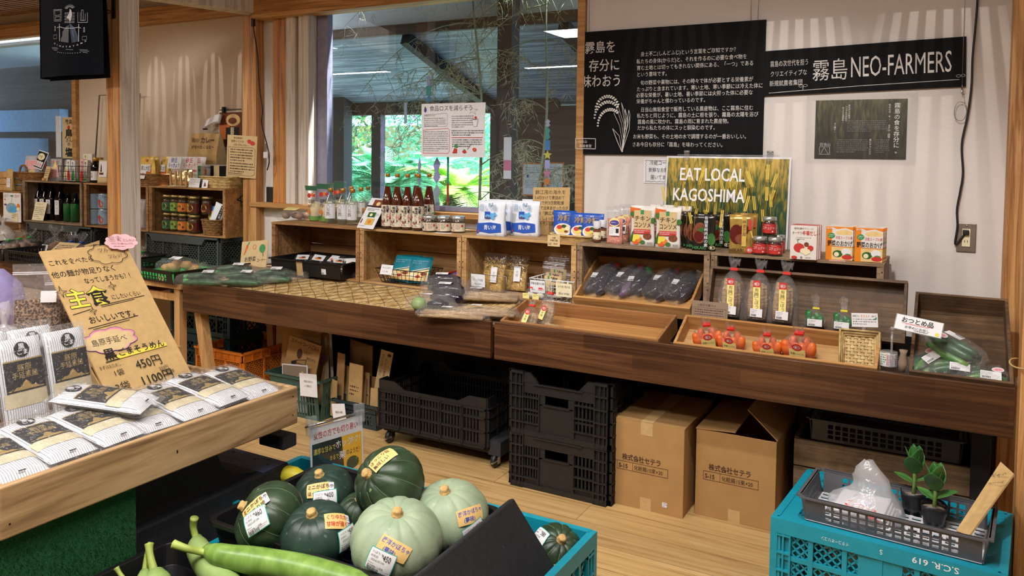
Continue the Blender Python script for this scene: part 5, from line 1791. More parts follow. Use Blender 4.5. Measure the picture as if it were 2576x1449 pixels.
# consomme pouches
proto = None
for x,y,lab,rz in ((1660,614,'vegetable consomme pouch hidden behind the left one',.05),(1704,619,'consomme pouch hidden behind the right one, beside the black pouches',.0),(1612,619,'left consomme pouch with a vegetable basket printed on it',.12),(1676,625,'right consomme pouch with a vegetable basket printed on it',.12)):
 p = at_shelf(x,y) + V((0,.025,0))
 if proto is None:
  w,h = .112,.178
  it = [('p',[(.0,.13),(.02,.125),(.03,.15),(.05,.165),(0,.172)],'carrot'),('c',.012,.14,.012,'leaf_green'),('c',.104,.115,.012,'leaf_green'),('r',.018,.062,.094,.158,'kraft_light'),('r',.047,.14,.062,.16,'ink_green'),('t',.056,.112,.027,'チキン','ink_black','C',.02,.9),('t',.056,.084,.027,'コンソメ','ink_black','C',.02,.72),('r',.018,.054,.094,.074,'ink_red'),('d',.022,.068,.068,.007,2,'paper_white'),
   ('c',.08,.045,.019,'spice_brown',.014),('c',.03,.022,.016,'carrot'),('c',.046,.028,.012,'ink_orange'),('c',.02,.035,.012,'ink_yellow',.016),('c',.036,.04,.012,'ink_yellow'),('p',[(.0,.02),(.012,.06),(.02,.07),(.014,.02)],'leaf_green'),('c',.06,.018,.011,'leaf_green',.008),('t',.08,.012,.008,'無添加','ink_black')]
  proto = thing('soup_pouch',lab,'pouch',p,rz,group='consomme pouches')
  pouch(proto,w,h,.04,'carton_white',it)
 else:
  dup(proto,p,lab,rz=rz)
# black seasoning pouches, gold pouches
proto = None
bl_ = ((1732,624,'leftmost black seasoning pouch of the row',.5),(1741,627,'second black seasoning pouch, overlapped by the front one',.4),(1750,629,'third black seasoning pouch, just behind the front one',.35),(1807,626,'black seasoning pouch at the right of its row',.1),(1767,634,'front black seasoning pouch with green lettering',.15))
for x,y,lab,rz in bl_:
 p = at_shelf(x,y - 3) + V((0,.02,0))
 if proto is None:
  w,h = .10,.155
  it = [('c',.034,.075,.03,'spice_brown',.045),('c',.03,.06,.02,'jam_red',.024),('c',.042,.088,.014,'leaf_green',.01),('c',.082,.05,.017,'leaf_green',.026),('r',.05,.018,.068,.155,'ink_black'),('v',.059,.148,.0165,'有機青椒肉絲の素','paper_white',.012),('t',.004,.006,.019,'HIKARI','ink_green','L',.02,.95)] + seal_mark(.086,.014,.012,'paper_cream',.002)
  proto = thing('seasoning_pouch',lab,'pouch',p,rz,group='black seasoning pouches')
  pouch(proto,w,h,.03,'pouch_black',it)
 else:
  dup(proto,p,lab,rz=rz)
proto = None
for x,y,lab,rz in ((1872,634,'gold seasoning pouch standing behind the front one',.12),(1861,641,'front gold seasoning pouch left of the red lidded jars',.18)):
 p = at_shelf(x,y - 3) + V((0,.02,0))
 if proto is None:
  w,h = .10,.16
  it = [('c',.03,.08,.026,'jam_red',.04),('c',.05,.06,.024,'spice_brown',.02),('c',.06,.1,.02,'jam_red',.02),('r',.052,.03,.07,.15,'pouch_yellow'),('v',.061,.14,.017,'麻婆豆腐','ink_brown',.012),('r',.078,.10,.09,.14,'ink_red'),('t',.004,.008,.019,'HIKARI','ink_brown','L',.02,.95),('c',.084,.016,.014,'ink_red')] + seal_mark(.084,.016,.009,'paper_white',.002)
  proto = thing('seasoning_pouch',lab,'pouch',p,rz,group='gold seasoning pouches')
  pouch(proto,w,h,.034,'pouch_gold',it)
 else:
  dup(proto,p,lab,rz=rz)
# gochujang jars, piled
proto = None
for x,y,zz,lab in ((1911,641,0,'lower left red labelled jar of the pile of four'),(1949,644,0,'lower front red labelled jar of the pile of four'),(1956,636,0,'red labelled jar at the back of the pile, mostly hidden'),(1935,640,1,'topmost red labelled jar of the pile of four')):
 p = at_shelf(x,y)
 if zz:
  p = at_shelf(1934,645 - 7) + V((0,.0,.0775))
 if proto is None:
  proto = thing('chili_paste_jar',lab,'jar',p,.2,group='red labelled jars in a pile')
  jar(proto,.029,.076,'jar_glass','jam_red','lid_steel',label=('carton_red',[('t',0,.016,.0145,'コチュジャン','paper_white','C',.01,.72),('d',-.02,.033,.04,.004,1,'paper_white'),('c',.012,.007,.003,'paper_white'),('r',.032,0,.042,.036,'paper_white')],3.3),lidh=.21,lz=(.13,.62),full=.72)
 else:
  dup(proto,p,lab,rz=.1 + .25 * R.random())
def carton(e,w,d,h,mat,items,edge=None):
 put('carton_body',MB(mat).box(-w / 2,w / 2,0,d,0,h),e,bevel=.0012)
 put('printed_face',art(MB(),front(-w / 2,0,0),items),e)
 if edge:
  put('top_panel',MB(edge).box(-w / 2 + .0005,w / 2 - .0005,.0005,d - .0005,h,h + .0006),e)
# red and white stock cartons in a row, then two rows of orange soup cartons
proto = None
p0 = at_shelf(2020,653)
for k in range(3):
 lab = ['front red and white stock carton with onions and garlic printed on it','second red and white stock carton, right behind the front one','rearmost red and white stock carton of the row'][k]
 p = p0 + V((.004 * k,.024 * k,0))
 if proto is None:
  w,h = .098,.134
  it = [('t',.049,.118,.009,'植物性素材でつくった','ink_brown','C',.0,.8),('t',.006,.099,.013,'オーサワの','ink_brown','L',.0,.72),('t',.045,.097,.02,'中華だし','ink_red','L',.03,.64),('d',.02,.086,.055,.006,2,'ink_grey'),('c',.033,.046,.02,'ink_red',.018),('c',.06,.06,.009,'spice_brown'),('c',.075,.046,.011,'ink_red'),('c',.05,.034,.013,'paper_cream',.011),('c',.064,.032,.011,'paper_cream',.01),('c',.058,.026,.008,'paper_cream'),('l',[(.03,.06),(.026,.076),(.034,.08)],.002,'ink_green'),('c',.016,.008,.011,'ink_red',.006),('c',.042,.009,.004,'ink_grey'),('d',.055,.009,.035,.005,1,'ink_grey')]
  proto = thing('stock_carton',lab,'box',p,.12,group='red and white stock cartons')
  carton(proto,w,.022,h,'carton_white',it,'carton_red')
  put('side_panel',MB('carton_red').box(w / 2,w / 2 + .0006,.0005,.0215,.0005,h - .0005),proto)
 else:
  dup(proto,p,lab,rz=.1 - .03 * k)
proto = None
for (x,y,n,nm) in ((2110,655,4,'left'),(2184,660,4,'right')):
 p0 = at_shelf(x,y)
 for k in range(n):
  lab = [f'front orange soup carton of the {nm} row',f'second orange soup carton of the {nm} row',f'third orange soup carton of the {nm} row',f'rearmost orange soup carton of the {nm} row'][k]
  p = p0 + V((.003 * k,.0245 * k,0))
  if proto is None:
   w,h = .098,.132
   it = [('p',[(.022,.13),(.022,.085),(.098,.085),(.098,.118),(.07,.128),(.04,.122)],'carton_white'),('c',.066,.108,.03,'soup_cream',.012),('r',.022,.055,.098,.1,'carton_white'),('c',.02,.096,.013,'ink_green',.011),('d',.011,.099,.018,.006,2,'paper_white'),('t',.034,.084,.0135,'洋風スープの素','ink_red','L',.01,.66),('t',.006,.058,.0235,'野菜のおかげ','ink_black','L',.03,.64),('r',.022,.002,.098,.052,'soup_cream'),('c',.044,.026,.018,'leaf_green',.014),('c',.04,.024,.009,'paper_cream'),('c',.075,.035,.018,'paper_white',.014),('c',.08,.02,.012,'ink_green',.008),('c',.078,.014,.019,'ink_red',.009),('t',.004,.122,.008,'KOHSAN'[:0] or '無添加','paper_white','L')]
   proto = thing('soup_carton',lab,'box',p,.12,group='orange soup cartons')
   carton(proto,w,.023,h,'carton_orange',it,'carton_white')
  else:
   dup(proto,p,lab,rz=.12 - .01 * k)
for (x,y,w,h,lab) in ((2012,657,.07,.018,'white price strip in front of the red and white stock carton'),(2100,662,.06,.016,'pinkish price strip in front of the orange soup cartons')):
 p = at_shelf(x,y)
 tag(put('price_strip',MB('paper_white' if x < 2050 else 'paper_pink').box(-w / 2,w / 2,0,h,0,.001),loc=V((p.x,3.302,zc)),rot=(.02,0,.05)),lab,'price card')
# ================================================================ INSIDE THE MIDDLE CRATES
zi = .742 + .0115
# black tray of small clear packs in the leftmost crate
e = thing('plastic_tray','solid black tray with a strip of tan tape in the leftmost table crate','tray',(-3.07,3.405,zi))
w,d,h = .50,.30,.085
for k,(p0,p1) in enumerate((((-w / 2,-d / 2,0),(w / 2,-d / 2,0)),((w / 2,-d / 2,0),(w / 2,d / 2,0)),((w / 2,d / 2,0),(-w / 2,d / 2,0)),((-w / 2,d / 2,0),(-w / 2,-d / 2,0)))):
 p0,p1 = V(p0),V(p1)
 u = (p1 - p0).normalized()
 n = V((u.y,-u.x,0))
 L = (p1 - p0).length
 mb = MB('black_plastic')
 mb.ob(p0,u,V((0,0,1)) + n * .12,n,(0,L),(0,h),(0,.004))
 mb.ob(p0 + (V((0,0,1)) + n * .12) * h,u,n,(0,0,1),(-.01,L + .01),(-.002,.014),(-.006,0))
 put('tray_side',mb,e)
put('tray_floor',MB('black_plastic').box(-w / 2,w / 2,-d / 2,d / 2,0,.004),e)
Mt = front(-.045,-d / 2 - .0115,0,rad(-6.5))
put('tan_tape',art(MB(),front(-.06,-d / 2 - .004,0,rad(-6.8)),[('r',0,0,.045,h,'kraft')],.0018),e)
sticker(e,front(.12,-d / 2 - .008,.02,rad(-6.8)),.032,.03,3)
proto = None
for k,(x,y,rz,lab) in enumerate(((-.17,.0,.5,'leftmost clear pack with a white label in the black tray'),(-.08,.03,.3,'second clear pack from the left in the black tray'),(.02,.05,-.2,'clear pack lying at the back of the black tray'),(.10,.0,.9,'clear pack standing up right of the middle of the black tray'),(.17,.02,.8,'clear pack with a picture label near the right of the black tray'),(.21,-.02,.7,'rightmost clear pack in the black tray'))):
 p = V((-3.07 + x,3.405 + y,zi + .032))
 r_ = Euler((.45 + .1 * (k % 3),.1 * (k % 2),rz))
 if proto is None:
  proto = thing('snack_pack',lab,'package',p,group='clear packs in the black tray',rot=r_)
  pillow(proto,.11,.14,.035,'bag_film',[('r',.02,.07,.09,.12,'paper_white'),('c',.055,.088,.02,'ink_orange',.01),('c',.06,.095,.012,'ink_black',.006)])
  mb = MB('dried_white')
  rr = random.Random(1)
  for _ in range(26):
   mb.ball((rr.uniform(-.035,.035),rr.uniform(-.05,.05),.017 + rr.uniform(-.006,.006)),.008,.012,.006,rr.choice(('dried_white','seaweed_dark','seaweed_dark')),8)
  put('contents',mb,proto)['kind'] = 'stuff'
 else:
  dup(proto,p,lab,rot=r_)
# wire basket with teal packs
pb = V((-2.47,3.385,zi))
e = thing('wire_basket','black wire basket of teal packs in the second crate','basket',pb,.0)
wire_basket(e,.24,.15,.075,'iron',.03,12,6)
put('price_card',art(MB('paper_white'),front(-.105,-.108,.068,.35),[('r',0,-.02,.075,.032,'paper_white'),('t',.008,.012,.012,'ちゃんぽん','ink_black'),('t',.012,-.008,.011,'1コ 190','ink_black')],.001),e)
proto = None
for x,y,rz,t,lab in ((-.045,.0,.15,.95,'left teal pack in the black wire basket'),(-.03,.035,.12,.95,'teal pack tucked behind the left one in the wire basket'),(.07,.005,.3,.95,'right teal pack in the black wire basket')):
 p = pb + V((x,y - .03,.012))
 r_ = Euler((t,0,rz))
 if proto is None:
  proto = thing('noodle_pack',lab,'package',p,group='teal packs in the wire basket',rot=r_)
  proto.location = p
  pillow(proto,.12,.155,.03,'pouch_teal',[('p',[(.006,.05),(.115,.075),(.115,.004),(.006,.004)],'soup_cream'),('c',.03,.035,.022,'paper_cream',.015),('c',.06,.03,.013,'ink_red',.009),('c',.09,.045,.018,'spice_brown',.01),('l',[(.006,.055),(.06,.07),(.115,.082)],.004,'label_ivory'),('d',.02,.12,.08,.012,2,'can_blue')])
  for ch in kids(proto):
   ch.location = (0,.07,-.015)
 else:
  dup(proto,p,lab,rot=r_)
# red box
e = thing('red_box','small red plastic box with a tan label at the right of the second crate','box',(-2.165,3.40,zi))
w,d,h = .115,.14,.075
mb = MB('red_plastic')
mb.box(-w / 2,w / 2,-d / 2,-d / 2 + .004,0,h).box(-w / 2,w / 2,d / 2 - .004,d / 2,0,h).box(-w / 2,-w / 2 + .004,-d / 2,d / 2,0,h).box(w / 2 - .004,w / 2,-d / 2,d / 2,0,h).box(-w / 2,w / 2,-d / 2,d / 2,0,.004)
put('box_body',mb,e,bevel=.001)
put('paper_label',art(MB(),front(-.02,-d / 2,.015),[('r',0,0,.072,.048,'kraft'),('d',.005,.04,.06,.008,3,'ink_brown'),('r',.04,.006,.056,.022,'ink_brown'),('d',.005,.015,.03,.006,2,'ink_brown')]),e)
put('contents',MB('ink_purple').ball((0,0,h * .85),.035,.045,.02),e)
# dried daikon / bran bags in the third crate
pb = V((-1.865,3.40,zi))
proto = None
for x,y,rz,tl,lab in ((-.09,-.03,-.08,-.16,'front bag of straw coloured shreds in the third crate'),(-.01,.05,.1,-.2,'bag of straw coloured shreds behind the front one')):
 p = pb + V((x,y,.002))
 r_ = Euler((tl,0,rz))
 if proto is None:
  proto = thing('dried_food_bag',lab,'bag',p,group='bags of straw coloured shreds',rot=r_)
  pouch(proto,.135,.19,.05,'bag_film',None,part='film')
  pouch(proto,.128,.135,.046,'rice_bran',None,part='shreds')
  rr = random.Random(4)
  mb = MB('rice_bran')
  for _ in range(120):
   a = V((rr.uniform(-.055,.055),rr.uniform(-.014,.0),rr.uniform(.10,.155)))
   b = a + V((rr.uniform(-.02,.02),rr.uniform(-.004,.004),rr.uniform(-.02,.02)))
   mb.tube([a,b],.0012,4)
  put('loose_shreds',mb,proto)['kind'] = 'stuff'
  put('slip',art(MB(),front(.0,-.027,.045),[('r',0,0,.036,.075,'paper_white'),('v',.018,.055,.016,'大根','ink_grey'),('d',.005,.07,.02,.005,1,'ink_grey')],.004),proto)
 else:
  dup(proto,p,lab,rot=r_)
e = thing('wire_basket','thin wire rack holding the bags of straw coloured shreds','basket',pb + V((-.08,-.03,0)),-.05)
mb = MB('steel_plate')
for s in (-.1,.1):
 mb.tube([(s,-.045,.001),(s,-.05,.09)],.0014,5)
mb.tube([(-.1,-.05,.09),(.1,-.05,.09)],.0018,5)
mb.tube([(-.1,-.045,.002),(.1,-.045,.002)],.0014,5)
put('wire_frame',mb,e)
put('price_card',art(MB(),front(-.1,-.054,.028,-.05),[('r',0,0,.082,.062,'paper_white'),('t',.041,.028,.014,'チップ大根','ink_black','C',.01,.8),('t',.041,.01,.010,'税込 ¥371','ink_black','C')]),e)
# white wire basket with clear packs of seaweed
pb = V((-1.595,3.37,zi))
e = thing('wire_basket','white wire basket with price cards in the third crate','basket',pb)
wire_basket(e,.20,.15,.10,'white_wire',.012,9,5,.0016)
put('price_card',art(MB(),front(-.106,-.09,.035,-.06),[('r',0,0,.082,.062,'ink_black'),('r',.002,.002,.08,.06,'paper_white'),('t',.041,.040,.0125,'海鮮浅漬けの素','ink_black','C',.012,.8),('t',.01,.012,.0105,'税込','ink_black'),('t',.074,.012,.0125,'594円','ink_red','R',.012)]),e)
put('price_card',art(MB(),front(.03,-.09,.03,-.06),[('r',0,0,.08,.062,'paper_cream'),('t',.04,.042,.0125,'みそ漬け鍋の塩','ink_black','C',.008,.72),('t',.04,.010,.0125,'税込 ¥780','ink_black','C',.01)]),e)
proto = None
for x,y,h_,lab in ((-.02,.05,1.12,'rearmost clear pickling pack in the white basket'),(-.03,.022,1.0,'middle clear pickling pack in the white basket'),(-.022,-.01,.9,'front clear pickling pack with a brush written label'),(.075,.0,.72,'clear pack leaning at the right of the white basket')):
 p = pb + V((x,y,.006))
 if proto is None:
  proto = thing('pickling_pack',lab,'package',p,group='clear packs in the white basket')
  pouch(proto,.118,.185,.024,'bag_film',[('r',.016,.03,.10,.115,'kraft_light'),('v',.066,.112,.04,'海味','ink_black',.03),('r',.034,.09,.042,.113,'ink_green'),('l',[(.005,.155),(.113,.155)],.002,'cap_white'),('l',[(.005,.162),(.113,.162)],.002,'cap_white')])
  pouch(proto,.1,.075,.02,'dried_white',None,part='contents')
 else:
  pass
 if proto.location != p:
  dup(proto,p,lab,scale=(1 if x < .05 else .62,1,h_))
 else:
  proto.scale = (1,1,h_)
proto = None
for (x,y,lab) in ((1368,742,'tiny red tied clear bag before the white basket, left of its twin'),(1411,738,'tiny clear bag with a red tie and yellow slip beside the tray corner')):
 p = aZ(x,y,.755)
 p.y = min(p.y,3.285)
 if proto is None:
  proto = thing('herb_bag',lab,'bag',p,group='tiny red tied bags')
  tied_bag(proto,.06,.045,.075,seed=5)
  put('contents',MB('dried_white').ball((0,0,.02),.022,.017,.016,jit=.1),proto)
  put('slip',art(MB(),front(-.03,-.024,.006),[('r',0,0,.034,.026,'paper_yellow'),('d',.004,.02,.026,.006,2,'ink_green')]),proto)
 else:
  dup(proto,p,lab)
# ================================================================ ON THE BAMBOO MAT
tl = math.atan2(.042,.33)
def zmat(y):
 return .6875 + (y - 2.975) * .1273 + .0115
def veg(e,mat,pts,radii,name,n=12):
 put(name,MB(mat).tube([V(p) for p in pts],radii,n),e)
def cuke(e,x0,y0,x1,y1,z,r,mat='cucumber',name='cucumber'):
 pts,rr_ = [],[]
 for i in range(9):
  s = i / 8
  pts.append((x0 + (x1 - x0) * s,y0 + (y1 - y0) * s + .008 * sin(pi * s),z + .005 * sin(pi * s)))
  rr_.append(r * (sin(pi * (.06 + .88 * s))) ** .45)
 veg(e,mat,pts,rr_,name)
proto = None
for k,(px,py,rz,lab) in enumerate(((512,712,.5,'leftmost bag of cucumbers on the corner of the mat table'),(610,716,.35,'second bag of cucumbers from the left, in front'),(588,700,.6,'bag of cucumbers behind the two front bags'),(684,714,.45,'rightmost bag of cucumbers, next to the bare mat'))):
 p = aZ(px,py,.715)
 p.z = zmat(p.y) + .001
 if proto is None:
  proto = thing('cucumber_bag',lab,'bag',p,rz,group='bags of cucumbers on the mat')
  for (a,b,c,d_,z) in ((-.10,-.035,.10,-.02,.02),(-.09,.0,.105,.012,.021),(-.10,.04,.09,.035,.02),(-.085,-.02,.095,.02,.052),(-.09,.022,.085,-.012,.05)):
   cuke(proto,a,b,c,d_,z,.0185)
  sag_bag(proto,[(-.15,0,.02),(-.125,0,.03),(-.08,0,.036),(0,0,.038),(.08,0,.038),(.125,0,.032),(.142,0,.03),(.16,0,.04),(.19,.0,.05)],[.03,.06,.068,.07,.068,.055,.012,.025,.04],seed=3,fl=.55)
  sticker(proto,MX.Translation((.0,-.03,.078)) @ MX.Rotation(.3,4,'X'),.06,.035,5)
 else:
  dup(proto,p,lab,rz=rz,scale=(1.0,.95,.9 + .1 * (k % 2)))
# lying bags: eggplants and burdock at the right end of the mat
p = aZ(1085,775,.72)
p.z = zmat(p.y)
e = thing('vegetable_bag','bag with pale round fruit and dark eggplant at the front of the mat','bag',p,.3)
put('round_fruit',MB('gourd_pale').ball((-.06,0,.035),.036,.036,.034),e)
veg(e,'eggplant',[(-.02,.0,.03),(.03,.01,.032),(.08,.015,.03)],[.012,.032,.014],'eggplant')
sag_bag(e,[(-.12,0,.03),(-.1,0,.036),(-.04,0,.04),(.04,.005,.04),(.09,.01,.034),(.12,.01,.03)],[.02,.044,.05,.05,.04,.008],seed=6)
sticker(e,MX.Translation((-.05,-.02,.083)),.055,.03,7)
proto = None
for (px,py,lab) in ((1125,757,'plump bag of eggplants lying on the mat behind the pale fruit'),(1165,735,'bag of eggplants furthest back on the mat, against the crate')):
 p = aZ(px,py,.735)
 p.z = zmat(p.y) + .002
 p.y = min(p.y,3.20)
 if proto is None:
  proto = thing('eggplant_bag',lab,'bag',p,.35,group='eggplant bags on the mat')
  for (a,b,z) in ((-.025,-.01,.034),(.025,.012,.034),(0,0,.066)):
   veg(proto,'eggplant',[(-.075,a,z),(-.03,a + .003,z + .003),(.03,a + .006,z + .002),(.075,a + b,z - .004),(.085,a + b,z - .005)],[.012,.03,.033,.022,.006],'eggplant')
  sag_bag(proto,[(-.115,0,.03),(-.09,0,.04),(-.03,0,.046),(.04,0,.046),(.09,0,.038),(.105,0,.034),(.13,0,.045),(.15,.01,.055)],[.02,.055,.064,.064,.04,.01,.03,.045],seed=8,fl=.8)
  sticker(proto,MX.Translation((-.04,-.02,.097)) @ MX.Rotation(.15,4,'X'),.06,.034,9)
 else:
  dup(proto,p,lab,rz=.5)
proto = None
for (px,py,rz,lab) in ((1215,765,.28,'long bag of pale roots lying behind the burdock bag'),(1140,790,.22,'bag of roots at the front edge of the mat'),(1215,790,.30,'long bag of burdock at the right front corner of the mat table')):
 p = aZ(px,py,.72)
 p.z = zmat(p.y) + .002
 if proto is None:
  proto = thing('burdock_bag',lab,'bag',p,rz,group='burdock bags on the mat')
  rr = random.Random(12)
  for k in range(7):
   a = -.04 + .08 * k / 6
   veg(proto,'burdock',[(-.17,a,.016 + .012 * (k % 2)),(0,a * .9,.022 + .014 * (k % 2)),(.17,a * .6,.018 + .008 * (k % 2))],[.008,.0125,.009],'burdock_root',8)
  sag_bag(proto,[(-.2,0,.02),(-.18,0,.03),(-.05,0,.034),(.1,0,.032),(.17,0,.026),(.2,0,.02)],[.03,.058,.06,.055,.045,.012],seed=9,fl=.55)
  sticker(proto,MX.Translation((-.06,-.02,.064)),.055,.034,10)
 else:
  dup(proto,p,lab,rz=rz,scale=.85)
# ================================================================ THE SLANTED TRAYS
def tray_at(label,x0,x1,yf,zf,yb,zb,h,mat,fm=None,back=None,grp='slanted wooden trays'):
 th = math.atan2(zb - zf,yb - yf)
 d = math.hypot(zb - zf,yb - yf)
 o = V((x0,yf + h * sin(th),zf - h * cos(th)))
 e = thing('wooden_tray',label,'tray',o,group=grp,rot=(th,0,0))
 wooden_tray(e,x1 - x0,d,h,mat,floor_mat=fm,back=back)
 return e,MX.Translation(o) @ MX.Rotation(th,4,'X')
tFL,mFL = tray_at('mostly empty wooden tray at the front left with two burdock bags',-1.685,-.975,2.972,.712,3.215,.770,.072,'tray_mid','tray_tan')
tFR,mFR = tray_at('wooden tray at the front right holding carrot bags and a small basket',-.915,-.195,2.972,.710,3.135,.793,.072,'tray_tan','crate_pale')
tBL,mBL = tray_at('pale wooden tray leaning in a crate, holding eggplant bags',-1.457,-.925,3.225,.800,3.505,.958,.062,'tray_tan','tray_tan')
tBR,mBR = tray_at('dark wooden tray leaning back, holding tall burdock and green pepper bags',-.845,-.120,3.16,.768,3.235,.985,.064,'tray_dark','tray_dark')
tR,mR = tray_at('dark wooden tray at the right end holding bags of cucumbers',-.098,.203,2.975,.715,3.40,.925,.085,'tray_dark','tray_dark')
def on(M,x,y,z=.009,rz=0.0):
 A = M @ MX.Translation((x,y,z)) @ MX.Rotation(rz,4,'Z')
 return A.to_translation(),A.to_euler()
def locate(M,px,py,z=.009):
 """tray coordinates of a pixel on the tray's floor"""
 Mi = M.inverted()
 o = Mi @ V((0,0,EYE))
 r = Mi.to_3x3() @ ray(px,py)
 t = (z - o.z) / r.z
 return o + r * t
# eggplant bags
proto = None
for k,(px,py,rz,sc_,viol,tie,lab) in enumerate(((1498,735,-.25,1.0,0,'tape_red','leftmost bag of long dark eggplants in the pale tray'),(1560,742,-.28,1.0,1,'tape_red','bag with one violet eggplant, second from the left in the pale tray'),(1592,748,-.15,.85,0,'tape_green','eggplant bag with the green tie'),(1650,760,-.3,.95,0,'tape_red','fourth eggplant bag, with a red tie, in the pale tray'),(1710,772,-.35,.95,0,'paper_cream','rightmost eggplant bag in the pale tray'))):
 q = locate(mBL,px,py,.03)
 q.y = .168
 q.x = min(max(q.x,.08),.46)
 p,r_ = on(mBL,q.x,q.y,.009,rz)
 e = thing('eggplant_bag',lab,'bag',p,group='eggplant bags in the pale tray',rot=r_)
 n = 3
 rr = random.Random(20 + k)
 for j in range(n):
  a = (-.03 + .03 * j) * sc_
  m = 'eggplant_violet' if (viol and j == 2) else 'eggplant'
  L = (.092 + rr.uniform(-.008,.01)) * sc_
  z = .026 + (.022 if j == 1 else 0)
  veg(e,m,[(a,-L,z),(a + .004,-L * .7,z),(a + .006,-L * .1,z + .006),(a + .002,L * .6,z),(a - .006,L * .95,z),(a - .008,L * 1.08,z)],[.006,.019,.0245,.021,.012,.004],'eggplant')
 sag_bag(e,[(0,-.115 * sc_,.02),(0,-.10 * sc_,.028),(0,-.04,.036),(0,.05,.036),(0,.1 * sc_,.032),(0,.118 * sc_,.028),(0,.145 * sc_,.036),(.005,.17 * sc_,.05)],[.02,.05,.06,.058,.04,.008,.02,.03],seed=30 + k,fl=.75)
 put('tie',MB(tie).box(-.012,.014,.112 * sc_,.124 * sc_,.016,.042),e)
 sticker(e,MX.Translation((-.03,-.045 + .02 * (k % 2),.068)) @ MX.Rotation(.25,4,'Z'),.055,.034,40 + k)
# standing burdock bags
proto = None
for k,(px,py,top,lab) in enumerate(((1838,792,655,'leftmost standing bag of burdock with a yellow label'),(1905,800,648,'middle standing bag of burdock with a yellow label'),(1968,806,667,'rightmost standing bag of burdock with a yellow label'))):
 base = V((aY(px,py,3.19).x,3.185,.79))
 h = aY(px,top,3.19).z - .79
 if proto is None:
  proto = thing('burdock_bag',lab,'bag',base,group='standing burdock bags',rot=Euler((-.10,.03,.1)))
  rr = random.Random(50)
  for j in range(9):
   a = 2 * pi * j / 9
   x,y = .027 * cos(a) * (.5 + .5 * (j % 2)),.018 * sin(a)
   veg(proto,'burdock',[(x,y,.006),(x * 1.05,y,h * .3),(x * .85,y,h * rr.uniform(.58,.68))],[.0125,.014,.0105],'burdock_root',8)
  tied_bag(proto,.112,.062,h,neck=.83,seed=51,flare=.42)
  it = [('r',0,0,.027,.105,'paper_yellow'),('v',.0135,.084,.0165,'有機ごぼう','ink_black',.01),('v',.005,.07,.005,'さつま育ち','ink_black'),('r',.0,.086,.027,.112,'ink_red')] + seal_mark(.0135,.098,.009,'paper_white',.0016)
  put('paper_label',art(MB(),front(-.012,-.036,.045,.02,0,.05),it),proto)
  sticker(proto,front(-.022,-.036,.016,.0),.046,.032,60,'price_label')
 else:
  dup(proto,base,lab,rot=Euler((-.09,.02 * k,.02 * k)),scale=(1,1,h / .19 if False else 1.0))
# green pepper bags
proto = None
for (px,py,top,lab) in ((2050,822,755,'left bag of green peppers with a yellow tie'),(2120,832,762,'right bag of green peppers with a yellow tie')):
 q = V((aY(px,py,3.19).x,3.185,.79))
 if proto is None:
  h = aY(px,top,3.19).z - .785
  proto = thing('pepper_bag',lab,'bag',q,group='green pepper bags',rot=Euler((-.1,0,.1)))
  rr = random.Random(70)
  for j in range(8):
   c = (rr.uniform(-.024,.024),rr.uniform(-.012,.012),rr.uniform(.014,.045))
   put('green_pepper',MB('green_pepper').ball(c,.013,.012,.02,n=10),proto)
  tied_bag(proto,.082,.055,h,neck=.64,tie='tape_yellow',seed=71,flare=.5)
  sticker(proto,front(-.026,-.031,.004),.052,.026,72)
 else:
  dup(proto,q,lab,rot=Euler((-.1,0,-.05)))
# front left tray: two burdock bags
for k,(px,py,top,lab,w_) in enumerate(((1365,800,735,'bag of burdock standing back in the front left tray',.095),(1325,812,768,'small rounded burdock bag in the near corner of the front left tray',.095))):
 q = aZ(px,py,.668)
 q.y = max(q.y,3.03)
 q = V((aY(px,py,3.03 + .05 * (1 - k)).x,3.03 + .05 * (1 - k),.672))
 h = .18 if k == 0 else .12
 e = thing('burdock_bag',lab,'bag',q,group='burdock bags in the front left tray',rot=Euler((-.35,0,-.15)))
 for j in range(6):
  a = -.022 + .044 * j / 5
  veg(e,'burdock',[(a,.0,.008),(a * 1.1,.012 * (j % 2),h * .4),(a * .9,.01,h * .62)],[.009,.0105,.008],'burdock_root',8)
 tied_bag(e,w_,.05,h,neck=.86,seed=80 + k,flare=.3)
 put('paper_label',art(MB(),front(-.016,-.03,h * .22,.0,0,-.2),[('r',0,0,.026,.05,'paper_yellow'),('v',.013,.036,.012,'有機','ink_black',.006),('c',.013,.05,.014,'ink_red',.012)] + seal_mark(.013,.05,.008,'paper_white',.0014)),e)
 if k == 0:
  mb = MB('burdock')
  for j in range(7):
   mb = MB('burdock').tube([(.02 + .006 * j,-.02 + .01 * (j % 3),.02),(.05 + .005 * j,.08,.03),(.06 + .004 * j,.16,.012)],.006,7)
   put('burdock_root',mb,e)
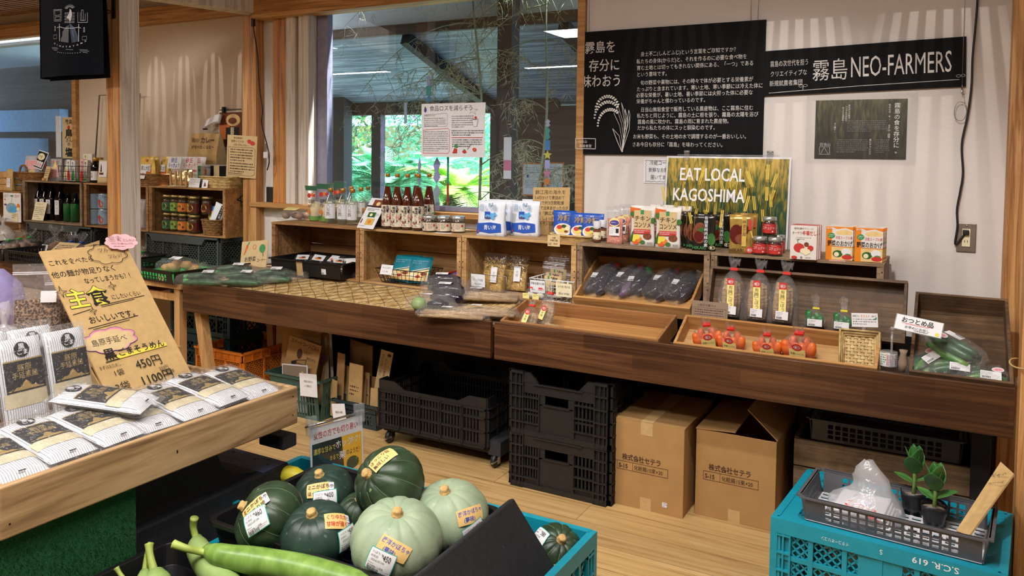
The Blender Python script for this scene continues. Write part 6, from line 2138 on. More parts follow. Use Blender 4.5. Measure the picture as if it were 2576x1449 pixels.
# carrot bags
proto = None
for k,(px,py,rz,lab) in enumerate(((1782,868,.3,'leftmost carrot bag, lying flat with its red tie to the back'),(1842,876,.0,'second carrot bag from the left, standing'),(1932,890,.1,'third carrot bag from the left, with a small bag in front'),(2012,896,-.05,'rightmost and plumpest carrot bag'))):
 q = locate(mFR,px,py,.012)
 q.y = min(max(q.y,.05),.115)
 p,r_ = on(mFR,q.x,q.y,.009,rz)
 if proto is None:
  proto = thing('carrot_bag',lab,'bag',p,group='carrot bags in the front right tray',rot=r_)
  for j,(a,b,t_) in enumerate(((-.034,-.012,-.02),(-.012,-.02,.01),(.012,-.018,0),(.034,-.008,.02),(-.022,.016,.0),(.02,.018,.0))):
   veg(proto,'carrot',[(a,b,.006),(a,b,.012),(a + t_ * .3,b,.04),(a + t_ * .6,b + .004,.066),(a + t_ * .7,b + .004,.07)],[.006,.0165,.0175,.0115,.004],'carrot',10)
  tied_bag(proto,.112,.075,.125,neck=.80,seed=90,flare=.28)
  it = [('r',0,0,.052,.042,'paper_yellow'),('t',.026,.02,.0105,'有機にんじん','ink_black','C',.01,.7),('c',.026,.05,.017,'ink_red',.014)] + seal_mark(.026,.05,.010,'paper_white',.0016)
  put('paper_label',art(MB(),front(-.024,-.043,.024,.03),it),proto)
  sticker(proto,front(-.026,-.044,.008,.02),.05,.022,91)
 else:
  dup(proto,p,lab,rot=r_,scale=[.9,.95,.92,1.08][k])
# woven basket standing on its side in the carrot tray
q = aZ(2150,930,.70)
e = thing('woven_basket','shallow square woven basket tipped up at the right end of the carrot tray','basket',mFR @ V((.655,.07,.014)),rot=Euler((rad(62),0,.12)))
w,h,dd = .105,.11,.028
mb = MB('wicker_pale')
for i in range(9):
 for j in range(9):
  x,y = -w / 2 + w * i / 9,h * j / 9
  z = .002 if (i + j) % 2 else -.001
  if (i + j) % 2:
   mb.box(x - .001,x + w / 9 + .001,y + .001,y + h / 9 - .002,z,z + .002)
  else:
   mb.box(x + .001,x + w / 9 - .002,y - .001,y + h / 9 + .001,z,z + .002)
put('woven_bottom',mb,e)
mb = MB('wicker_pale')
for (a,b) in (((-w / 2,0),(w / 2,0)),((w / 2,0),(w / 2,h)),((w / 2,h),(-w / 2,h)),((-w / 2,h),(-w / 2,0))):
 for j in range(3):
  z = .002 + j * .009
  f = 1 + .12 * j
  mb.tube([((a[0]) * f,h / 2 + (a[1] - h / 2) * f,z + .004),((b[0]) * f,h / 2 + (b[1] - h / 2) * f,z + .004)],.0042,6)
put('woven_rim',mb,e)
put('backing',MB('wicker_brown').box(-w / 2,w / 2,0,h,-.003,-.0015),e)
# grey handwritten card standing between the trays
c,w,rz = between(aY(1740,796,3.145),aY(1830,800,3.145))
card('recipe_card','grey brown handwritten card standing between the eggplant and burdock trays','card',(c.x,3.142,c.z - .01),w,.072,'kraft_grey',[('t',.02,.052,.011,'小茄子の煮つけ','ink_brown','L',.004),('o',[(.006,.006),(w - .006,.006),(w - .006,.046),(.006,.046)],.0008,'ink_brown'),('d',.012,.038,w - .03,.0095,4,'ink_brown')],tilt=.1,t=.0015)
# clip stands with cards
p = aZ(2172,856,.80)
p = aY(2172,856,3.14)
e = thing('card_stand','clear clip stand with a small white recommendation card','sign',(p.x,3.136,p.z))
put('clip',MB('acrylic').box(-.011,.011,-.005,.008,-.012,.012).box(-.006,.006,0,.003,.012,.05).box(-.012,.012,-.002,.006,.026,.034),e,bevel=.001)
put('card_panel',art(MB('paper_white'),front(-.04,.0025,.046,.1,0,.08),[('r',0,0,.088,.05,'paper_white'),('t',.004,.036,.0085,'鶴屋さん','ink_black','L',.006,.7),('t',.03,.035,.0115,'オススメ','ink_orange','L',.02,.7),('t',.066,.036,.0085,'の食べ方','ink_black','L',.004,.5),('d',.005,.028,.078,.0085,3,'ink_grey'),('p',[(.072,.028),(.084,.036),(.086,.034),(.078,.026)],'ink_green')],.0012),e)
p = aY(2278,905,3.02)
e = thing('card_stand','clear clip stand with a white cucumber card above the right end tray','sign',(-.155,3.02,.72))
q0,q1 = aY(2250,815,3.0),aY(2368,838,3.0)
zz = q0.z - .72
put('stand_post',MB('acrylic').tube([(0,0,0),(0,0,zz - .03)],.004,8).ball((0,0,zz - .05),.006).ball((0,0,zz - .02),.008),e)
put('clip',MB('acrylic').box(-.012,.012,-.006,.006,-.005,.03),e)
L = q1.x - q0.x
mb = MB('paper_white')
Mx = front(q0.x + .155,-.02,zz - .012,.55,0,-.14)
art(mb,Mx,[('r',0,-.002,L,.052,'paper_white'),('t',.016,.028,.021,'おつとめ品','ink_black','L',.05,.95),('l',[(.02,.024),(L - .03,.026)],.0016,'ink_red'),('l',[(.03,.021),(L - .04,.022)],.0012,'ink_red'),('t',.03,.007,.011,'お早めにお召し','ink_black','L',.012),('d',.06,.003,.07,.006,1,'ink_black'),('c',L - .012,.006,.006,'ink_yellow')],.001)
put('card_panel',mb,e)
put('card_back',MB('acrylic').ob(Mx @ V((-.003,-.004,0)),Mx.to_3x3() @ V((1,0,0)),Mx.to_3x3() @ V((0,1,0)),Mx.to_3x3() @ V((0,0,1)),(0,L + .006),(0,.058),(-.0012,0)),e)
# jar-like tin and brown bottle behind the tray corner
p = V((-.165,3.055,.705))
e = thing('tin_can','small printed tin lying behind the right corner of the carrot tray','can',p,.2)
put('can_body',MB('lid_steel').lathe([(.028,0),(.029,.002),(.029,.05),(.028,.052)],20),e)
lab_wrap(e,.0295,.003,.049,'paper_white',[('r',-.04,0,-.012,.046,'paper_yellow'),('r',-.012,0,.004,.046,'paper_pink'),('d',-.034,.04,.02,.008,5,'ink_green'),('d',-.01,.04,.012,.006,6,'ink_red'),('d',.008,.04,.03,.007,5,'ink_grey')],3.2)
e = thing('brown_bag','small brown paper twist standing between the tin and the right end tray','bag',(-.118,3.02,.70))
put('bag_body',MB('kraft_grey').lathe([(.014,0),(.016,.03),(.010,.062),(.014,.075)],12),e)
# cucumbers in the right end tray
for k,(x,y,rz,sc_,lab) in enumerate(((.045,.09,.9,.8,'small cucumber bag at the left of the right end tray'),(.13,.14,2.5,1.05,'upper plump cucumber bag in the right end tray'),(.135,.075,.15,1.0,'lower cucumber bag with a white label in the right end tray'),(.225,.05,.1,.8,'dark cucumber bag in the right corner of the right end tray'))):
 p,r_ = on(mR,x,y,.010 + (.05 if k == 1 else 0),rz)
 e = thing('cucumber_bag',lab,'bag',p,group='cucumber bags in the right end tray',rot=r_)
 for j,(a,z) in enumerate(((-.03,.02),(0,.018),(.03,.02),(-.012,.046),(.016,.045))):
  cuke(e,-.075 * sc_,a * sc_,.075 * sc_,a * .8 * sc_,z,.017 * sc_,'cucumber' if (j + k) % 3 else 'cucumber_pale')
 sag_bag(e,[(-.1 * sc_,0,.02),(-.085 * sc_,0,.03),(-.03,0,.036),(.03,0,.036),(.085 * sc_,0,.03),(.1 * sc_,0,.026),(.12 * sc_,0,.035),(.14 * sc_,0,.04)],[.03,.048,.056,.056,.045,.01,.02,.03],seed=100 + k,fl=.75)
 sticker(e,MX.Translation((-.02,-.03,.07)) @ MX.Rotation(.3,4,'X') @ MX.Rotation(-rz if k in (2,3) else 0,4,'Z'),.06,.03,110 + k)
 put('red_seal',art(MB(),MX.Translation((.035,.01,.074)),[('c',0,0,.018,'paper_white',.012),('c',0,0,.015,'paper_pink',.009),('t',0,-.004,.009,'鶴田','ink_red','C',.01)]),e)
# cord ring on the front post
mb = MB('rope_tan').tube([(.207,2.846,.79),(.207,2.846,.82)] if False else ringpts(0,0,.078,.078,20,2.2,4.2) and [(.078 * cos(t),.078 * sin(t),.004 * sin(3 * t)) for t in [2.3 + .12 * k for k in range(22)]],.0028,6)
o = put('cord_ring',mb,loc=(.262,2.90,.80))
tag(o,'tan cord tied round the wooden post at the right edge','cord')
# ================================================================ LEFT BAY: ON THE CRATES
zl = 1.1965
def at_left(x,y,z=None):
 return aZ(x,y,z or zl)
def front_at(x,y,Y,z=None):
 q = aY(x,y,Y)
 return V((q.x,Y,zl if z is None else z))
# white board sign with product photos
e = card('display_sign','small dark framed product sign with photos tilted above the basket by the left window','sign',front_at(92,415,3.56,1.285),.21,.14,'paper_white',
  [('r',.007,.007,.203,.133,'board_black'),('c',.10,.095,.075,'paper_cream',.027),('t',.04,.085,.026,'フライ塩','ink_black','L',.03,.8)] + [('r',.016 + .045 * k,.015,.054 + .045 * k,.06,'paper_white') for k in range(4)] + [('r',.021 + .045 * k,.022,.049 + .045 * k,.045,'paper_pink') for k in range(4)],tilt=.35,rz=-.2,roll=-.12,t=.003)
put('stand_leg',MB('acrylic').box(-.02,.02,.004,.05,-.08,.05),e)
# wicker basket with bags
e = thing('wicker_basket','brown wicker basket with a loop handle under the product sign','basket',front_at(88,452,3.60))
wicker(e,.17,.10,.055,'wicker_brown',rows=5,n=34,flare=1.2)
put('handle',MB('wicker_brown').tube([(-.15 + .05 * (1 - cos(t)),-.03,.05 + .06 * sin(t)) for t in [pi * k / 12 for k in range(13)]],.008,7),e)
proto = None
for x,y,lab,m in ((-.09,.03,'milky snack bag at the left of the wicker basket','paper_pink'),(.0,.0,'milky snack bag in the middle of the wicker basket','paper_white'),(.09,.03,'milky snack bag at the right of the wicker basket','paper_cream')):
 p = front_at(88,452,3.60) + V((x,y,.02))
 if proto is None:
  proto = thing('snack_bag',lab,'bag',p,.1,group='snack bags in the wicker basket')
  pouch(proto,.14,.165,.045,'bag_milky',[('r',.02,.06,.12,.13,'paper_pink'),('d',.03,.12,.08,.013,3,'ink_red'),('c',.07,.04,.035,'soup_cream',.02)])
 else:
  dup(proto,p,lab,rz=R.uniform(-.2,.2))
# paper slip bags standing
e = card('paper_tag','small kraft paper tag in a wooden clip beside the wicker basket','price card',front_at(113,450,3.52),.085,.11,'kraft_light',[('d',.012,.085,.06,.014,4,'ink_brown')],tilt=.25,rz=-.2)
put('wood_clip',MB('leg_wood').box(-.025,.025,-.015,.02,-.002,.018),e)
for k,(x,lab,m,w,hh) in enumerate(((143,'pink and yellow rice cracker bag right of the kraft tag','paper_pink',.12,.165),(172,'pale narrow snack bag beside the pink cracker bag','egg_beige',.07,.155))):
 e = thing('snack_bag',lab,'bag',front_at(x,452,3.60),.1,group='bags in front of the left window')
 pouch(e,w,hh,.04,'bag_milky',[('p',[(.01,.02),(w - .01,.03),(w * .8,.12),(.02,.1)],m),('p',[(w * .3,.08),(w * .7,.10),(w * .55,.16)],'paper_yellow'),('d',.01,.145,w - .03,.012,2,'ink_red')])
# wire rack with stick boxes
pb = front_at(195,452,3.55)
e = thing('wire_basket','black wire basket holding tall stick boxes by the left window','basket',pb)
wire_basket(e,.27,.10,.115,'iron',.01,8,4)
for k,(x,col,lab,ink,hgt) in enumerate(((-.085,'paper_white','white stick box with red lettering, leftmost in the wire basket','ink_red',.155),(-.03,'paper_white','white stick box with green lettering, second in the wire basket','ink_green',.15),(.02,'laminate','clear stick pack in the middle of the wire basket','ink_grey',.155),(.065,'paper_pink','pink stick box leaning in the wire basket','ink_red',.16),(.105,'carton_white','grey white stick box at the right of the wire basket','ink_grey',.155))):
 e = thing('stick_box',lab,'box',pb + V((x,0,.006)),group='stick boxes in the wire basket',rot=Euler((0,.08 if k > 2 else -.03,0)))
 put('box_body',MB(col).box(-.022,.022,-.012,.012,0,hgt),e)
 put('printed_face',art(MB(),front(-.022,-.0125,0),[('v',.022,hgt - .01,.022,'生わさび'[:4] if k == 1 else '水よう','ink_black',.015),('r',.004,.004,.04,.05,'tomato_red' if ink == 'ink_red' else 'leaf_green'),('r',.008,.02,.036,.075,ink)]),e)
p = pb + V((.05,.06,.0))
e = thing('stick_box','tall green lettered stick box standing behind the wire basket','box',p)
put('box_body',MB('carton_white').box(-.05,.05,-.012,.012,0,.205),e)
put('printed_face',art(MB(),front(-.05,-.0125,0),[('r',.0,.13,.045,.2,'paper_cream'),('v',.022,.197,.024,'青のり','ink_green',.02)]),e)
# two small sauce bottles
for k,(x,y,lab) in enumerate(((242,452,'small brown sauce bottle with a white label left of the front post'),(253,447,'small brown sauce bottle half hidden behind its twin by the front post'))):
 p = front_at(x,y,3.55 + .08 * k)
 if k == 0:
  proto = thing('sauce_bottle',lab,'bottle',p,group='small brown sauce bottles')
  bottle(proto,.034,.18,'dark_glass','sauce_amber','cap_gold',neck=.42,body=.6,fill=.7,cap_h=.14,capr=.021,label=('paper_white',[('v',.0,.056,.02,'甘酢','ink_black',.01),('c',-.016,.05,.006,'ink_black')]),label_z=(.1,.46))
 else:
  dup(proto,p,lab)
# white paper pack by the post
e = thing('paper_pack','white pack with a red mark beside the small sauce bottles','package',front_at(263,455,3.52),.15)
pouch(e,.10,.165,.04,'kraft_light',[('r',.018,.045,.09,.155,'paper_white'),('r',.022,.06,.06,.075,'jam_red'),('p',[(.03,.08),(.045,.08),(.042,.12),(.034,.14)],'jam_red')])
# metal frame easel behind the post
pts = [aY(236,396,3.78),aY(250,240,3.80),aY(352,236,3.80),aY(344,400,3.78)]
pts[0].z = pts[3].z = 1.203
b0 = pts[0]
tag(put('wire_easel',MB('steel_plate').tube([q - b0 for q in pts],.006,8),loc=b0),'thin grey metal frame standing against the beige wall behind the front post','frame')
# orange bean packs in a wide basket
pb = front_at(392,466,3.57)
e = thing('wicker_basket','wide brown wicker basket of orange packs right of the front post','basket',pb)
wicker(e,.15,.10,.075,'wicker_brown',rows=6,n=32,flare=1.22)
put('price_card',art(MB(),front(-.06,-.115,.045,.35,.1),[('r',0,0,.085,.055,'paper_white'),('t',.02,.025,.02,'蒸し豆','ink_black','L',.02,.8),('d',.01,.015,.05,.008,1,'ink_grey')]),e)
proto = None
for x,y,lab,rz in ((-.075,.03,'orange bean pouch at the left rear of the wide basket',.1),(.06,.03,'yellow orange bean pouch at the right rear of the wide basket',-.3),(-.055,-.02,'front orange bean pouch in the wide basket',.05)):
 p = pb + V((x,y,.03))
 if proto is None:
  proto = thing('bean_pouch',lab,'pouch',p,rz,group='orange bean pouches')
  pouch(proto,.135,.165,.045,'pouch_yellow',[('r',.01,.01,.125,.08,'ink_orange'),('r',.022,.062,.115,.11,'paper_white'),('t',.068,.073,.032,'蒸し大豆','ink_black','C',.015,.66),('c',.068,.14,.010,'ink_orange'),('d',.02,.06,.09,.014,3,'jam_red')])
 else:
  dup(proto,p,lab,rz=rz)
# pickled shallot bags
for k,(x,y,Yq,inkk,lab,rz) in enumerate(((497,455,3.66,'ink_red','clear shallot bag with red brush lettering, at the back',.15),(478,462,3.60,'ink_red','clear shallot bag with red brush lettering, in front of its twin',.05),(440,464,3.57,'ink_blue','clear shallot bag with blue brush lettering',-.05))):
 p = front_at(x,y,Yq)
 e = thing('shallot_bag',lab,'bag',p,group='clear bags of pickled shallots',rot=Euler((-.1,0,rz)))
 mb_ = random.Random(120 + k)
 for j in range(14):
  put('shallot',MB('rakkyo').ball((mb_.uniform(-.055,.055),mb_.uniform(-.02,.02),mb_.uniform(.02,.095)),.018,.016,.021,n=10),e)
 pouch(e,.155,.20,.06,'bag_film',[('p',[(.01,.115),(.145,.115),(.15,.195),(.005,.195)],'paper_white'),('t',.075,.158,.036,'砂丘',inkk,'C',.04,.9),('t',.078,.124,.033,'らっきょう',inkk,'C',.04,.72)])
# small wooden picket rack before the bags
e = thing('picket_rack','little pale wooden picket rack in front of the shallot bags','rack',front_at(452,464,3.505))
for k in range(5):
 put('picket',MB('leg_wood').box(-.1 + .05 * k,-.085 + .05 * k,0,.008,0,.10),e)
put('rail',MB('leg_wood').box(-.1,.115,.008,.014,.02,.035),e)
for (x,y,w,lab) in ((433,468,.09,'cream price slip lying before the shallot bags on the left'),(453,469,.10,'tan price slip lying before the shallot bags on the right')):
 q = front_at(x,y,3.485)
 tag(put('price_slip',MB('paper_cream' if x < 440 else 'kraft_light').box(-w / 2,w / 2,0,.05,0,.0012),loc=q,rot=(.25,0,0)),lab,'price card')
# green curry carton, white cups, dark box in woven basket
e = thing('curry_carton','white and green curry carton in front of the white cups','box',front_at(494,468,3.53),.03)
carton(e,.085,.03,.14,'carton_white',[('r',.055,.0,.085,.14,'leaf_deep'),('p',[(.06,.11),(.072,.12),(.08,.11),(.07,.1)],'cord_black'),('t',.006,.098,.018,'薩摩の','ink_red','L',.02,.85),('t',.006,.072,.018,'グリーン','ink_black','L',.01,.65),('t',.006,.048,.018,'カレー','ink_black','L',.01,.75)])
e = card('note_card','small white note card leaning on the curry carton','price card',front_at(487,472,3.492),.10,.062,'paper_white',[('d',.008,.052,.085,.01,4,'ink_grey')],tilt=.2)
proto = None
for (x,y,yy,zz,lab) in ((516,460,3.60,0,'lower white cup under the orange banded cup'),(516,460,3.60,1,'white cup with an orange band, left of three'),(541,460,3.68,1,'middle white cup of three at the back'),(566,460,3.70,1,'rightmost white cup of three at the back')):
 p = front_at(x,y,yy) + V((0,0,.073 * zz))
 if proto is None:
  proto = thing('paper_cup',lab,'cup',p,group='white lidded cups')
  put('cup_body',MB('cap_white').lathe([(.043,0),(.047,.004),(.047,.052)],22),proto)
  put('lid',MB('cap_white').lathe([(.049,.052),(.049,.069),(.046,.072)],22),proto)
  lab_wrap(proto,.0476,.008,.044,'ink_orange',[('r',-.04,.005,.04,.010,'paper_cream'),('d',-.03,.026,.05,.01,2,'paper_cream')],2.2,'paper_band')
 else:
  dup(proto,p,lab)
pb = front_at(565,478,3.60)
e = thing('woven_basket','pale woven basket on the crate marked with a 4','basket',pb)
wicker(e,.16,.10,.072,'wicker_pale',rows=4,n=26,flare=1.22,sq=.5,wv=.004)
e = thing('gift_box','black box with a tan paper band standing in the pale woven basket','box',pb + V((-.035,.0,.055)),.05)
put('box_body',MB('board_black').box(-.09,.09,0,.06,0,.085),e,bevel=.002)
put('paper_band',MB('kraft_light').box(-.06,-.012,-.0015,.0615,-.0005,.0865),e)
e = card('price_tag','tiny white card with a red picture beside the woven basket','price card',front_at(514,474,3.49),.04,.055,'paper_white',[('p',[(.012,.01),(.03,.01),(.024,.03),(.016,.04)],'jam_red')],tilt=.3,rz=.3)
# kraft curry bag sign
e = thing('kraft_bag','brown paper bag lettered Curry rice standing at the back of the crate','bag',front_at(520,466,3.75),.1)
w,h = .26,.355
mb = MB('kraft')
mb.loft([[(-w / 2 * f,-g,z),(w / 2 * f,-g,z),(w / 2 * f,g,z),(-w / 2 * f,g,z)] for f,g,z in ((1,.05,0),(1,.045,h * .6),(.97,.02,h * .9),(.98,.006,h))],'kraft',False)
put('bag_body',mb,e,bevel=.003)
put('lettering',art(MB(),front(-w / 2,-.051,0,rad(3.6)),[('t',.03,.298,.032,'夏は','ink_brown','L',.012,.9),('t',.11,.292,.048,'カレー','ink_brown','L',.05,.85),('t',.03,.252,.028,'が食べたくなる〜','ink_brown','L',.012,.9),('t',.035,.205,.034,'Curry rice','ink_brown','L',.02,1.15),('o',ringpts(.13,.11,.10,.078,30),.004,'ink_brown'),('c',.13,.11,.09,'paper_cream',.07),('c',.155,.108,.06,'spice_brown',.054),('c',.16,.112,.014,'ink_orange'),('c',.18,.085,.01,'ink_orange')],.002),e)
# hanging poster with a photo and curled leaflets
q0,q1 = aY(551,372,3.845),aY(611,374,3.845)
e = thing('hanging_poster','orange brown photo poster hanging on the beige wall beside the corner post','poster',((q0.x + q1.x) / 2,3.845,q0.z))
w,h = q1.x - q0.x,.25
put('panel',MB('paper_white').box(-w / 2,w / 2,0,.004,0,h),e)
put('printed_face',art(MB(),front(-w / 2,0,0),[('r',.006,.006,w - .006,h - .006,'spice_brown'),('r',.008,.06,w * .45,.16,'ink_orange'),('c',w * .6,.19,w * .3,'soup_cream',.042),('c',w * .58,.185,w * .18,'spice_brown',.022),('r',w * .3,.02,w * .85,.14,'ink_black'),('r',w * .5,.03,w * .64,.14,'paper_cream'),('d',w * .52,.13,w * .1,.012,5,'ink_grey')]),e)
put('clip',MB('iron').tube([(-w * .4,-.012,h + .01),(w * .5,-.012,h + .012)],.003,6).box(-w * .28,-w * .2,-.02,.002,h - .01,h + .03),e)
e = thing('leaflet_stack','curled white leaflets sticking out left of the orange brown poster','leaflet',aY(541,305,3.83))
mb = MB('paper_white')
for k in range(3):
 mb.grid(lambda a,b,k=k: V((-.08 + .15 * a,-.02 * b - .004 * k,.04 * sin(1.7 * a) - .055 * b + .004 * k)),8,5,'paper_white')
put('sheets',mb,e,solid=.0008)
put('printed_edge',MB('board_black').box(-.08,-.035,-.036,-.033,-.06,-.05),e)
# kraft recipe sheet on the post
q0,q1 = aY(578,441,3.585),aY(640,452,3.585)
e = card('kraft_sign','kraft recipe sheet with red tomatoes fixed to the corner post','sign',((q0.x + q1.x) / 2,3.575,(q0.z + q1.z) / 2),.235,.265,'kraft_light',
  [('t',.05,.243,.014,'鹿児島県産の','ink_black','L',.01,.9),('t',.03,.22,.018,'完熟トマトの','ink_brown','L',.01,.95),('t',.05,.198,.018,'バターチキンカレー','ink_brown','L',.01,.75),('c',.175,.23,.016,'ink_red',.013),('c',.2,.22,.018,'ink_red',.014),('o',[(.012,.188),(.2,.192),(.222,.18),(.224,.024),(.2,.014),(.02,.014)],.0014,'ink_brown'),('d',.03,.175,.17,.017,5,'ink_brown'),('d',.03,.088,.18,.017,4,'ink_brown'),('d',.02,.024,.18,.01,1,'ink_brown')],rz=.12,roll=-.05,t=.001)
# ================================================================ LEFT BAY: INSIDE THE CRATES
zb = .885 + .012
proto = None
for (x,Yq,lab) in ((99,3.60,'leftmost dark wine bottle behind the price sheet'),(115,3.62,'second dark wine bottle from the left in the crate'),(131,3.60,'third dark wine bottle, with a narrow white label'),(153,3.585,'fourth dark wine bottle, with a narrow white label')):
 q = aY(x,552,Yq)
 p = V((q.x,Yq,zb))
 if proto is None:
  proto = thing('wine_bottle',lab,'bottle',p,.3,group='dark wine bottles in the crate')
  bottle(proto,.042,.268,'dark_glass','wine_dark','board_black',neck=.33,body=.58,fill=.8,cap_h=.16,capr=.015,label=('paper_white',[('p',[(-.01,.085),(0,.1),(.01,.085),(0,.07)],'ink_black'),('t',0,.045,.008,'Kuroki'[:0] or '黒酢','ink_grey','C'),('d',-.012,.03,.024,.006,2,'ink_grey')],.9),label_z=(.18,.58))
 else:
  dup(proto,p,lab,rz=.3)
proto = None
for (x,Yq,lab) in ((173,3.58,'left green bottle beside the wine bottles'),(191,3.585,'right green bottle beside the wine bottles')):
 q = aY(x,556,Yq)
 p = V((q.x,Yq,zb))
 if proto is None:
  proto = thing('green_bottle',lab,'bottle',p,group='green bottles in the crate')
  bottle(proto,.034,.215,'dark_glass','wine_dark','board_black',neck=.36,body=.6,fill=.8,cap_h=.16,capr=.014)
  put('green_wrap',MB('bottle_green').lathe([(.0352,.004),(.0352,.135)],24,cap=(True,False)),proto)
 else:
  dup(proto,p,lab)
card('price_sheet','white handwritten price sheet leaning on the wine bottles','price card',V((aY(94,554,3.505).x,3.505,zb)),.135,.14,'paper_cream',[('t',.02,.118,.014,'オーガニック','ink_black','L',.006,.8),('d',.012,.10,.105,.014,6,'ink_grey'),('d',.06,.015,.06,.01,1,'ink_black')],tilt=.25,rz=.05,t=.001)
proto = None
for (x,Yq,zz,lab) in ((238,3.56,0,'lower blue and white tomato can in the left column'),(238,3.56,1,'upper blue and white tomato can in the left column'),(266,3.60,0,'lower tomato can just left of the front post'),(266,3.60,1,'upper tomato can just left of the front post')):
 q = aY(x,565,Yq)
 p = V((q.x,Yq,zb + .112 * zz))
 if proto is None:
  proto = thing('tomato_can',lab,'can',p,group='tomato cans in the crate')
  put('can_body',MB('lid_steel').lathe([(.047,0),(.05,.002),(.05,.108),(.047,.11)],26),proto)
  lab_wrap(proto,.0506,.004,.106,'can_blue',[('r',-.085,.0,-.008,.102,'paper_white'),('c',-.03,.03,.018,'tomato_red',.024),('c',-.044,.05,.012,'tomato_red',.016),('t',-.018,.08,.012,'Organic','ink_blue','L',.0),('d',-.005,.07,.04,.006,1,'ink_grey'),('c',-.06,.09,.006,'ink_red')],4.0)
 else:
  dup(proto,p,lab,rz=.0 if x < 250 else .9)
e = thing('flour_bag','white bag at the right end of the tomato can crate, just right of the post','bag',V((aY(353,575,3.56).x,3.56,zb)))
pouch(e,.12,.20,.06,'bag_milky',[('c',.06,.1,.03,'leaf_deep',.05)])
# curry paste jars
proto = None
jl = [('green','leaf_deep'),('olive','cucumber_pale'),('orange','ink_orange'),('gold','ink_gold'),('maroon','jam_red'),('plum','jam_red')]
jx = (424,442,463,485,500,521)
for row in (0,1):
 for k in range(6):
  if row == 0 and k == 5:
   continue
  q = aY(jx[k],588,3.555)
  p = V((q.x,3.555 + .006 * (k % 2) - (.03 if k >= 4 and row == 0 else 0),zb + .121 * row))
  if row and k >= 4:
   p.y -= .03 if k == 4 else 0
  lab = ['leftmost','second','third','fourth','fifth','sixth'][k] + (' curry paste jar from the left in the upper row' if row else ' curry paste jar from the left in the lower row')
  e = thing('curry_jar',lab,'jar',p,.05,group='curry paste jars in two rows')
  jar(e,.0385,.119,'jar_glass','jam_brown','lid_brass',lidh=.13,full=.8)
  lab_wrap(e,.0392,.014,.07,jl[k][1],[('c',-.004 + .004 * (k % 2),.03,.025,'ink_yellow',.023),('t',-.004,.03,.013,'赤い香' if k > 3 else 'だい香','ink_black','C',.04,.85),('c',.026,.018,.007,'ink_brown'),('r',-.018,.010,.01,.017,'ink_green' if k < 2 else 'ink_orange')],3.0)
pb = V((aY(536,597,3.53).x,3.535,zb))
e = thing('woven_basket','dark checked round basket in the crate marked with a 4','basket',pb)
wicker(e,.082,.065,.095,'wicker_brown',rows=6,n=22,flare=1.25,wv=.004,mat2='jam_brown')
e = thing('snack_bag','silver white snack bag with a black band in the dark checked basket','bag',pb + V((.01,.0,.06)),rot=Euler((-.1,.3,.1)))
pouch(e,.09,.145,.03,'pouch_white',[('p',[(.05,.03),(.08,.03),(.085,.14),(.06,.14)],'ink_black'),('v',.07,.135,.016,'カレーの塩','paper_white',.01)])
e = thing('snack_bag','blue snack bag with yellow print behind the silver one in the dark basket','bag',pb + V((-.03,.03,.05)),rot=Euler((-.05,-.1,0)))
pouch(e,.08,.13,.025,'pouch_sky',[('c',.03,.07,.03,'ink_yellow'),('t',.03,.06,.02,'カレ','ink_black','C',.02)])
# far left: poster, wooden boxes, bag
q0,q1 = aY(7,556,3.46),aY(54,558,3.46)
card('illustrated_poster','white poster with a blue island drawing on the far left crate','poster',((q0.x + q1.x) / 2,3.462,q0.z),.215,.22,'paper_white',[('c',.10,.105,.068,'can_blue',.04),('c',.12,.095,.055,'pouch_sky',.026),('l',[(.105,.15),(.108,.195)],.003,'ink_green'),('c',.108,.198,.022,'ink_green',.006),('d',.012,.205,.06,.009,3,'ink_grey'),('d',.14,.205,.06,.009,3,'ink_red'),('c',.185,.12,.018,'ink_orange',.022),('c',.02,.13,.008,'ink_red'),('c',.025,.17,.006,'ink_red'),('c',.035,.13,.008,'ink_blue'),('r',.10,.01,.18,.07,'paper_cream'),('d',.108,.06,.06,.014,3,'ink_black'),('c',.185,.10,.022,'paper_cream',.014)],t=.001,rz=.05)
for k,(x,lab) in enumerate(((12,'stack of small pale wooden boxes at the far left edge'),(40,'pale wooden slat box stack just left of the wine crate'))):
 q = aY(x,482,3.56)
 e = thing('wooden_box',lab,'box',V((q.x,3.56,1.106)),group='pale slat boxes on the far left crate')
 for j in range(3):
  put('slat_layer',MB('leg_wood').box(-.075,.075,-.06,.06,.002 + .05 * j,.044 + .05 * j),e,bevel=.002)
 put('corner_post',MB('leg_wood').box(-.07,-.055,-.055,-.04,0,.15).box(.055,.07,-.055,-.04,0,.15),e)
e = thing('paper_bag','brown paper bag with a white label between the pale slat boxes','bag',V((aY(26,482,3.49).x,3.49,1.106)))
pouch(e,.085,.17,.03,'kraft',[('r',.02,.03,.07,.1,'paper_white'),('d',.026,.09,.04,.012,4,'ink_grey')])
e = thing('milky_bag','white plastic bag slumped at the far left below the illustrated poster','bag',aY(8,572,3.40) + V((0,0,0)))
e.location.z = .70
tied_bag(e,.2,.14,.22,mat='bag_milky',tie=None,seed=140)
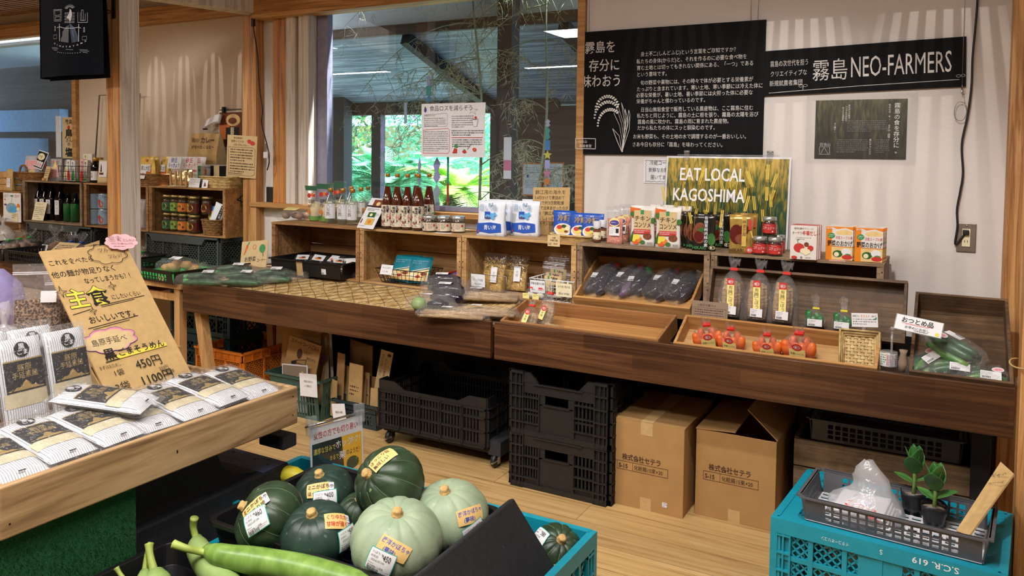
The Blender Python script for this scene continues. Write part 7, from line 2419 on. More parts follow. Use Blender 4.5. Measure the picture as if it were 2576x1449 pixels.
# salt banner in the window
q0,q1 = aY(156,396,3.84),aY(189,396,3.84)
w = q1.x - q0.x
card('paper_banner','narrow beige banner with black brush writing at the right edge of the left window','banner',((q0.x + q1.x) / 2,3.845,aY(170,398,3.84).z),w,.325,'kraft_light',[('t',w / 2,.272,.042,'霧島','ink_black','C',.02,1.1),('c',w / 2,.245,.018,'ink_red',.016),('t',w / 2,.165,.08,'鳥','ink_black','C',.05,1.3),('t',w / 2,.13,.036,'さん','ink_black','C',.03,1.2),('t',w / 2,.10,.032,'の','ink_black','C',.03,1.3),('t',w / 2,.02,.075,'塩','ink_black','C',.06,1.3)],t=.002)
e = thing('hanging_pack','clear hanging pack with white paper behind the beige salt banner','package',(aY(148,330,3.87).x,3.87,1.36))
put('film',MB('bag_film').box(-.04,.11,-.004,.004,0,.36),e)
put('paper_insert',MB('paper_white').box(-.035,.02,-.003,.003,.01,.34),e)
# ================================================================ LEFT TABLE: BASKETS
def hole_tray(label,c,w,d,h,rz,mat,rows,mark=None,liner=True,z0=.0,grp='black baskets on the left table'):
 e = thing('plastic_basket',label,'basket',c,rz,group=grp)
 mesh_tray(e,w,d,h,mat,rows=rows,cols=(18,12),flare=.008,rim=.018,fmesh=False)
 if liner:
  put('green_liner',MB('green_mat').box(-w / 2 + .006,w / 2 - .006,-d / 2 + .006,d / 2 - .006,.004,.009),e)
 if mark:
  put('moulded_number',art(MB(),front(w / 2 - .135,-d / 2 - .0045,.014),[('t',0,0,.062,mark,'wicker_pale','L',-.0,1.0)],.003),e)
 return e
c = V((-4.02,3.245,.687))
e = hole_tray('black basket with a green liner numbered 03 beside the cucumber bags',c,.60,.56,.072,-.10,'black_plastic',2,'03')
e = thing('ginger_bag','bag of ginger in the green lined black basket','bag',aZ(428,690,.70) + V((0,.06,0)),.15)
rr = random.Random(150)
for k in range(7):
 put('ginger_root',MB('ginger').ball((rr.uniform(-.09,.09),rr.uniform(-.04,.04),.035 + rr.uniform(-.008,.016)),.04,.03,.028,n=10,jit=.12,rnd=rr),e)
sag_bag(e,[(-.15,0,.02),(-.12,0,.036),(0,0,.044),(.1,0,.04),(.135,0,.036),(.15,0,.05),(.19,0,.06)],[.02,.06,.075,.07,.04,.01,.03],seed=151,fl=.7)
sticker(e,MX.Translation((-.04,-.04,.086)) @ MX.Rotation(.3,4,'X'),.075,.042,152)
c2 = aZ(330,668,.75)
e = hole_tray('second black green lined basket behind the one numbered 03',V((-4.72,3.20,.690)),.62,.40,.075,-.06,'black_plastic',2)
e = hole_tray('black basket of bagged onions at the far left of the left table',V((-5.70,3.14,.690)),.48,.36,.08,.0,'black_plastic',2,liner=False)
e = hole_tray('black basket of bagged potatoes left of the cardboard noodle sign',V((-5.18,3.14,.690)),.50,.36,.08,.0,'black_plastic',2,liner=False)
for k,(x,y,m,tie,lab,s) in enumerate(((22,632,'onion','tape_green','leftmost green tied bag of onions',1),(48,628,'onion','tape_green','second green tied bag of onions',1),(75,622,'onion','tape_green','third green tied bag of onions with a tall twisted top',1),(140,620,'potato',None,'large bag of potatoes with a price label',1.25),(178,612,'potato','ink_blue','bag of potatoes with a crinkled open top',1),(205,612,'potato','ink_blue','bag of potatoes beside the tan card, right of the others',1),(355,640,'potato','tape_green','small clear bag just right of the front post in the second basket',.8))):
 p = aZ(x,y + 8,.702)
 p.y = min(max(p.y,3.02),3.30)
 p = V((aY(x,y,p.y).x,p.y,.700))
 e = thing('vegetable_bag',lab,'bag',p,group='bags of onions and potatoes')
 rr = random.Random(160 + k)
 for j in range(7):
  put('onion' if m == 'onion' else 'potato',MB(m).ball((rr.uniform(-.045,.045) * s,rr.uniform(-.035,.035) * s,(.028 + rr.uniform(0,.03)) * s),.03 * s,.028 * s,.026 * s,n=10),e)
 tied_bag(e,.16 * s,.12 * s,.15 * s,neck=.66,tie=tie,seed=170 + k,flare=.75)
 if k >= 3:
  sticker(e,front(-.05,-.062 * s,.02,.25),.07,.055,180 + k)
q0,q1 = aZ(102,640,.70),aZ(170,625,.70)
card('kraft_card','cream handwritten card lying among the potato bags','card',V((aY(140,625,3.10).x,3.10,.735)),.19,.13,'kraft_light',[('d',.02,.10,.14,.018,4,'ink_brown')],tilt=.95,rz=.1,t=.002)
card('kraft_card','tall tan handwritten card leaning right of the potato bags','card',V((aY(228,622,3.05).x,3.05,.71)),.13,.15,'kraft_light',[('d',.015,.13,.09,.02,2,'ink_brown'),('d',.015,.085,.10,.016,4,'ink_brown')],tilt=.3,rz=.05,roll=.30,t=.003)
# vegetable corner sign
c,w,rz = between(aZ(612,668,.72),aZ(660,682,.72))
q = aY(630,668,3.50)
card('kraft_sign','cardboard vegetable corner sign with drawn carrot and leafy greens','sign',V((-3.655,3.42,.712)),.205,.185,'kraft_light',[('t',.03,.062,.033,'お野菜','ink_black','L',.016,.92),('t',.128,.056,.024,'コーナー','ink_black','L',.012,.72),('p',[(.02,.10),(.04,.165),(.055,.155),(.03,.105)],'carrot'),('l',[(.048,.16),(.06,.178)],.007,'ink_green'),('o',ringpts(.103,.148,.012,.014,12),.003,'ink_orange'),('c',.165,.135,.023,'ink_green',.026),('l',[(.172,.11),(.176,.088)],.006,'cucumber_pale'),('c',.025,.03,.008,'ink_yellow'),('c',.09,.022,.010,'ink_red',.014),('c',.05,.025,.006,'ink_green')],tilt=.25,rz=.05,roll=.12,t=.005)
# ================================================================ UNDER THE TABLES
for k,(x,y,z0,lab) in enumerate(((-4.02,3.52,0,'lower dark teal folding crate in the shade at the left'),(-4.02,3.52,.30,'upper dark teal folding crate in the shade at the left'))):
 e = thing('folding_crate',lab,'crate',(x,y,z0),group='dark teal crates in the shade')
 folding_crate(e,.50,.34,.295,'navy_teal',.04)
# orange crate
e = thing('plastic_crate','orange plastic crate under the mat table','crate',(-3.62,3.37,.0))
w,d,h = .37,.46,.30
for k,(p0,p1) in enumerate((((-w / 2,-d / 2,0),(w / 2,-d / 2,0)),((w / 2,-d / 2,0),(w / 2,d / 2,0)),((w / 2,d / 2,0),(-w / 2,d / 2,0)),((-w / 2,d / 2,0),(-w / 2,-d / 2,0)))):
 p0,p1 = V(p0),V(p1)
 u = (p1 - p0).normalized()
 n = V((u.y,-u.x,0))
 L = (p1 - p0).length
 mb = MB('orange_plastic')
 z = (0,0,1)
 mb.ob(p0,u,z,n,(0,L),(h - .055,h - .012),(0,.004)).ob(p0,u,z,n,(-.012,L + .012),(h - .012,h),(-.003,.014)).ob(p0,u,z,n,(0,L),(h - .055,h - .050),(0,.014))
 for a in even(L,8,.005):
  mb.ob(p0,u,z,n,a,(h - .055,h - .01),(0,.012))
 for a in even(L,4,.012):
  mb.ob(p0,u,z,n,a,(0,h - .05),(0,.012))
 mb.ob(p0,u,z,n,(0,L),(0,.03),(0,.01))
 if k % 2 == 0 or True:
  lo = .03
  lattice(mb,p0,u,z,n,(.01,L - .01),(lo,h - .055),.022,.006,.006)
 put('mesh_side',mb,e)
put('crate_floor',MB('orange_plastic').box(-w / 2,w / 2,-d / 2,d / 2,.002,.01),e)
def laundry(label,c,w,d,h,mat,rows=6):
 e = thing('plastic_basket',label,'basket',c,0,group='green baskets of cardboard signs')
 for i in range(4):
  q = [(-w / 2,-d / 2,0),(w / 2,-d / 2,0),(w / 2,d / 2,0),(-w / 2,d / 2,0)]
  p0,p1 = V(q[i]),V(q[(i + 1) % 4])
  u = (p1 - p0).normalized()
  n = V((u.y,-u.x,0))
  L = (p1 - p0).length
  v = V((0,0,1)) + n * .10
  mb = MB(mat)
  hb = [(0,.02),(h * .38,h * .38 + .008),(h * .62,h * .62 + .008),(h - .06,h)]
  bar_wall(mb,p0,u,v,n,L,h,.004,hb,even(L,int(L / .021),.010,.02))
  mb.ob(p0 + v * h,u,n,(0,0,1),(-.03,L + .03),(-.002,.014),(-.012,0))
  put('slotted_side',mb,e)
 put('basket_floor',MB(mat).box(-w / 2,w / 2,-d / 2,d / 2,.002,.008),e)
 return e
laundry('tall dark green basket stuffed with cardboard signs',V((-3.06,3.36,0)),.34,.38,.225,'green_basket')
laundry('low dark green basket packed with small cardboard pieces',V((-2.67,3.38,0)),.26,.34,.13,'dark_green_basket')
o = card('paper_tag','white handwritten tag hanging on the tall green basket','price card',aY(777,998,3.13),.118,.122,'paper_white',[('t',.03,.075,.013,'野菜の袋など','ink_black','L',.004,.8),('t',.03,.052,.013,'レジ袋など','ink_black','L',.004,.8)],rz=.03,t=.001,roll=.06)
o = card('paper_tag','white handwritten tag hanging on the low green basket','price card',aY(856,1066,3.16),.085,.105,'paper_white',[('t',.02,.055,.0135,'野菜の値札','ink_black','L',.004,.75)],rz=.05,t=.001,roll=.15)
def sg(label,px,py,Yq,w,h,mat,items,tilt=.1,rz=.0,roll=0.0,z=.02):
 q = aY(px,py,Yq)
 return card('cardboard_sign',label,'sign',V((q.x,Yq,z)),w,h,mat,items,tilt=tilt,rz=rz,roll=roll,t=.005,group='cardboard signs in the green baskets')
corn = [('t',.018,.352,.027,'スイートコーンごはん','ink_black','L',.02,.78),('t',.12,.315,.019,'①包丁で','ink_black','L',.01,.8),('t',.15,.287,.019,'実をけずる','ink_black','L',.01,.7),('p',cloud(.095,.305,.018,.026),'ink_brown'),('p',[(.045,.25),(.085,.268),(.082,.245),(.05,.235)],'ink_black'),('l',[(.08,.265),(.15,.285),(.148,.255),(.085,.25)],.003,'ink_black'),('d',.07,.24,.09,.016,2,'ink_black')]
sg('cardboard sign about sweet corn rice standing in the tall green basket',735,930,3.20,.235,.385,'cardboard',corn,.12,.0,-.14)
sg('plain tall cardboard sheet behind the sweet corn sign',750,930,3.30,.27,.43,'cardboard',[],.05,.05,-.02)
sg('cardboard sheet at the back of the tall green basket, only its top left edge showing',735,930,3.42,.26,.47,'kraft',[],.03,0,.02)
sg('pale sign with dark lettering, topmost at the back of the tall green basket',765,930,3.50,.20,.50,'paper_cream',[('t',.03,.455,.03,'なーりまず','ink_black','L',.02,.7)],.0,0,.0)
sg('cardboard sign with a large black character at the right of the tall basket',800,930,3.33,.14,.40,'kraft',[('t',.02,.31,.065,'採','ink_black','L',.02),('l',[(.03,.285),(.12,.282)],.002,'ink_red')],.06,.0,.03)
sg('printed photo strip with a white frame at the front of the tall basket',742,945,3.175,.185,.255,'paper_white',[('r',.006,.1,.179,.249,'kraft_grey'),('r',.006,.1,.179,.19,'can_blue'),('d',.02,.18,.09,.014,2,'leaf_green'),('p',[(.11,.19),(.15,.225),(.179,.19),(.179,.13),(.12,.16)],'kraft'),('d',.12,.19,.05,.014,3,'ink_black')],.06,.0,.07)
for k,(px,lab) in enumerate(((826,'grey edged sheet standing at the right of the tall green basket'),(838,'white edged sheet, last one at the right of the tall green basket'))):
 e = sg(lab,px,930,3.30 + .05 * k,.02,.40 + .02 * k,('kraft_grey','paper_cream')[k],[],.02,0,.06 + .02 * k)
rr = random.Random(200)
names = ['first','second','third','fourth','fifth','sixth','seventh','eighth','ninth']
for k in range(9):
 w = rr.uniform(.06,.11)
 h = (.20,.335,.26,.21,.30,.22,.25,.22,.19)[k]
 e = sg(f'{names[k]} cardboard piece from the left in the low green basket',838 + 13 * k,1030,3.22 + .03 * (k % 4),w,h,('kraft','cardboard')[k % 2],[('d',.01,h * .6,w * .6,.02,3,'ink_brown')] if k in (4,6) else [],.05 * (k % 3),-.35 + .05 * k,.02 * ((k % 3) - 1))
sg('wide cardboard sheet behind the pieces in the low green basket',905,1030,3.42,.22,.36,'cardboard',[],.02,-.3)
q = aY(952,968,3.28)
card('cardboard_sign','narrow cream sign with vertical handwriting sticking out above the low green basket','sign',V((q.x,3.28,.13)),.075,.27,'kraft_light',[('v',.018,.25,.017,'さいごの一品に','ink_brown',.01),('v',.042,.23,.016,'おいしい野菜を','ink_brown',.01),('c',.055,.25,.012,'ink_brown',.008)],tilt=.06,rz=.1,roll=-.16,t=.004)
# black slotted crate on a wheeled dolly
e = thing('slotted_crate','long black slotted crate standing on a wheeled dolly','crate',(-2.115,3.29,.088))
ribbed_crate(e,.61,.42,.232,'black_crate')
e = thing('wheeled_dolly','low black dolly with castors under the long slotted crate','dolly',(-2.05,3.29,0))
put('deck',MB('foam_black').box(-.36,.30,-.19,.19,.062,.084),e)
put('side_beam',MB('foam_black').box(.245,.31,-.20,.22,.06,.125),e)
for (x,y) in ((.275,-.175),(.275,.19),(-.33,-.17),(-.33,.18)):
 cb = put('castor_fork',MB('chrome').box(x - .016,x + .016,y - .012,y + .012,.045,.06).box(x - .017,x - .013,y - .02,y + .005,.02,.05).box(x + .013,x + .017,y - .02,y + .005,.02,.05),e)
 wv = MB('cord_black')
 wv.loft([[(x + s,y - .01 + .031 * r * cos(2 * pi * i / 18),.0325 + .031 * r * sin(2 * pi * i / 18)) for i in range(18)] for s,r in ((-.011,.85),(-.008,1),(.008,1),(.011,.85))],'cord_black')
 put('wheel',wv,cb)
 put('brake_lever',MB('chrome').box(x + .004,x + .012,y - .055,y - .02,.03,.036),cb)
# two stacked black crates
def stack_crate(label,c,w,d,h,dip):
 e = thing('stacking_crate',label,'crate',c,group='black crates stacked on the floor')
 q = [(-w / 2,-d / 2,0),(w / 2,-d / 2,0),(w / 2,d / 2,0),(-w / 2,d / 2,0)]
 for i in range(4):
  p0,p1 = V(q[i]),V(q[(i + 1) % 4])
  u = (p1 - p0).normalized()
  n = V((u.y,-u.x,0))
  L = (p1 - p0).length
  mb = MB('black_crate')
  z = (0,0,1)
  cw = L * .135
  top = h if not dip else h * .84
  mb.ob(p0,u,z,n,(0,L),(0,.022),(0,.014))
  for a,b in ((0,cw),(L - cw,L)):
   mb.ob(p0,u,z,n,(a,b),(0,h),(0,.005))
   for x in (a,a + cw * .38,a + cw * .7,b - .005):
    mb.ob(p0,u,z,n,(x,x + .005),(0,h),(0,.016))
   for k in range(6):
    zz = h * k / 5 - .003
    mb.ob(p0,u,z,n,(a,b),(max(0,zz),zz + .006),(0,.018))
  # middle plate, slots left and right of it
  m0,m1 = L * .30,L * .66
  mb.ob(p0,u,z,n,(m0,m1),(.02,top * .62),(.002,.007))
  mb.ob(p0,u,z,n,(cw,L - cw),(top * .80,top),(.002,.010))
  bar_wall(mb,p0 + u * cw,u,z,n,m0 - cw,h,.006,[(.022,.045),(top * .38,top * .42),(top * .80,top)],even(m0 - cw,6,.007))
  bar_wall(mb,p0 + u * m1,u,z,n,L - cw - m1,h,.006,[(.022,.045),(top * .38,top * .42),(top * .80,top)],even(L - cw - m1,6,.007))
  # hand hole band
  mb.ob(p0,u,z,n,(m0,L * .36),(top * .6,top * .82),(.002,.007)).ob(p0,u,z,n,(L * .6,m1),(top * .6,top * .82),(.002,.007))
  mb.ob(p0,u,z,n,(L * .34,L * .62),(top * .60,top * .63),(.002,.014))
  if dip:
   for sgn in (0,1):
    a = cw if not sgn else L - cw
    f = 1 if not sgn else -1
    pol = [(a,top),(a + f * .07,top),(a + f * .03,h),(a,h)]
    mb.prism(pol if not sgn else pol[::-1],p0,u,z,n,.012)
   mb.ob(p0,u,z,n,(0,cw),(h - .008,h),(-.004,.02)).ob(p0,u,z,n,(L - cw,L),(h - .008,h),(-.004,.02))
  mb.ob(p0,u,z,n,(cw + .05,L - cw - .05),(top - .006,top),(0,.018))
  for f in (.19,.40,.60):
   mb.ob(p0,u,z,n,(cw,m0),(h * f,h * f + .005),(.001,.017)).ob(p0,u,z,n,(m1,L - cw),(h * f,h * f + .005),(.001,.017))
  mb.ob(p0,u,z,n,(m0 - .004,m0 + .002),(.02,top * .8),(.001,.014)).ob(p0,u,z,n,(m1 - .002,m1 + .004),(.02,top * .8),(.001,.014))
  put('ribbed_side',mb,e)
 put('crate_floor',MB('black_crate').box(-w / 2,w / 2,-d / 2,d / 2,.004,.012),e)
stack_crate('lower of two black stacking crates on the wooden floor',(-1.402,3.175,0),.445,.37,.228,False)
stack_crate('upper of two black stacking crates, open at the top',(-1.404,3.175,.2295),.447,.37,.272,True)
# cardboard boxes
def carton_box(label,x0,x1,y0,d,h,open_=False):
 e = thing('cardboard_box',label,'box',((x0 + x1) / 2,y0,0),group='shipping boxes on the floor')
 w = x1 - x0
 mb = MB('cardboard')
 t = .004
 mb.box(-w / 2,w / 2,0,t,0,h).box(-w / 2,w / 2,d - t,d,0,h).box(-w / 2,-w / 2 + t,t,d - t,0,h).box(w / 2 - t,w / 2,t,d - t,0,h).box(-w / 2,w / 2,t,d - t,0,t)
 put('box_body',mb,e,bevel=.0015)
 fl = MB('cardboard')
 if not open_:
  fl.ob((-w / 2,0,h),(1,0,0),(0,1,0),(0,0,1),(-.001,w / 2 - .002),(0,d),(0,.004))
  fl.ob((0,0,h),(1,0,0),(0,1,0),V((.0,0,1)),(.002,w / 2 + .001),(0,d),(0,.004))
  put('top_flap',fl,e)
  tp = MB('kraft').box(-.025,.025,-.0012,d,h + .004,h + .0052).box(-.025,.025,-.0012,0,h - .05,h + .005)
  put('packing_tape',tp,e)
 else:
  fl.ob((-w / 2,0,h),V((1,0,.06)).normalized(),(0,1,0),V((-.06,0,1)).normalized(),(-.001,w * .5),(-.004,d),(0,.004))
  put('top_flap',fl,e)
  fl = MB('cardboard').ob((w / 2,.01,h),V((-.72,.1,.60)).normalized(),(0,1,0),V((.60,0,.72)).normalized(),(0,w * .5),(0,d),(0,.004))
  put('top_flap',fl,e)
 put('packing_tape',MB('kraft').box(-.022,.024,-.001,0,.0,.05),e)
 Mx = front(-w / 2,-.0003,0)
 it = [('t',.052,.192,.0285,'株式会社セテラ','ink_brown','L',.036,.83),('o',[(.032,.150),(.245,.150),(.245,.184),(.032,.184)],.0016,'ink_brown'),('l',[(.098,.150),(.098,.184)],.0014,'ink_brown'),('t',.038,.157,.024,'S-15','ink_brown','L',.036,.92),('t',.103,.158,.0215,'化粧箱15束×20','ink_brown','L',.004,.86)]
 if not open_:
  it += [('r',.225,.03,.245,.05,'paper_white'),('d',.228,.046,.014,.006,3,'ink_black')]
 put('printed_text',art(MB(),Mx,it),e)
 return e
carton_box('left taped cardboard box printed S-15 beside the black crate stack',-1.187,-.878,3.03,.44,.355)
carton_box('right cardboard box printed S-15 with a torn open lid',-.85,-.541,3.10,.44,.348,True)
e = thing('bottle_cap','small blue bottle cap in the open cardboard box','cap',aY(1902,1046,3.2))
put('cap',MB('tanzaku_blue').ball((0,0,0),.010),e)  # plain blue ball as the cap
# wooden crate at the back right with a grey basket on it
e = thing('wooden_crate','weathered wooden crate in the shade behind the teal crate','crate',(-.50,3.24,0))
w,d,h = .66,.36,.335
for k in range(3):
 put('front_slat',MB('crate_grey').box(0,w,0,.012,.004 + .111 * k,.108 + .111 * k),e,bevel=.001)
 put('back_slat',MB('crate_grey').box(0,w,d - .012,d,.004 + .111 * k,.108 + .111 * k),e)
put('end_board',MB('crate_grey').box(0,.016,.012,d - .012,.004,h),e)
put('end_board',MB('crate_grey').box(w - .016,w,.012,d - .012,.004,h),e)
put('base_board',MB('crate_grey').box(0,w,.012,d - .012,.004,.014),e)
e = thing('plastic_basket','dark grey basket with small holes resting on the shaded wooden crate','basket',(-.185,3.42,.337))
mesh_tray(e,.50,.34,.085,'slate_basket',rows=3,cols=(16,10),flare=.01)
# ================================================================ NOODLE STAND (left foreground)
XF,Y0,Y1,XB = -1.80,.962,1.872,-2.40
e = thing('wooden_tray','big pale wooden tray of noodle packs in the left foreground','tray',(XF,Y0,.56))
L = Y1 - Y0
put('front_rail',MB('cart_wood').box(-.02,0,0,L,0,.12),e,bevel=.004)
put('back_rail',MB('cart_wood').box(XB - XF,XB - XF + .02,0,L,0,.12),e,bevel=.003)
put('side_rail',MB('cart_wood').box(XB - XF + .02,-.02,0,.018,0,.12),e,bevel=.003)
put('side_rail',MB('cart_wood').box(XB - XF + .02,-.02,L - .018,L,0,.12),e,bevel=.003)
put('base_board',MB('tray_tan').box(XB - XF + .02,-.02,.018,L - .018,.01,.02),e)
put('nail_heads',MB('iron').box(-.0005,.0006,.018,.022,.03,.034).box(-.0005,.0006,L - .024,L - .02,.03,.034).box(-.0005,.0006,L - .024,L - .02,.09,.094).box(-.0005,.0006,L * .5,L * .5 + .004,.05,.058),e)
# its supports
e = thing('display_riser','black stepped display riser under the noodle tray','riser',(-2.12,1.60,0))
put('base_block',MB('foam_black').box(-.27,.245,-.285,.31,0,.405),e,bevel=.006)
mb = MB('foam_speck').box(-.265,.24,.20,.305,.4052,.4066)
mb.box(-.05,.10,.235,.243,.4066,.4072,'cord_black')
for (a,b) in ((.13,.27),(.17,.29),(.2,.26),(.02,.28)):
 mb.lathe([(.006,.4066),(.006,.4072)],10,'cord_black',(a,b,0))
put('speckled_top',mb,e)
pol = [(-.285,.406),(.20,.406),(.10,.43),(.06,.47),(.04,.52),(.05,.556),(-.285,.556)]
put('upper_block',MB('foam_black').prism(pol,(.215,0,0),(0,1,0),(0,0,1),(-1,0,0),.46),e)
mb = MB('foam_black')
for (a,r) in ((-.12,.12),(.14,.12)):
 mb.prism([(a + r * cos(pi * k / 12),.10 + .20 * sin(pi * k / 12)) for k in range(13)],(.2456,0,0),(0,1,0),(0,0,1),(1,0,0),.004,'cord_black')
put('arch_shade',mb,e)  # raised black arches paint in the shade of hollows
put('lug',MB('foam_black').box(.19,.30,.23,.29,.478,.52).box(.05,.19,.23,.29,.50,.556),e,bevel=.006)
e = thing('turf_panel','green artificial turf covering the front of the noodle stand','turf',(-1.83,.80,0))
put('turf_sheet',MB('turf').box(-.012,0,0,.515,.002,.556),e)
rr = random.Random(210)
mb = MB('turf')
for _ in range(9000):
 y,z = rr.uniform(0,.515),rr.uniform(.12,.552)
 dx,dy,dz = rr.uniform(.003,.007),rr.uniform(-.003,.003),rr.uniform(-.002,.005)
 mb.add([(0,y - .0009,z),(0,y + .0009,z),(dx,y + dy,z + dz)],[(0,1,2)])
o = put('turf_blades',mb,e)
o['kind'] = 'stuff'
e = thing('support_block','dark block carrying the near end of the noodle tray behind the turf','block',(-2.1,1.05,0))
put('block',MB('foam_black').box(-.25,.245,-.24,.262,0,.558),e)
def noodle_art(w,h):
 return [('g',.004,h * .235,w - .004,h * .40,'noodle_cream'),('g',.010,h * .40,w - .006,h * .76,'ink_gold'),('g',.010,h * .40,w - .006,h * .745,'board_black'),('t',w * .5,h * .635,.021,'島原','ink_gold','C',.006),('t',w * .5,h * .555,.0195,'手延素麺','ink_gold','C',.006,.9),('p',[(w * .2,h * .42),(w * .8,h * .42),(w * .72,h * .455),(w * .28,h * .455)],'ink_gold'),('p',[(w * .38,h * .455),(w * .62,h * .455),(w * .56,h * .49),(w * .44,h * .49)],'ink_gold'),('p',[(w * .42,h * .49),(w * .58,h * .49),(w * .5,h * .525)],'ink_gold'),('l',[(w * .12,h * .425),(w * .88,h * .425)],.003,'ink_gold'),
   ('c',w * .5,h * .87,.021,'board_black'),('t',w * .5,h * .875,.0185,'黒','paper_white','C',.02),('t',w * .5,h * .815,.016,'ごま','paper_white','C',.02),('g',w * .42,h * .03,w * .56,h * .045,'board_black')]
def noodle_pack(label,M3,loc,first):
 if first is None:
  w,h,t = .124,.245,.032
  e = thing('noodle_pack',label,'package',loc,group='black sesame noodle packs',rot=M3.to_euler())
  mb = MB('noodle_stripe')
  def prof(a,b):
   return (max(0,1 - abs(2 * a - 1) ** 5) ** .5) * (max(0,1 - abs(2 * b - 1) ** 8) ** .5)
  for s in (1,-1):
   def fn(a,b,s=s):
    if s < 0:
     a = 1 - a
    return V(((a - .5) * w,(b - .5) * h,t / 2 + s * t / 2 * prof(a,b)))
   mb.grid(fn,12,14,'noodle_stripe')
  put('pack_body',mb,e)
  fm = MB('bag_crinkle')
  for s in (1,-1):
   def fn2(a,b,s=s):
    if s < 0:
     a = 1 - a
    jit = .0022 * sin(37 * a + 3 * s) * sin(41 * b)
    return V(((a - .5) * (w + .012),(b - .5) * (h + .034),t / 2 + s * (t / 2 + .003) * prof(a,b) + jit + s * .001))
   fm.grid(fn2,16,18,'bag_crinkle')
  put('clear_wrap',fm,e)
  pm = art(MB(),MX.Translation((-w / 2,-h / 2,0)),noodle_art(w,h),0,.00025)
  pm.v = [(x,y,t / 2 + t / 2 * prof(x / w + .5,y / h + .5) + .0012 + z) for x,y,z in pm.v]
  put('printed_label',pm,e)
  return e
 return dup(first,loc,label,rot=M3.to_euler())
def axes(x,y,z):
 return MX((x,y,z)).transposed()
lean = rad(9)
first = None
lie = [axes(V((0,1,0)),V((-cos(lean),0,sin(lean))),V((sin(lean),0,cos(lean))))][0]
rows = []
for k in range(7):
 rows.append((1.045 + .123 * k,-1.965 - .012 * (k % 2),.672 + .004 * (k % 3),k))
for y,x,z,k in rows[:7]:
 m = lie @ MX.Rotation(.05 * ((k % 3) - 1),3,'Z')
 lab = ['nearest','second','third','fourth','fifth','sixth','farthest'][k] + ' noodle pack from the near end in the top layer along the rail'
 first_ = noodle_pack(lab,m,V((x,y,z)),first)
 first = first or first_
for k in range(6):
 m = lie @ MX.Rotation(.06 * ((k % 2) - .5),3,'Z')
 noodle_pack(['nearest','second','third','fourth','fifth','farthest'][k] + ' noodle pack in the under layer, peeping out along the front rail',m,V((-1.952 + .004 * (k % 2),1.10 + .128 * k,.626)),first)
m = lie @ MX.Rotation(.52,3,'Z')
noodle_pack('noodle pack lying crosswise on top of the others before the cardboard sign',m,V((-2.02,1.36,.722)),first)
ln = rad(13)
up = axes(V((0,1,0)),V((-sin(ln),0,cos(ln))),V((cos(ln),0,sin(ln))))
for k,(y,x,rz,lab) in enumerate(((1.115,-2.235,.0,'upright noodle pack cut off by the left edge of the photo'),(1.262,-2.235,.0,'left of the two whole upright noodle packs'),(1.395,-2.235,.03,'right of the two whole upright noodle packs'),(1.20,-2.285,.0,'upright noodle pack in the second row, behind the left ones'),(1.325,-2.29,.0,'upright noodle pack in the second row, its black circle half showing'))):
 m = MX.Rotation(rz,3,'Z') @ up
 noodle_pack(lab,m,V((x,y,.685 + .012 * (k > 2))) + m @ V((0,.09,0)),first)
# big cardboard sign leaning back
hgt = .52
pB,pT = V((-2.185,0,.69)),V((-2.52,0,1.10))
tilt = math.atan2(pB.x - pT.x,pT.z - pB.z)
H_ = .54
def yv(v):
 return H_ - v
items = [('t',.008,yv(.058),.0235,'これを食べたら','ink_black','L',.014,.94),('t',.002,yv(.104),.0265,'他の麺が物足りなく','ink_black','L',.014,.93),('t',.094,yv(.140),.0245,'なってしまうかも？！','ink_black','L',.012,.72),
  ('t',.012,yv(.218),.075,'主食','ink_black','L',.085,.92),('t',.012,yv(.218),.075,'主食','ink_yellow','L',.035,.92),('t',.156,yv(.213),.0215,'にしたいくらい','ink_black','L',.008,.72),('l',[(.11,yv(.228)),(.272,yv(.218))],.0022,'ink_black'),('l',[(.11,yv(.234)),(.23,yv(.226))],.0018,'ink_black'),('l',[(.01,yv(.245)),(.07,yv(.236))],.0022,'ink_black'),
  ('t',.048,yv(.285),.0285,'おいしいです。','ink_black','L',.012,.88),('l',[(.036,yv(.302)),(.215,yv(.288))],.0022,'ink_black'),('l',[(.05,yv(.308)),(.18,yv(.298))],.0018,'ink_black'),
  ('p',cloud(.085,yv(.355),.082,.038,8,.16),'ink_pink'),('p',cloud(.083,yv(.357),.076,.034,8,.16),'kraft_light'),('o',cloud(.085,yv(.355),.082,.038,8,.16),.0014,'ink_purple'),('t',.022,yv(.366),.026,'島原手延べ','ink_black','L',.008,.92),
  ('p',[(.075,yv(.425)),(.262,yv(.418)),(.262,yv(.405)),(.075,yv(.412))],'ink_yellow'),('t',.042,yv(.418),.042,'黒','ink_black','L',.03),('t',.088,yv(.416),.030,'ごまそうめん','ink_black','L',.018,.93),('l',[(.04,yv(.427)),(.085,yv(.424))],.003,'ink_black'),
  ('t',.010,yv(.448),.0145,'まずはおためし…','ink_black','L',.006,.72),('t',.045,yv(.478),.024,'1袋','ink_black','L',.008),('t',.125,yv(.474),.042,'450円','ink_black','L',.01,.9),('t',.195,yv(.497),.0155,'250円','ink_black','L',.008,.9),('t',.215,yv(.515),.014,'お得','ink_black','L',.01),('t',.03,yv(.53),.034,'3袋','ink_black','L',.01),('t',.115,yv(.532),.042,'1100円','ink_black','L',.012,.95)]
for (x,y,s) in ((.005,.16,.018),(.175,.165,.014),(.075,.245,.012)):
 items.append(('o',[(x + (s if k % 2 == 0 else s * .28) * sin(k * pi / 4),yv(y) + (s if k % 2 == 0 else s * .28) * 1.2 * cos(k * pi / 4)) for k in range(8)],.0016,'ink_black'))
items += [('o',cloud(.215,yv(.040),.06,.036,8,.18),.0022,'ink_black'),('t',.185,yv(.03),.019,'ツルッ','ink_black','L',.008),('t',.21,yv(.058),.019,'ツルッ！！','ink_black','L',.008,.8)]
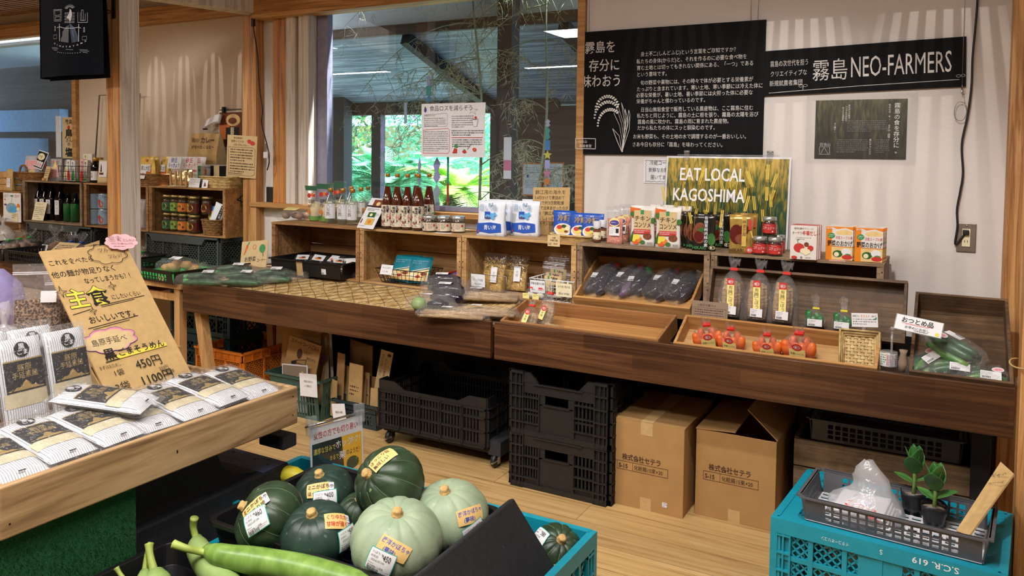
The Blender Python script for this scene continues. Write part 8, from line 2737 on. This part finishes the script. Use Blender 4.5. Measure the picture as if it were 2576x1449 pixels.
e = card('cardboard_sign','tall handwritten cardboard sign with yellow letters leaning behind the noodle packs','sign',V((-2.185,1.632,.682)),.300,H_,'kraft',items,tilt=tilt,rz=pi / 2,t=.006)
fl = MB('kraft')
fl.prism([(0,.0),(.14,0),(.02,.16)],(-.15,.006,0),(0,1,0),(0,0,1),(1,0,0),.005)
fl.prism([(0,.0),(.14,0),(.02,.16)],(.145,.006,0),(0,1,0),(0,0,1),(1,0,0),.005)
put('stand_flap',fl,e)
cl_ = cloud(0,0,.056,.030,9,.14)
pc = MB('paper_pink').prism(cl_,(.128,-.012,H_ - .002),(cos(.2),0,-sin(.2) * -0),(0,0,1),(0,-1,0),.0015)
put('cloud_tag',pc,e)
put('cloud_lettering',art(MB(),front(.128,-.0136,H_ - .002,0,0,-.12),[('t',-.045,.004,.025,'主食','ink_black','L',.05),('t',-.045,.004,.025,'主食','paper_pink','L',.0),('t',.006,.002,.0125,'にしたい!','ink_black','L',.006,.85),('t',-.040,-.012,.010,'そのくらいおいしいです。','ink_black','L',.004,.72),('d',-.034,-.020,.075,.006,1,'ink_brown')]),e)
# bags of puffed grain behind
proto = None
for k,(px,py,Yq,lab,s,lz) in enumerate(((96,860,1.62,'left big zip bag of brown puffed grain behind the noodle packs',1.0,.3),(178,880,1.72,'right big zip bag of brown puffed grain, partly behind the cardboard sign',1.0,.3))):
 q = aY(px,py,Yq)
 p = V((q.x,Yq,q.z - .012))
 if proto is None:
  proto = thing('grain_bag',lab,'bag',p,group='bags of puffed grain',rot=Euler((-.12,0,.75)))
  pouch(proto,.175,.285,.085,'bag_crinkle',[('r',.10,.15,.15,.19,'paper_white'),('l',[(.01,.25),(.165,.25)],.003,'cap_white'),('l',[(.01,.256),(.165,.256)],.003,'cap_white')],part='zip_bag')
  pouch(proto,.16,.16,.088,'granola',None,part='puffed_grain')
 else:
  dup(proto,p,lab,rot=Euler((-.12,0,.9)))
p0 = aY(96,868,1.66)
e = thing('support_box','tan cardboard box behind the noodle tray carrying the puffed grain bags','box',V((-2.86,1.62,0)))
put('box_body',MB('cardboard').box(-.33,.40,-.28,.34,0,p0.z - .015 if p0.z > .6 else .68),e,bevel=.002)
q = aY(12,850,1.50)
e = thing('milky_bag','pale plastic bag slumped at the left edge behind the upright noodle packs','bag',V((q.x,1.50,.70)))
tied_bag(e,.16,.12,.19,mat='bag_milky',tie=None,seed=220)
put('contents',MB('paper_white').ball((0,0,.055),.062,.045,.052,jit=.1),e)
q = aY(-2,830,1.75)
e = thing('cloth','lilac cloth at the very left edge of the photo','cloth',V((q.x - .02,1.75,.70)))
mb = MB('purple_cloth').lathe([(.10,0),(.105,.1),(.09,.19),(.03,.25)],18)
put('folds',mb,e)
# ================================================================ FOREGROUND: CRATES, PUMPKINS, GOURDS
e = thing('folding_crate','teal folding crate under the left half of the pumpkin tray','crate',(-1.69,1.87,0),group='teal crates under the pumpkin tray')
folding_crate(e,.53,.36,.36,'teal_plastic',.034)
e = dup(e,(-1.125,1.87,0),'teal folding crate with squash at the right of the pumpkin tray')
e = dup(e,(-1.5,1.40,-.028),'teal folding crate under the green gourds, mostly hidden')
def pumpkin(e,r,squash,lobes,mat,seed,stem=True,groove='pumpkin_groove',depth=.055):
 n,m = lobes * 8,18
 rings = []
 rr = random.Random(seed)
 def surf(d):
  """radius scale in a direction"""
  ph = math.atan2(d.y,d.x)
  lat = math.asin(max(-1,min(1,d.z)))
  lob = 1 - depth * (abs(cos(ph * lobes / 2)) ** 8) * cos(lat) ** .5
  dip = 1 - .20 * max(0,(abs(lat) - 1.12) / .45) ** 1.3
  return lob * dip
 for i in range(1,m):
  t = -pi / 2 + pi * i / m
  ring = []
  for j in range(n):
   ph = 2 * pi * j / n
   d = V((cos(t) * cos(ph),cos(t) * sin(ph),sin(t)))
   s = surf(d)
   ring.append((d.x * r * s,d.y * r * s,d.z * r * squash * s))
  rings.append(ring)
 mb = MB(mat)
 mb.loft(rings,mat,True)
 put('body',mb,e)
 if groove:
  gb = MB(groove)
  for k in range(lobes):
   ph = 2 * pi * (k + .5) / lobes * 1.0
   ph = 2 * pi * k / lobes
   pts = []
   for i in range(3,m - 2):
    t = -pi / 2 + pi * i / m
    d = V((cos(t) * cos(ph),cos(t) * sin(ph),sin(t)))
    s = surf(d) * 1.001
    pts.append((d.x * r * s,d.y * r * s,d.z * r * squash * s))
   gb.tube(pts,.0008,4)
  put('groove_lines',gb,e)
 if stem:
  zt = r * squash * .86
  put('stem',MB('pumpkin_stem').lathe([(.019,zt - .008),(.014,zt + .004),(.0115,zt + .008),(.0125,zt + .014),(.009,zt + .017)],10),e)
 return surf
def grid_items(items):
 return items
def stick_on(e,M,r,squash,surf,pxy,items,w,h,ang,name,lift=.0022):
 """paper tag wrapped on the skin where the pixel's view line meets it"""
 Mi = M.inverted()
 o = Mi @ V((0,0,EYE))
 d = (Mi.to_3x3() @ ray(*pxy)).normalized()
 oo,dd = V((o.x,o.y,o.z / squash)),V((d.x,d.y,d.z / squash))
 a,b,c = dd.dot(dd),oo.dot(dd),oo.dot(oo) - r * r
 disc = b * b - a * c
 t = (-b - math.sqrt(disc)) / a if disc > 0 else -b / a
 p = o + d * t
 n = V((p.x,p.y,p.z / squash)).normalized()
 # right and up as the viewer sees them
 rv = Mi.to_3x3() @ V(RM[0])
 rv = (rv - n * rv.dot(n)).normalized()
 uv = n.cross(rv)
 rv,uv = rv * cos(ang) + uv * sin(ang),uv * cos(ang) - rv * sin(ang)
 mb = art(MB(),MX.Translation((-w / 2,-h / 2,0)),items,0,.00022)
 out = []
 for x,y,z in mb.v:
  q = (n * r + rv * x + uv * y).normalized()
  s = surf(q) * r * .35 + r * .65
  s += lift + z
  out.append((q.x * s,q.y * s,q.z * s * squash))
 mb.v = out
 put(name,mb,e)
def price(v):
 w,h = .066,.058
 it = [('g',0,0,w,h,'tanzaku_teal'),('g',.002,.002,w - .002,h - .002,'paper_white'),('t',.006,h - .013,.0075,'かぼちゃ','ink_grey'),('t',.006,h - .022,.0065,'出荷日','ink_grey'),('t',.010,h - .031,.0075,'2024.07.09','ink_grey'),('d',.006,h - .037,.024,.005,1,'ink_grey'),('t',.006,h - .046,.006,'★ 天朝蒲ノ上長島','ink_black','L',.0,.8),('t',.036,h - .022,.020,v,'ink_black','L',.0,.62,.0),('t',.031,h - .014,.006,'価','ink_black')]
 x = .006
 rr = random.Random(int(v))
 while x < .036:
  b = rr.uniform(.0007,.0018)
  it.append(('r',x,.003,x + b,.012,'ink_black'))
  x += b + rr.uniform(.0006,.0012)
 it.append(('d',.04,.012,.02,.004,2,'ink_grey'))
 return it,w,h
def tagpaper(lines,ink,w=.078,h=.038,seal=True):
 it = [('g',0,0,w * .8,h,'paper_tag')]
 if seal:
  it += [('g',w * .8,h * .15,w,h * .95,'paper_white'),('o',ringpts(w * .9,h * .66,.006,.0042,14),.001,'ink_black'),('d',w * .82,h * .4,w * .15,.005,3,'ink_grey')]
 else:
  it = [('g',0,0,w,h,'paper_tag')]
 n = len(lines)
 for k,s in enumerate(lines):
  sz = h * (.34 if n == 2 else .42)
  it.append(('t',w * .05,h * (.60 - .42 * k),sz,s,ink,'L',.022,.86))
 return it,w,h
PK = [
 ('pumpkin with a 460 label, leftmost in the black tray',(678,1305),.47,.098,.84,10,'pumpkin_dark',Euler((.35,-1.0,.3)),[(('ミニかぼちゃ','ほっこり姫'),'ink_brown',(642,1275),.68,True)],('460',(645,1310),.5),1),
 ('pumpkin with a 400 label at the back left of the black tray',(815,1238),.448,.086,.80,12,'pumpkin_blue',Euler((.34,-.05,.2)),[(('ミニかぼちゃ','ほっこり姫'),'ink_brown',(805,1232),.14,True)],('400',(818,1257),.10),2),
 ('dark smooth pumpkin with a 500 label in the middle of the tray',(796,1345),.452,.093,.82,11,'pumpkin_blue',Euler((.36,.06,.1)),[(('くりゆたか','甘味が強くてホクホク'),'ink_red',(852,1310),.34,True)],('500',(872,1352),.26),3),
 ('dark speckled pumpkin tipped on its side on top at the back',(980,1216),.545,.098,.90,10,'pumpkin_dark',Euler((.75,-.75,.25)),[(('ほっこり姫','美味しい'),'ink_brown',(962,1152),.75,False)],None,4),
 ('pale green pumpkin with a 450 label at the right back of the tray',(1131,1300),.462,.106,.86,12,'pumpkin_pale',Euler((.30,.0,.0)),[(('西洋かぼちゃ','　(夢味)'),'ink_blue',(1185,1296),.30,False)],('450',(1192,1338),.32),5),
 ('big pale green pumpkin with a 450 label in front',(998,1362),.468,.114,.86,12,'pumpkin_pale',Euler((.30,.12,.3)),[(('西洋かぼちゃ','　(夢味)'),'ink_blue',(990,1382),-.50,False)],('450',(958,1412),-.36),6),
 ('small dark pumpkin wedged between the others, mostly hidden',(905,1290),.425,.062,.85,10,'pumpkin_dark',Euler((.2,.2,0)),[],None,7),
]
for lab,c,z,r,sq,lb,mat,rot,tags,pr,seed in PK:
 p = aZ(c[0],c[1],z)
 e = thing('pumpkin',lab,'pumpkin',p,group='pumpkins in the black tray',rot=rot)
 M = MX.Translation(p) @ rot.to_matrix().to_4x4()
 pale = mat == 'pumpkin_pale'
 sf = pumpkin(e,r,sq,lb,mat,seed,True,None if pale or mat == 'pumpkin_blue' else 'pumpkin_groove',.036 if pale else (.03 if mat == 'pumpkin_blue' else .05))
 for lines,ink,pxy,ang,seal in tags:
  it,w,h = tagpaper(lines,ink,.082,.044,seal)
  stick_on(e,M,r,sq,sf,pxy,it,w,h,ang,'name_tag')
 if pr:
  it,w,h = price(pr[0])
  stick_on(e,M,r,sq,sf,pr[1],it,w,h,pr[2],'price_label',.0075)
for k,(c,z,r,lab) in enumerate((((1352,1372),.30,.078,'dark squash with a white label inside the right teal crate'),((1350,1475),.24,.085,'dark squash low in the right teal crate, at the bottom edge of the photo'))):
 p = aZ(c[0],c[1],z)
 p.x = max(p.x,-.945)
 e = thing('pumpkin',lab,'pumpkin',p,group='squash in the right teal crate',rot=Euler((.5,.4,.2 + k)))
 sf = pumpkin(e,r,.85,10,'pumpkin_dark',30 + k)
 if k == 0:
  M = MX.Translation(p) @ Euler((.5,.4,.2)).to_matrix().to_4x4()
  it,w,h = price('380')
  stick_on(e,M,r,.85,sf,(1352,1352),it,.06,.05,-.9,'price_label')
p = aZ(738,1200,.36)
e = thing('yellow_squash','yellow squash peeping out behind the left end of the pumpkin tray','squash',p,rot=Euler((0,.3,.4)))
put('body',MB('tape_yellow').tube([(-.07,0,-.005),(-.05,0,0),(0,0,.004),(.05,0,0),(.075,0,-.004)],[.01,.026,.03,.022,.008],12),e)
# black pumpkin tray
e = thing('plastic_tray','black plastic tray holding the pumpkins','tray',(-1.375,1.655,.3635))
w,d,h = .64,.44,.085
mb = MB('black_plastic')
def rrect(a,b,r,z,n=5):
 pts = []
 for cx,cy,a0 in ((a - r,b - r,0),(-a + r,b - r,pi / 2),(-a + r,-b + r,pi),(a - r,-b + r,3 * pi / 2)):
  for k in range(n + 1):
   t = a0 + pi / 2 * k / n
   pts.append((cx + r * cos(t),cy + r * sin(t),z))
 return pts
def tub(w,d,h,mat,flare=.012,rim=.012,r=.03):
 mb = MB(mat)
 a,b = w / 2,d / 2
 outer = [rrect(a - flare,b - flare,r,0),rrect(a,b,r,h - .012),rrect(a + rim,b + rim,r + rim,h - .012),rrect(a + rim,b + rim,r + rim,h),rrect(a - .004,b - .004,r,h),rrect(a - flare - .004,b - flare - .004,r,.005)]
 mb.loft(outer,mat,False,(True,True))
 return mb
put('tub',tub(w,d,h,'black_plastic'),e,bevel=.002)
for (px,py,rz,txt) in ((905,1405,.3,'VEGETABLES'),(1200,1392,.2,'VEGETABLES')):
 q = aZ(px,py,.395)
 nb_ = MB()
 art(nb_,front(0,0,0,.3,rz),[('r',-.06,-.02,.07,.028,'ink_purple'),('o',ringpts(-.03,.005,.024,.013,18),.002,'paper_white'),('t',.0,.004,.011,txt[:9],'paper_white','L',.01,.8),('t',.0,-.012,.013,'やさい','paper_white','L',.01)],.001)
 tag(put('vegetable_band',nb_,loc=q),('navy printed paper band on the tray under the big pale pumpkin' if px < 1000 else 'navy printed paper band on the tray below the right pale pumpkin'),'label')
# black slanted side panel
e = thing('side_divider','black slanted plastic panel at the right end of the pumpkin tray','panel',(-1.03,1.60,.25))
mb = MB('foam_black')
a,b,c,d_ = V((.0,-.42,.218)),V((.0,.272,.232)),V((.115,.325,.03)),V((.115,-.42,.0))
n = V((.86,0,.5)).normalized() * .022
mb.loft([[a,b,c,d_],[a + n,b + n,c + n,d_ + n]],'foam_black',False)
put('panel',mb,e,bevel=.006)
# gourds in their tray
e = thing('plastic_tray','black plastic tray of long green gourds at the bottom left','tray',(-1.50,1.165,.335))
put('tub',tub(.55,.44,.058,'black_plastic'),e,bevel=.002)
def gourd(label,pts,radii,mat,stem_pts,sr=.011):
 p = V(pts[0])
 e = thing('bottle_gourd',label,'gourd',p,group='green gourds')
 put('body',MB(mat).tube(smooth([V(q) - p for q in pts],4),sm(radii,4),18),e)
 put('stem',MB('gourd_stem').tube(smooth([V(q) - p for q in stem_pts],4),[sr * (1.0 - .22 * sin(pi * k / (4 * (len(stem_pts) - 1)))) for k in range(4 * (len(stem_pts) - 1) + 1)],10),e)
def sm(r,n):
 out = []
 for i in range(len(r) - 1):
  for k in range(n):
   t = k / n
   t = t * t * (3 - 2 * t)
   out.append(r[i] + (r[i + 1] - r[i]) * t)
 return out + [r[-1]]
A_ = lambda x,y,z: tuple(aZ(x,y,z))
gourd('longest bright green gourd lying across the front of its tray',[A_(522,1385,.425),A_(560,1398,.43),A_(650,1412,.432),A_(760,1432,.43),A_(870,1462,.425),A_(960,1490,.42)],[.017,.028,.0325,.034,.033,.018],'gourd',[A_(436,1368,.455),A_(470,1380,.445),A_(505,1388,.43),A_(535,1391,.427)])
gourd('pale green gourd with its stem pointing up, beneath the longest one',[A_(496,1355,.40),A_(500,1385,.395),A_(530,1425,.385),A_(570,1470,.38),A_(600,1500,.38)],[.014,.030,.037,.035,.02],'gourd_pale',[A_(489,1303,.46),A_(486,1325,.435),A_(492,1350,.41),A_(497,1362,.40)])
gourd('pale gourd at the bottom left with two crossing stems',[A_(390,1440,.40),A_(395,1470,.385),A_(400,1520,.37)],[.02,.034,.03],'gourd_pale',[A_(375,1368,.455),A_(377,1395,.435),A_(388,1440,.40)])
gourd('gourd beside the pale bottom left one, only its stem showing',[A_(366,1440,.395),A_(360,1480,.38),A_(358,1530,.37)],[.014,.026,.024],'gourd_pale',[A_(380,1366,.45),A_(370,1395,.43),A_(364,1440,.395)],.008)
gourd('gourd at the bottom left edge, its thin stems just in the photo',[A_(318,1462,.39),A_(322,1500,.38),A_(330,1540,.37)],[.012,.025,.02],'gourd',[A_(292,1428,.415),A_(302,1444,.402),A_(318,1465,.39)],.007)
q0 = aZ(600,1430,.40)
gourd('slim brownish stemmed gourd half under the longest one',[A_(600,1428,.39),A_(640,1450,.385),A_(690,1485,.38)],[.008,.02,.018],'gourd_pale',[A_(582,1418,.40),A_(592,1424,.395),A_(606,1432,.39)],.007)
# clip sign behind the pumpkins
pA,pB = aZ(783,1080,.50),aZ(915,1043,.50)
c,w,rz = between(V((pA.x,pA.y,0)),V((pB.x,pB.y,0)))
hh = .175
e = card('display_sign','white, black and yellow pumpkin sign held by clear clips behind the tray','sign',V((c.x,c.y,.50 - hh)),w,hh,'paper_white',[('t',w * .06,.135,.026,'女性の方でも切り易い','ink_red','L',.016,.70),('r',w * .03,0,w * .97,.118,'board_black'),('p',[(w * .62,0),(w * .58,.118),(w * .97,.118),(w * .97,0)],'sign_yellow'),
  ('t',w * .05,.082,.022,'濃厚な甘みで','ink_yellow','L',.012,.68),('t',w * .46,.084,.030,'ホック','paper_white','L',.02,.78),('t',w * .74,.088,.026,'ホク！','paper_white','L',.012,.68),('t',w * .34,.048,.019,'まるで','ink_yellow','L',.008,.68),('t',w * .52,.044,.030,'栗','paper_white','L',.02),('t',w * .66,.05,.022,'のようだ！','ink_black','L',.01,.6),('c',w * .78,.018,.026,'pumpkin_dark',.022)],rz=rz,t=.0015,tilt=.05)
put('sleeve',MB('laminate').box(-w / 2 - .006,w / 2 + .006,-.003,-.0022,-.004,hh + .004),e)
put('clip_rod',MB('chrome').tube([(-w / 2 - .02,-.004,hh + .01),(w / 2 + .02,-.004,hh + .01)],.004,8),e)
mb = MB('acrylic')
for x in (-w / 2 + .008,w / 2 - .012):
 mb = MB('acrylic')
 for (a,b) in ((-.014,.01),(.004,-.012)):
  mb.box(x + a - .007,x + a + .007,-.014 + b * .3,.004 + b * .3,hh - .022,hh + .042)
 mb.tube([(x - .016,0,hh + .01),(x + .016,0,hh + .01)],.009,10)
 put('clip',mb,e,bevel=.002)
put('stand_post',MB('acrylic').box(-.006,.006,.004,.010,-.02 - .30,hh + .01),e)
# ================================================================ RIGHT FOREGROUND
rzT = -.085
e = thing('folding_crate','teal folding crate lettered S.C.R. 619, turned upside down at the lower right','crate',(-.118,2.685,.002),rzT)
w,d,h = .585,.43,.328
folding_crate(e,w,d,h,'teal_plastic',.026)
mb = MB('teal_plastic')
mb.box(-w / 2,w / 2,-d / 2,-d / 2 + .05,h - .012,h - .0022).box(-w / 2,w / 2,d / 2 - .05,d / 2,h - .012,h - .0022).box(-w / 2,-w / 2 + .05,-d / 2,d / 2,h - .012,h - .0026).box(w / 2 - .05,w / 2,-d / 2,d / 2,h - .012,h - .0026)
for k in range(1,7):
 x = -w / 2 + w * k / 7
 mb.box(x - .006,x + .006,-d / 2,d / 2,h - .011,h - .0030)
for k in range(1,5):
 y = -d / 2 + d * k / 5
 mb.box(-w / 2,w / 2,y - .006,y + .006,h - .011,h - .0034)
lattice(mb,(-w / 2,-d / 2,h - .010),(1,0,0),(0,1,0),(0,0,1),(.02,w - .02),(.02,d - .02),.05,.008,.008)
put('base_grid',mb,e)
Mx = front(w / 2,-d / 2 - .016,h,0) @ MX.Rotation(pi,4,'Z')
put('moulded_lettering',art(MB(),Mx,[('t',.095,.010,.024,'S.C.R. 619','ink_white','L',.02,1.15),('t',.285,.014,.020,'S','ink_white','L',.0),('t',.375,.020,.013,'イタコーオリコン','ink_white','L',.0,.75),('r',.04,.045,.065,.075,'paper_white'),('d',.043,.07,.018,.006,4,'ink_black')]),e)
pb = V((-.108,2.605,.332))
e = thing('plastic_basket','grey openwork basket on the upside down teal crate','basket',pb,rzT)
mesh_tray(e,.462,.225,.076,'slate_basket',rows=3,cols=(16,8),flare=.014,rim=.012,fmesh=True,mat_floor='cap_white')
# plastic bag with white cloths
p = aZ(2190,1275,.345)
e = thing('cloth_bag','clear bag of folded white cloths with red lettering in the grey basket','bag',V((-.195,2.60,.3385)),rzT)
mb = MB('paper_white')
for k in range(4):
 mb.box(-.085 + .004 * k,.085 - .006 * k,-.072,.072,.001 + .012 * k,.0125 + .012 * k)
put('folded_cloths',mb,e,bevel=.004)
rr = random.Random(240)
rings = []
for (sx,sy,z,ox) in ((.10,.082,.0,0),(.108,.088,.025,0),(.10,.08,.055,.005),(.062,.05,.085,.02),(.05,.034,.105,.022),(.052,.03,.125,.018),(.036,.024,.15,.012),(.012,.012,.178,.010)):
 rings.append([(ox + sx * cos(2 * pi * i / 26) * (1 + rr.uniform(-.1,.1)),sy * sin(2 * pi * i / 26) * (1 + rr.uniform(-.1,.1)),max(.001,z + rr.uniform(-.004,.004))) for i in range(26)])
put('film',MB('bag_milky').loft(rings,'bag_milky',True),e)
put('printed_text',art(MB(),front(-.04,-.074,.052,.85,0,-.28),[('t',0,.012,.022,'インロン袋','ink_red','L',.03,.75),('l',[(.0,.006),(.10,.002)],.005,'ink_red'),('t',.03,.03,.013,'LOOP','ink_blue','L',.03)],.003),e)
# seedlings in black film pots
def seedling(label,px,py,topy,seed,tall):
 p = aZ(px,py,.3385)
 e = thing('potted_seedling',label,'plant',p,group='seedlings in black film pots')
 rr = random.Random(seed)
 r0,r1,hp = .026,.036,.066
 rings = []
 for (r,z) in ((r0,0),(r0 * 1.1,.02),(r1 * .95,.05),(r1,hp)):
  rings.append([(r * cos(2 * pi * i / 20) / max(abs(cos(2 * pi * i / 20)),abs(sin(2 * pi * i / 20))) ** .45 * (1 + rr.uniform(-.03,.03)),r * sin(2 * pi * i / 20) / max(abs(cos(2 * pi * i / 20)),abs(sin(2 * pi * i / 20))) ** .45 * (1 + rr.uniform(-.03,.03)),z + (rr.uniform(-.004,.004) if z == hp else 0)) for i in range(20)])
 put('film_pot',MB('pot_film').loft(rings,'pot_film',True,(True,False)),e,solid=.0012)
 put('soil',MB('soil').lathe([(.03,hp - .02),(.033,hp - .014),(.02,hp - .010),(.002,hp - .009)],16),e)
 H = (py - topy) * mpp(p)
 put('stem',MB('stem_green').tube([(0,0,hp - .015),(.002,0,hp + .03),(0,.002,H * .72),(.0,0,H * .86)],[.0055,.005,.004,.003],8),e)
 spec = [(0.2,.45,.055,.5,'cucumber_pale'),(2.6,.42,.05,.4,'cucumber_pale'),(4.4,.56,.07,1.05,'leaf_green'),(1.2,.58,.066,1.1,'leaf_green'),(3.2,.6,.064,1.15,'leaf_green'),(5.3,.62,.064,1.2,'leaf_green'),(.4,.68,.052,1.3,'leaf_green'),(2.2,.7,.05,1.35,'leaf_green'),(4.1,.72,.046,1.4,'leaf_green')]
 for (a,f,L,up,m) in spec:
  a += rr.uniform(-.2,.2)
  base = V((0,0,H * f))
  dr = V((cos(a) * cos(up),sin(a) * cos(up),sin(up)))
  side = V((-sin(a),cos(a),0))
  L *= 1.3
  nn = dr.cross(side)
  def fn(s,t):
   w_ = L * .34 * (sin(pi * min(1,t ** 0.8 * .98 + .01)) ** .9) * (0.7 + .35 * t)
   x = (s - .5) * 2
   return base + dr * (L * t) + side * (x * w_) + nn * (-.12 * L * t * t * (1 if up < 1.1 else -.6) - .22 * w_ * x * x * -1)
  put('leaf',MB(m).grid(fn,6,9,m),e,solid=.0008)
seedling('left seedling in a black film pot, standing behind the other',2296,1287,1118,5,1)
seedling('right seedling in a black film pot with a flared rim',2348,1322,1170,6,1)
# cardboard sign leaning in the basket
b0,b1 = aZ(2405,1338,.345),aZ(2432,1360,.345)
t0 = aY(2545,1165,2.69)
e = thing('cardboard_sign','long tan cardboard sign leaning from the grey basket against the post','sign',(0,0,0))
A0 = V((.055,2.545,.345))
A1 = aY(2437,1338,2.545)
A0 = aY(2408,1338,2.53)
A0.z = max(A0.z,.342)
T0 = aY(2520,1165,2.80)
T1 = aY(2553,1195,2.74)
A1 = aY(2440,1352,2.48)
A1.z = max(A1.z,.342)
e.location = A0
q = [A0 - A0,A1 - A0,T1 - A0,T0 - A0]
n = (q[1] - q[0]).cross(q[3] - q[0]).normalized() * .005
put('panel',MB('kraft').loft([[v for v in q],[v + n for v in q]],'kraft',False),e)
ux = (q[3] - q[0]).normalized()
uy = (q[0] - q[1]).normalized()
uy = (uy - ux * uy.dot(ux)).normalized()
nz = ux.cross(uy)
if nz.dot(V((0,0,EYE)) - A0) < 0:
 nz = -nz
Mx = MX(((ux.x,uy.x,nz.x,q[1].x),(ux.y,uy.y,nz.y,q[1].y),(ux.z,uy.z,nz.z,q[1].z),(0,0,0,1)))
L = (q[3] - q[0]).length
put('lettering',art(MB(),Mx @ MX.Translation((0,0,.006)),[('v',L * .86,(q[0] - q[1]).length * .9,.017,'パキラ','ink_black',.01),('v',L * .74,(q[0] - q[1]).length * .8,.014,'250円','ink_black',.01)],.0),e)
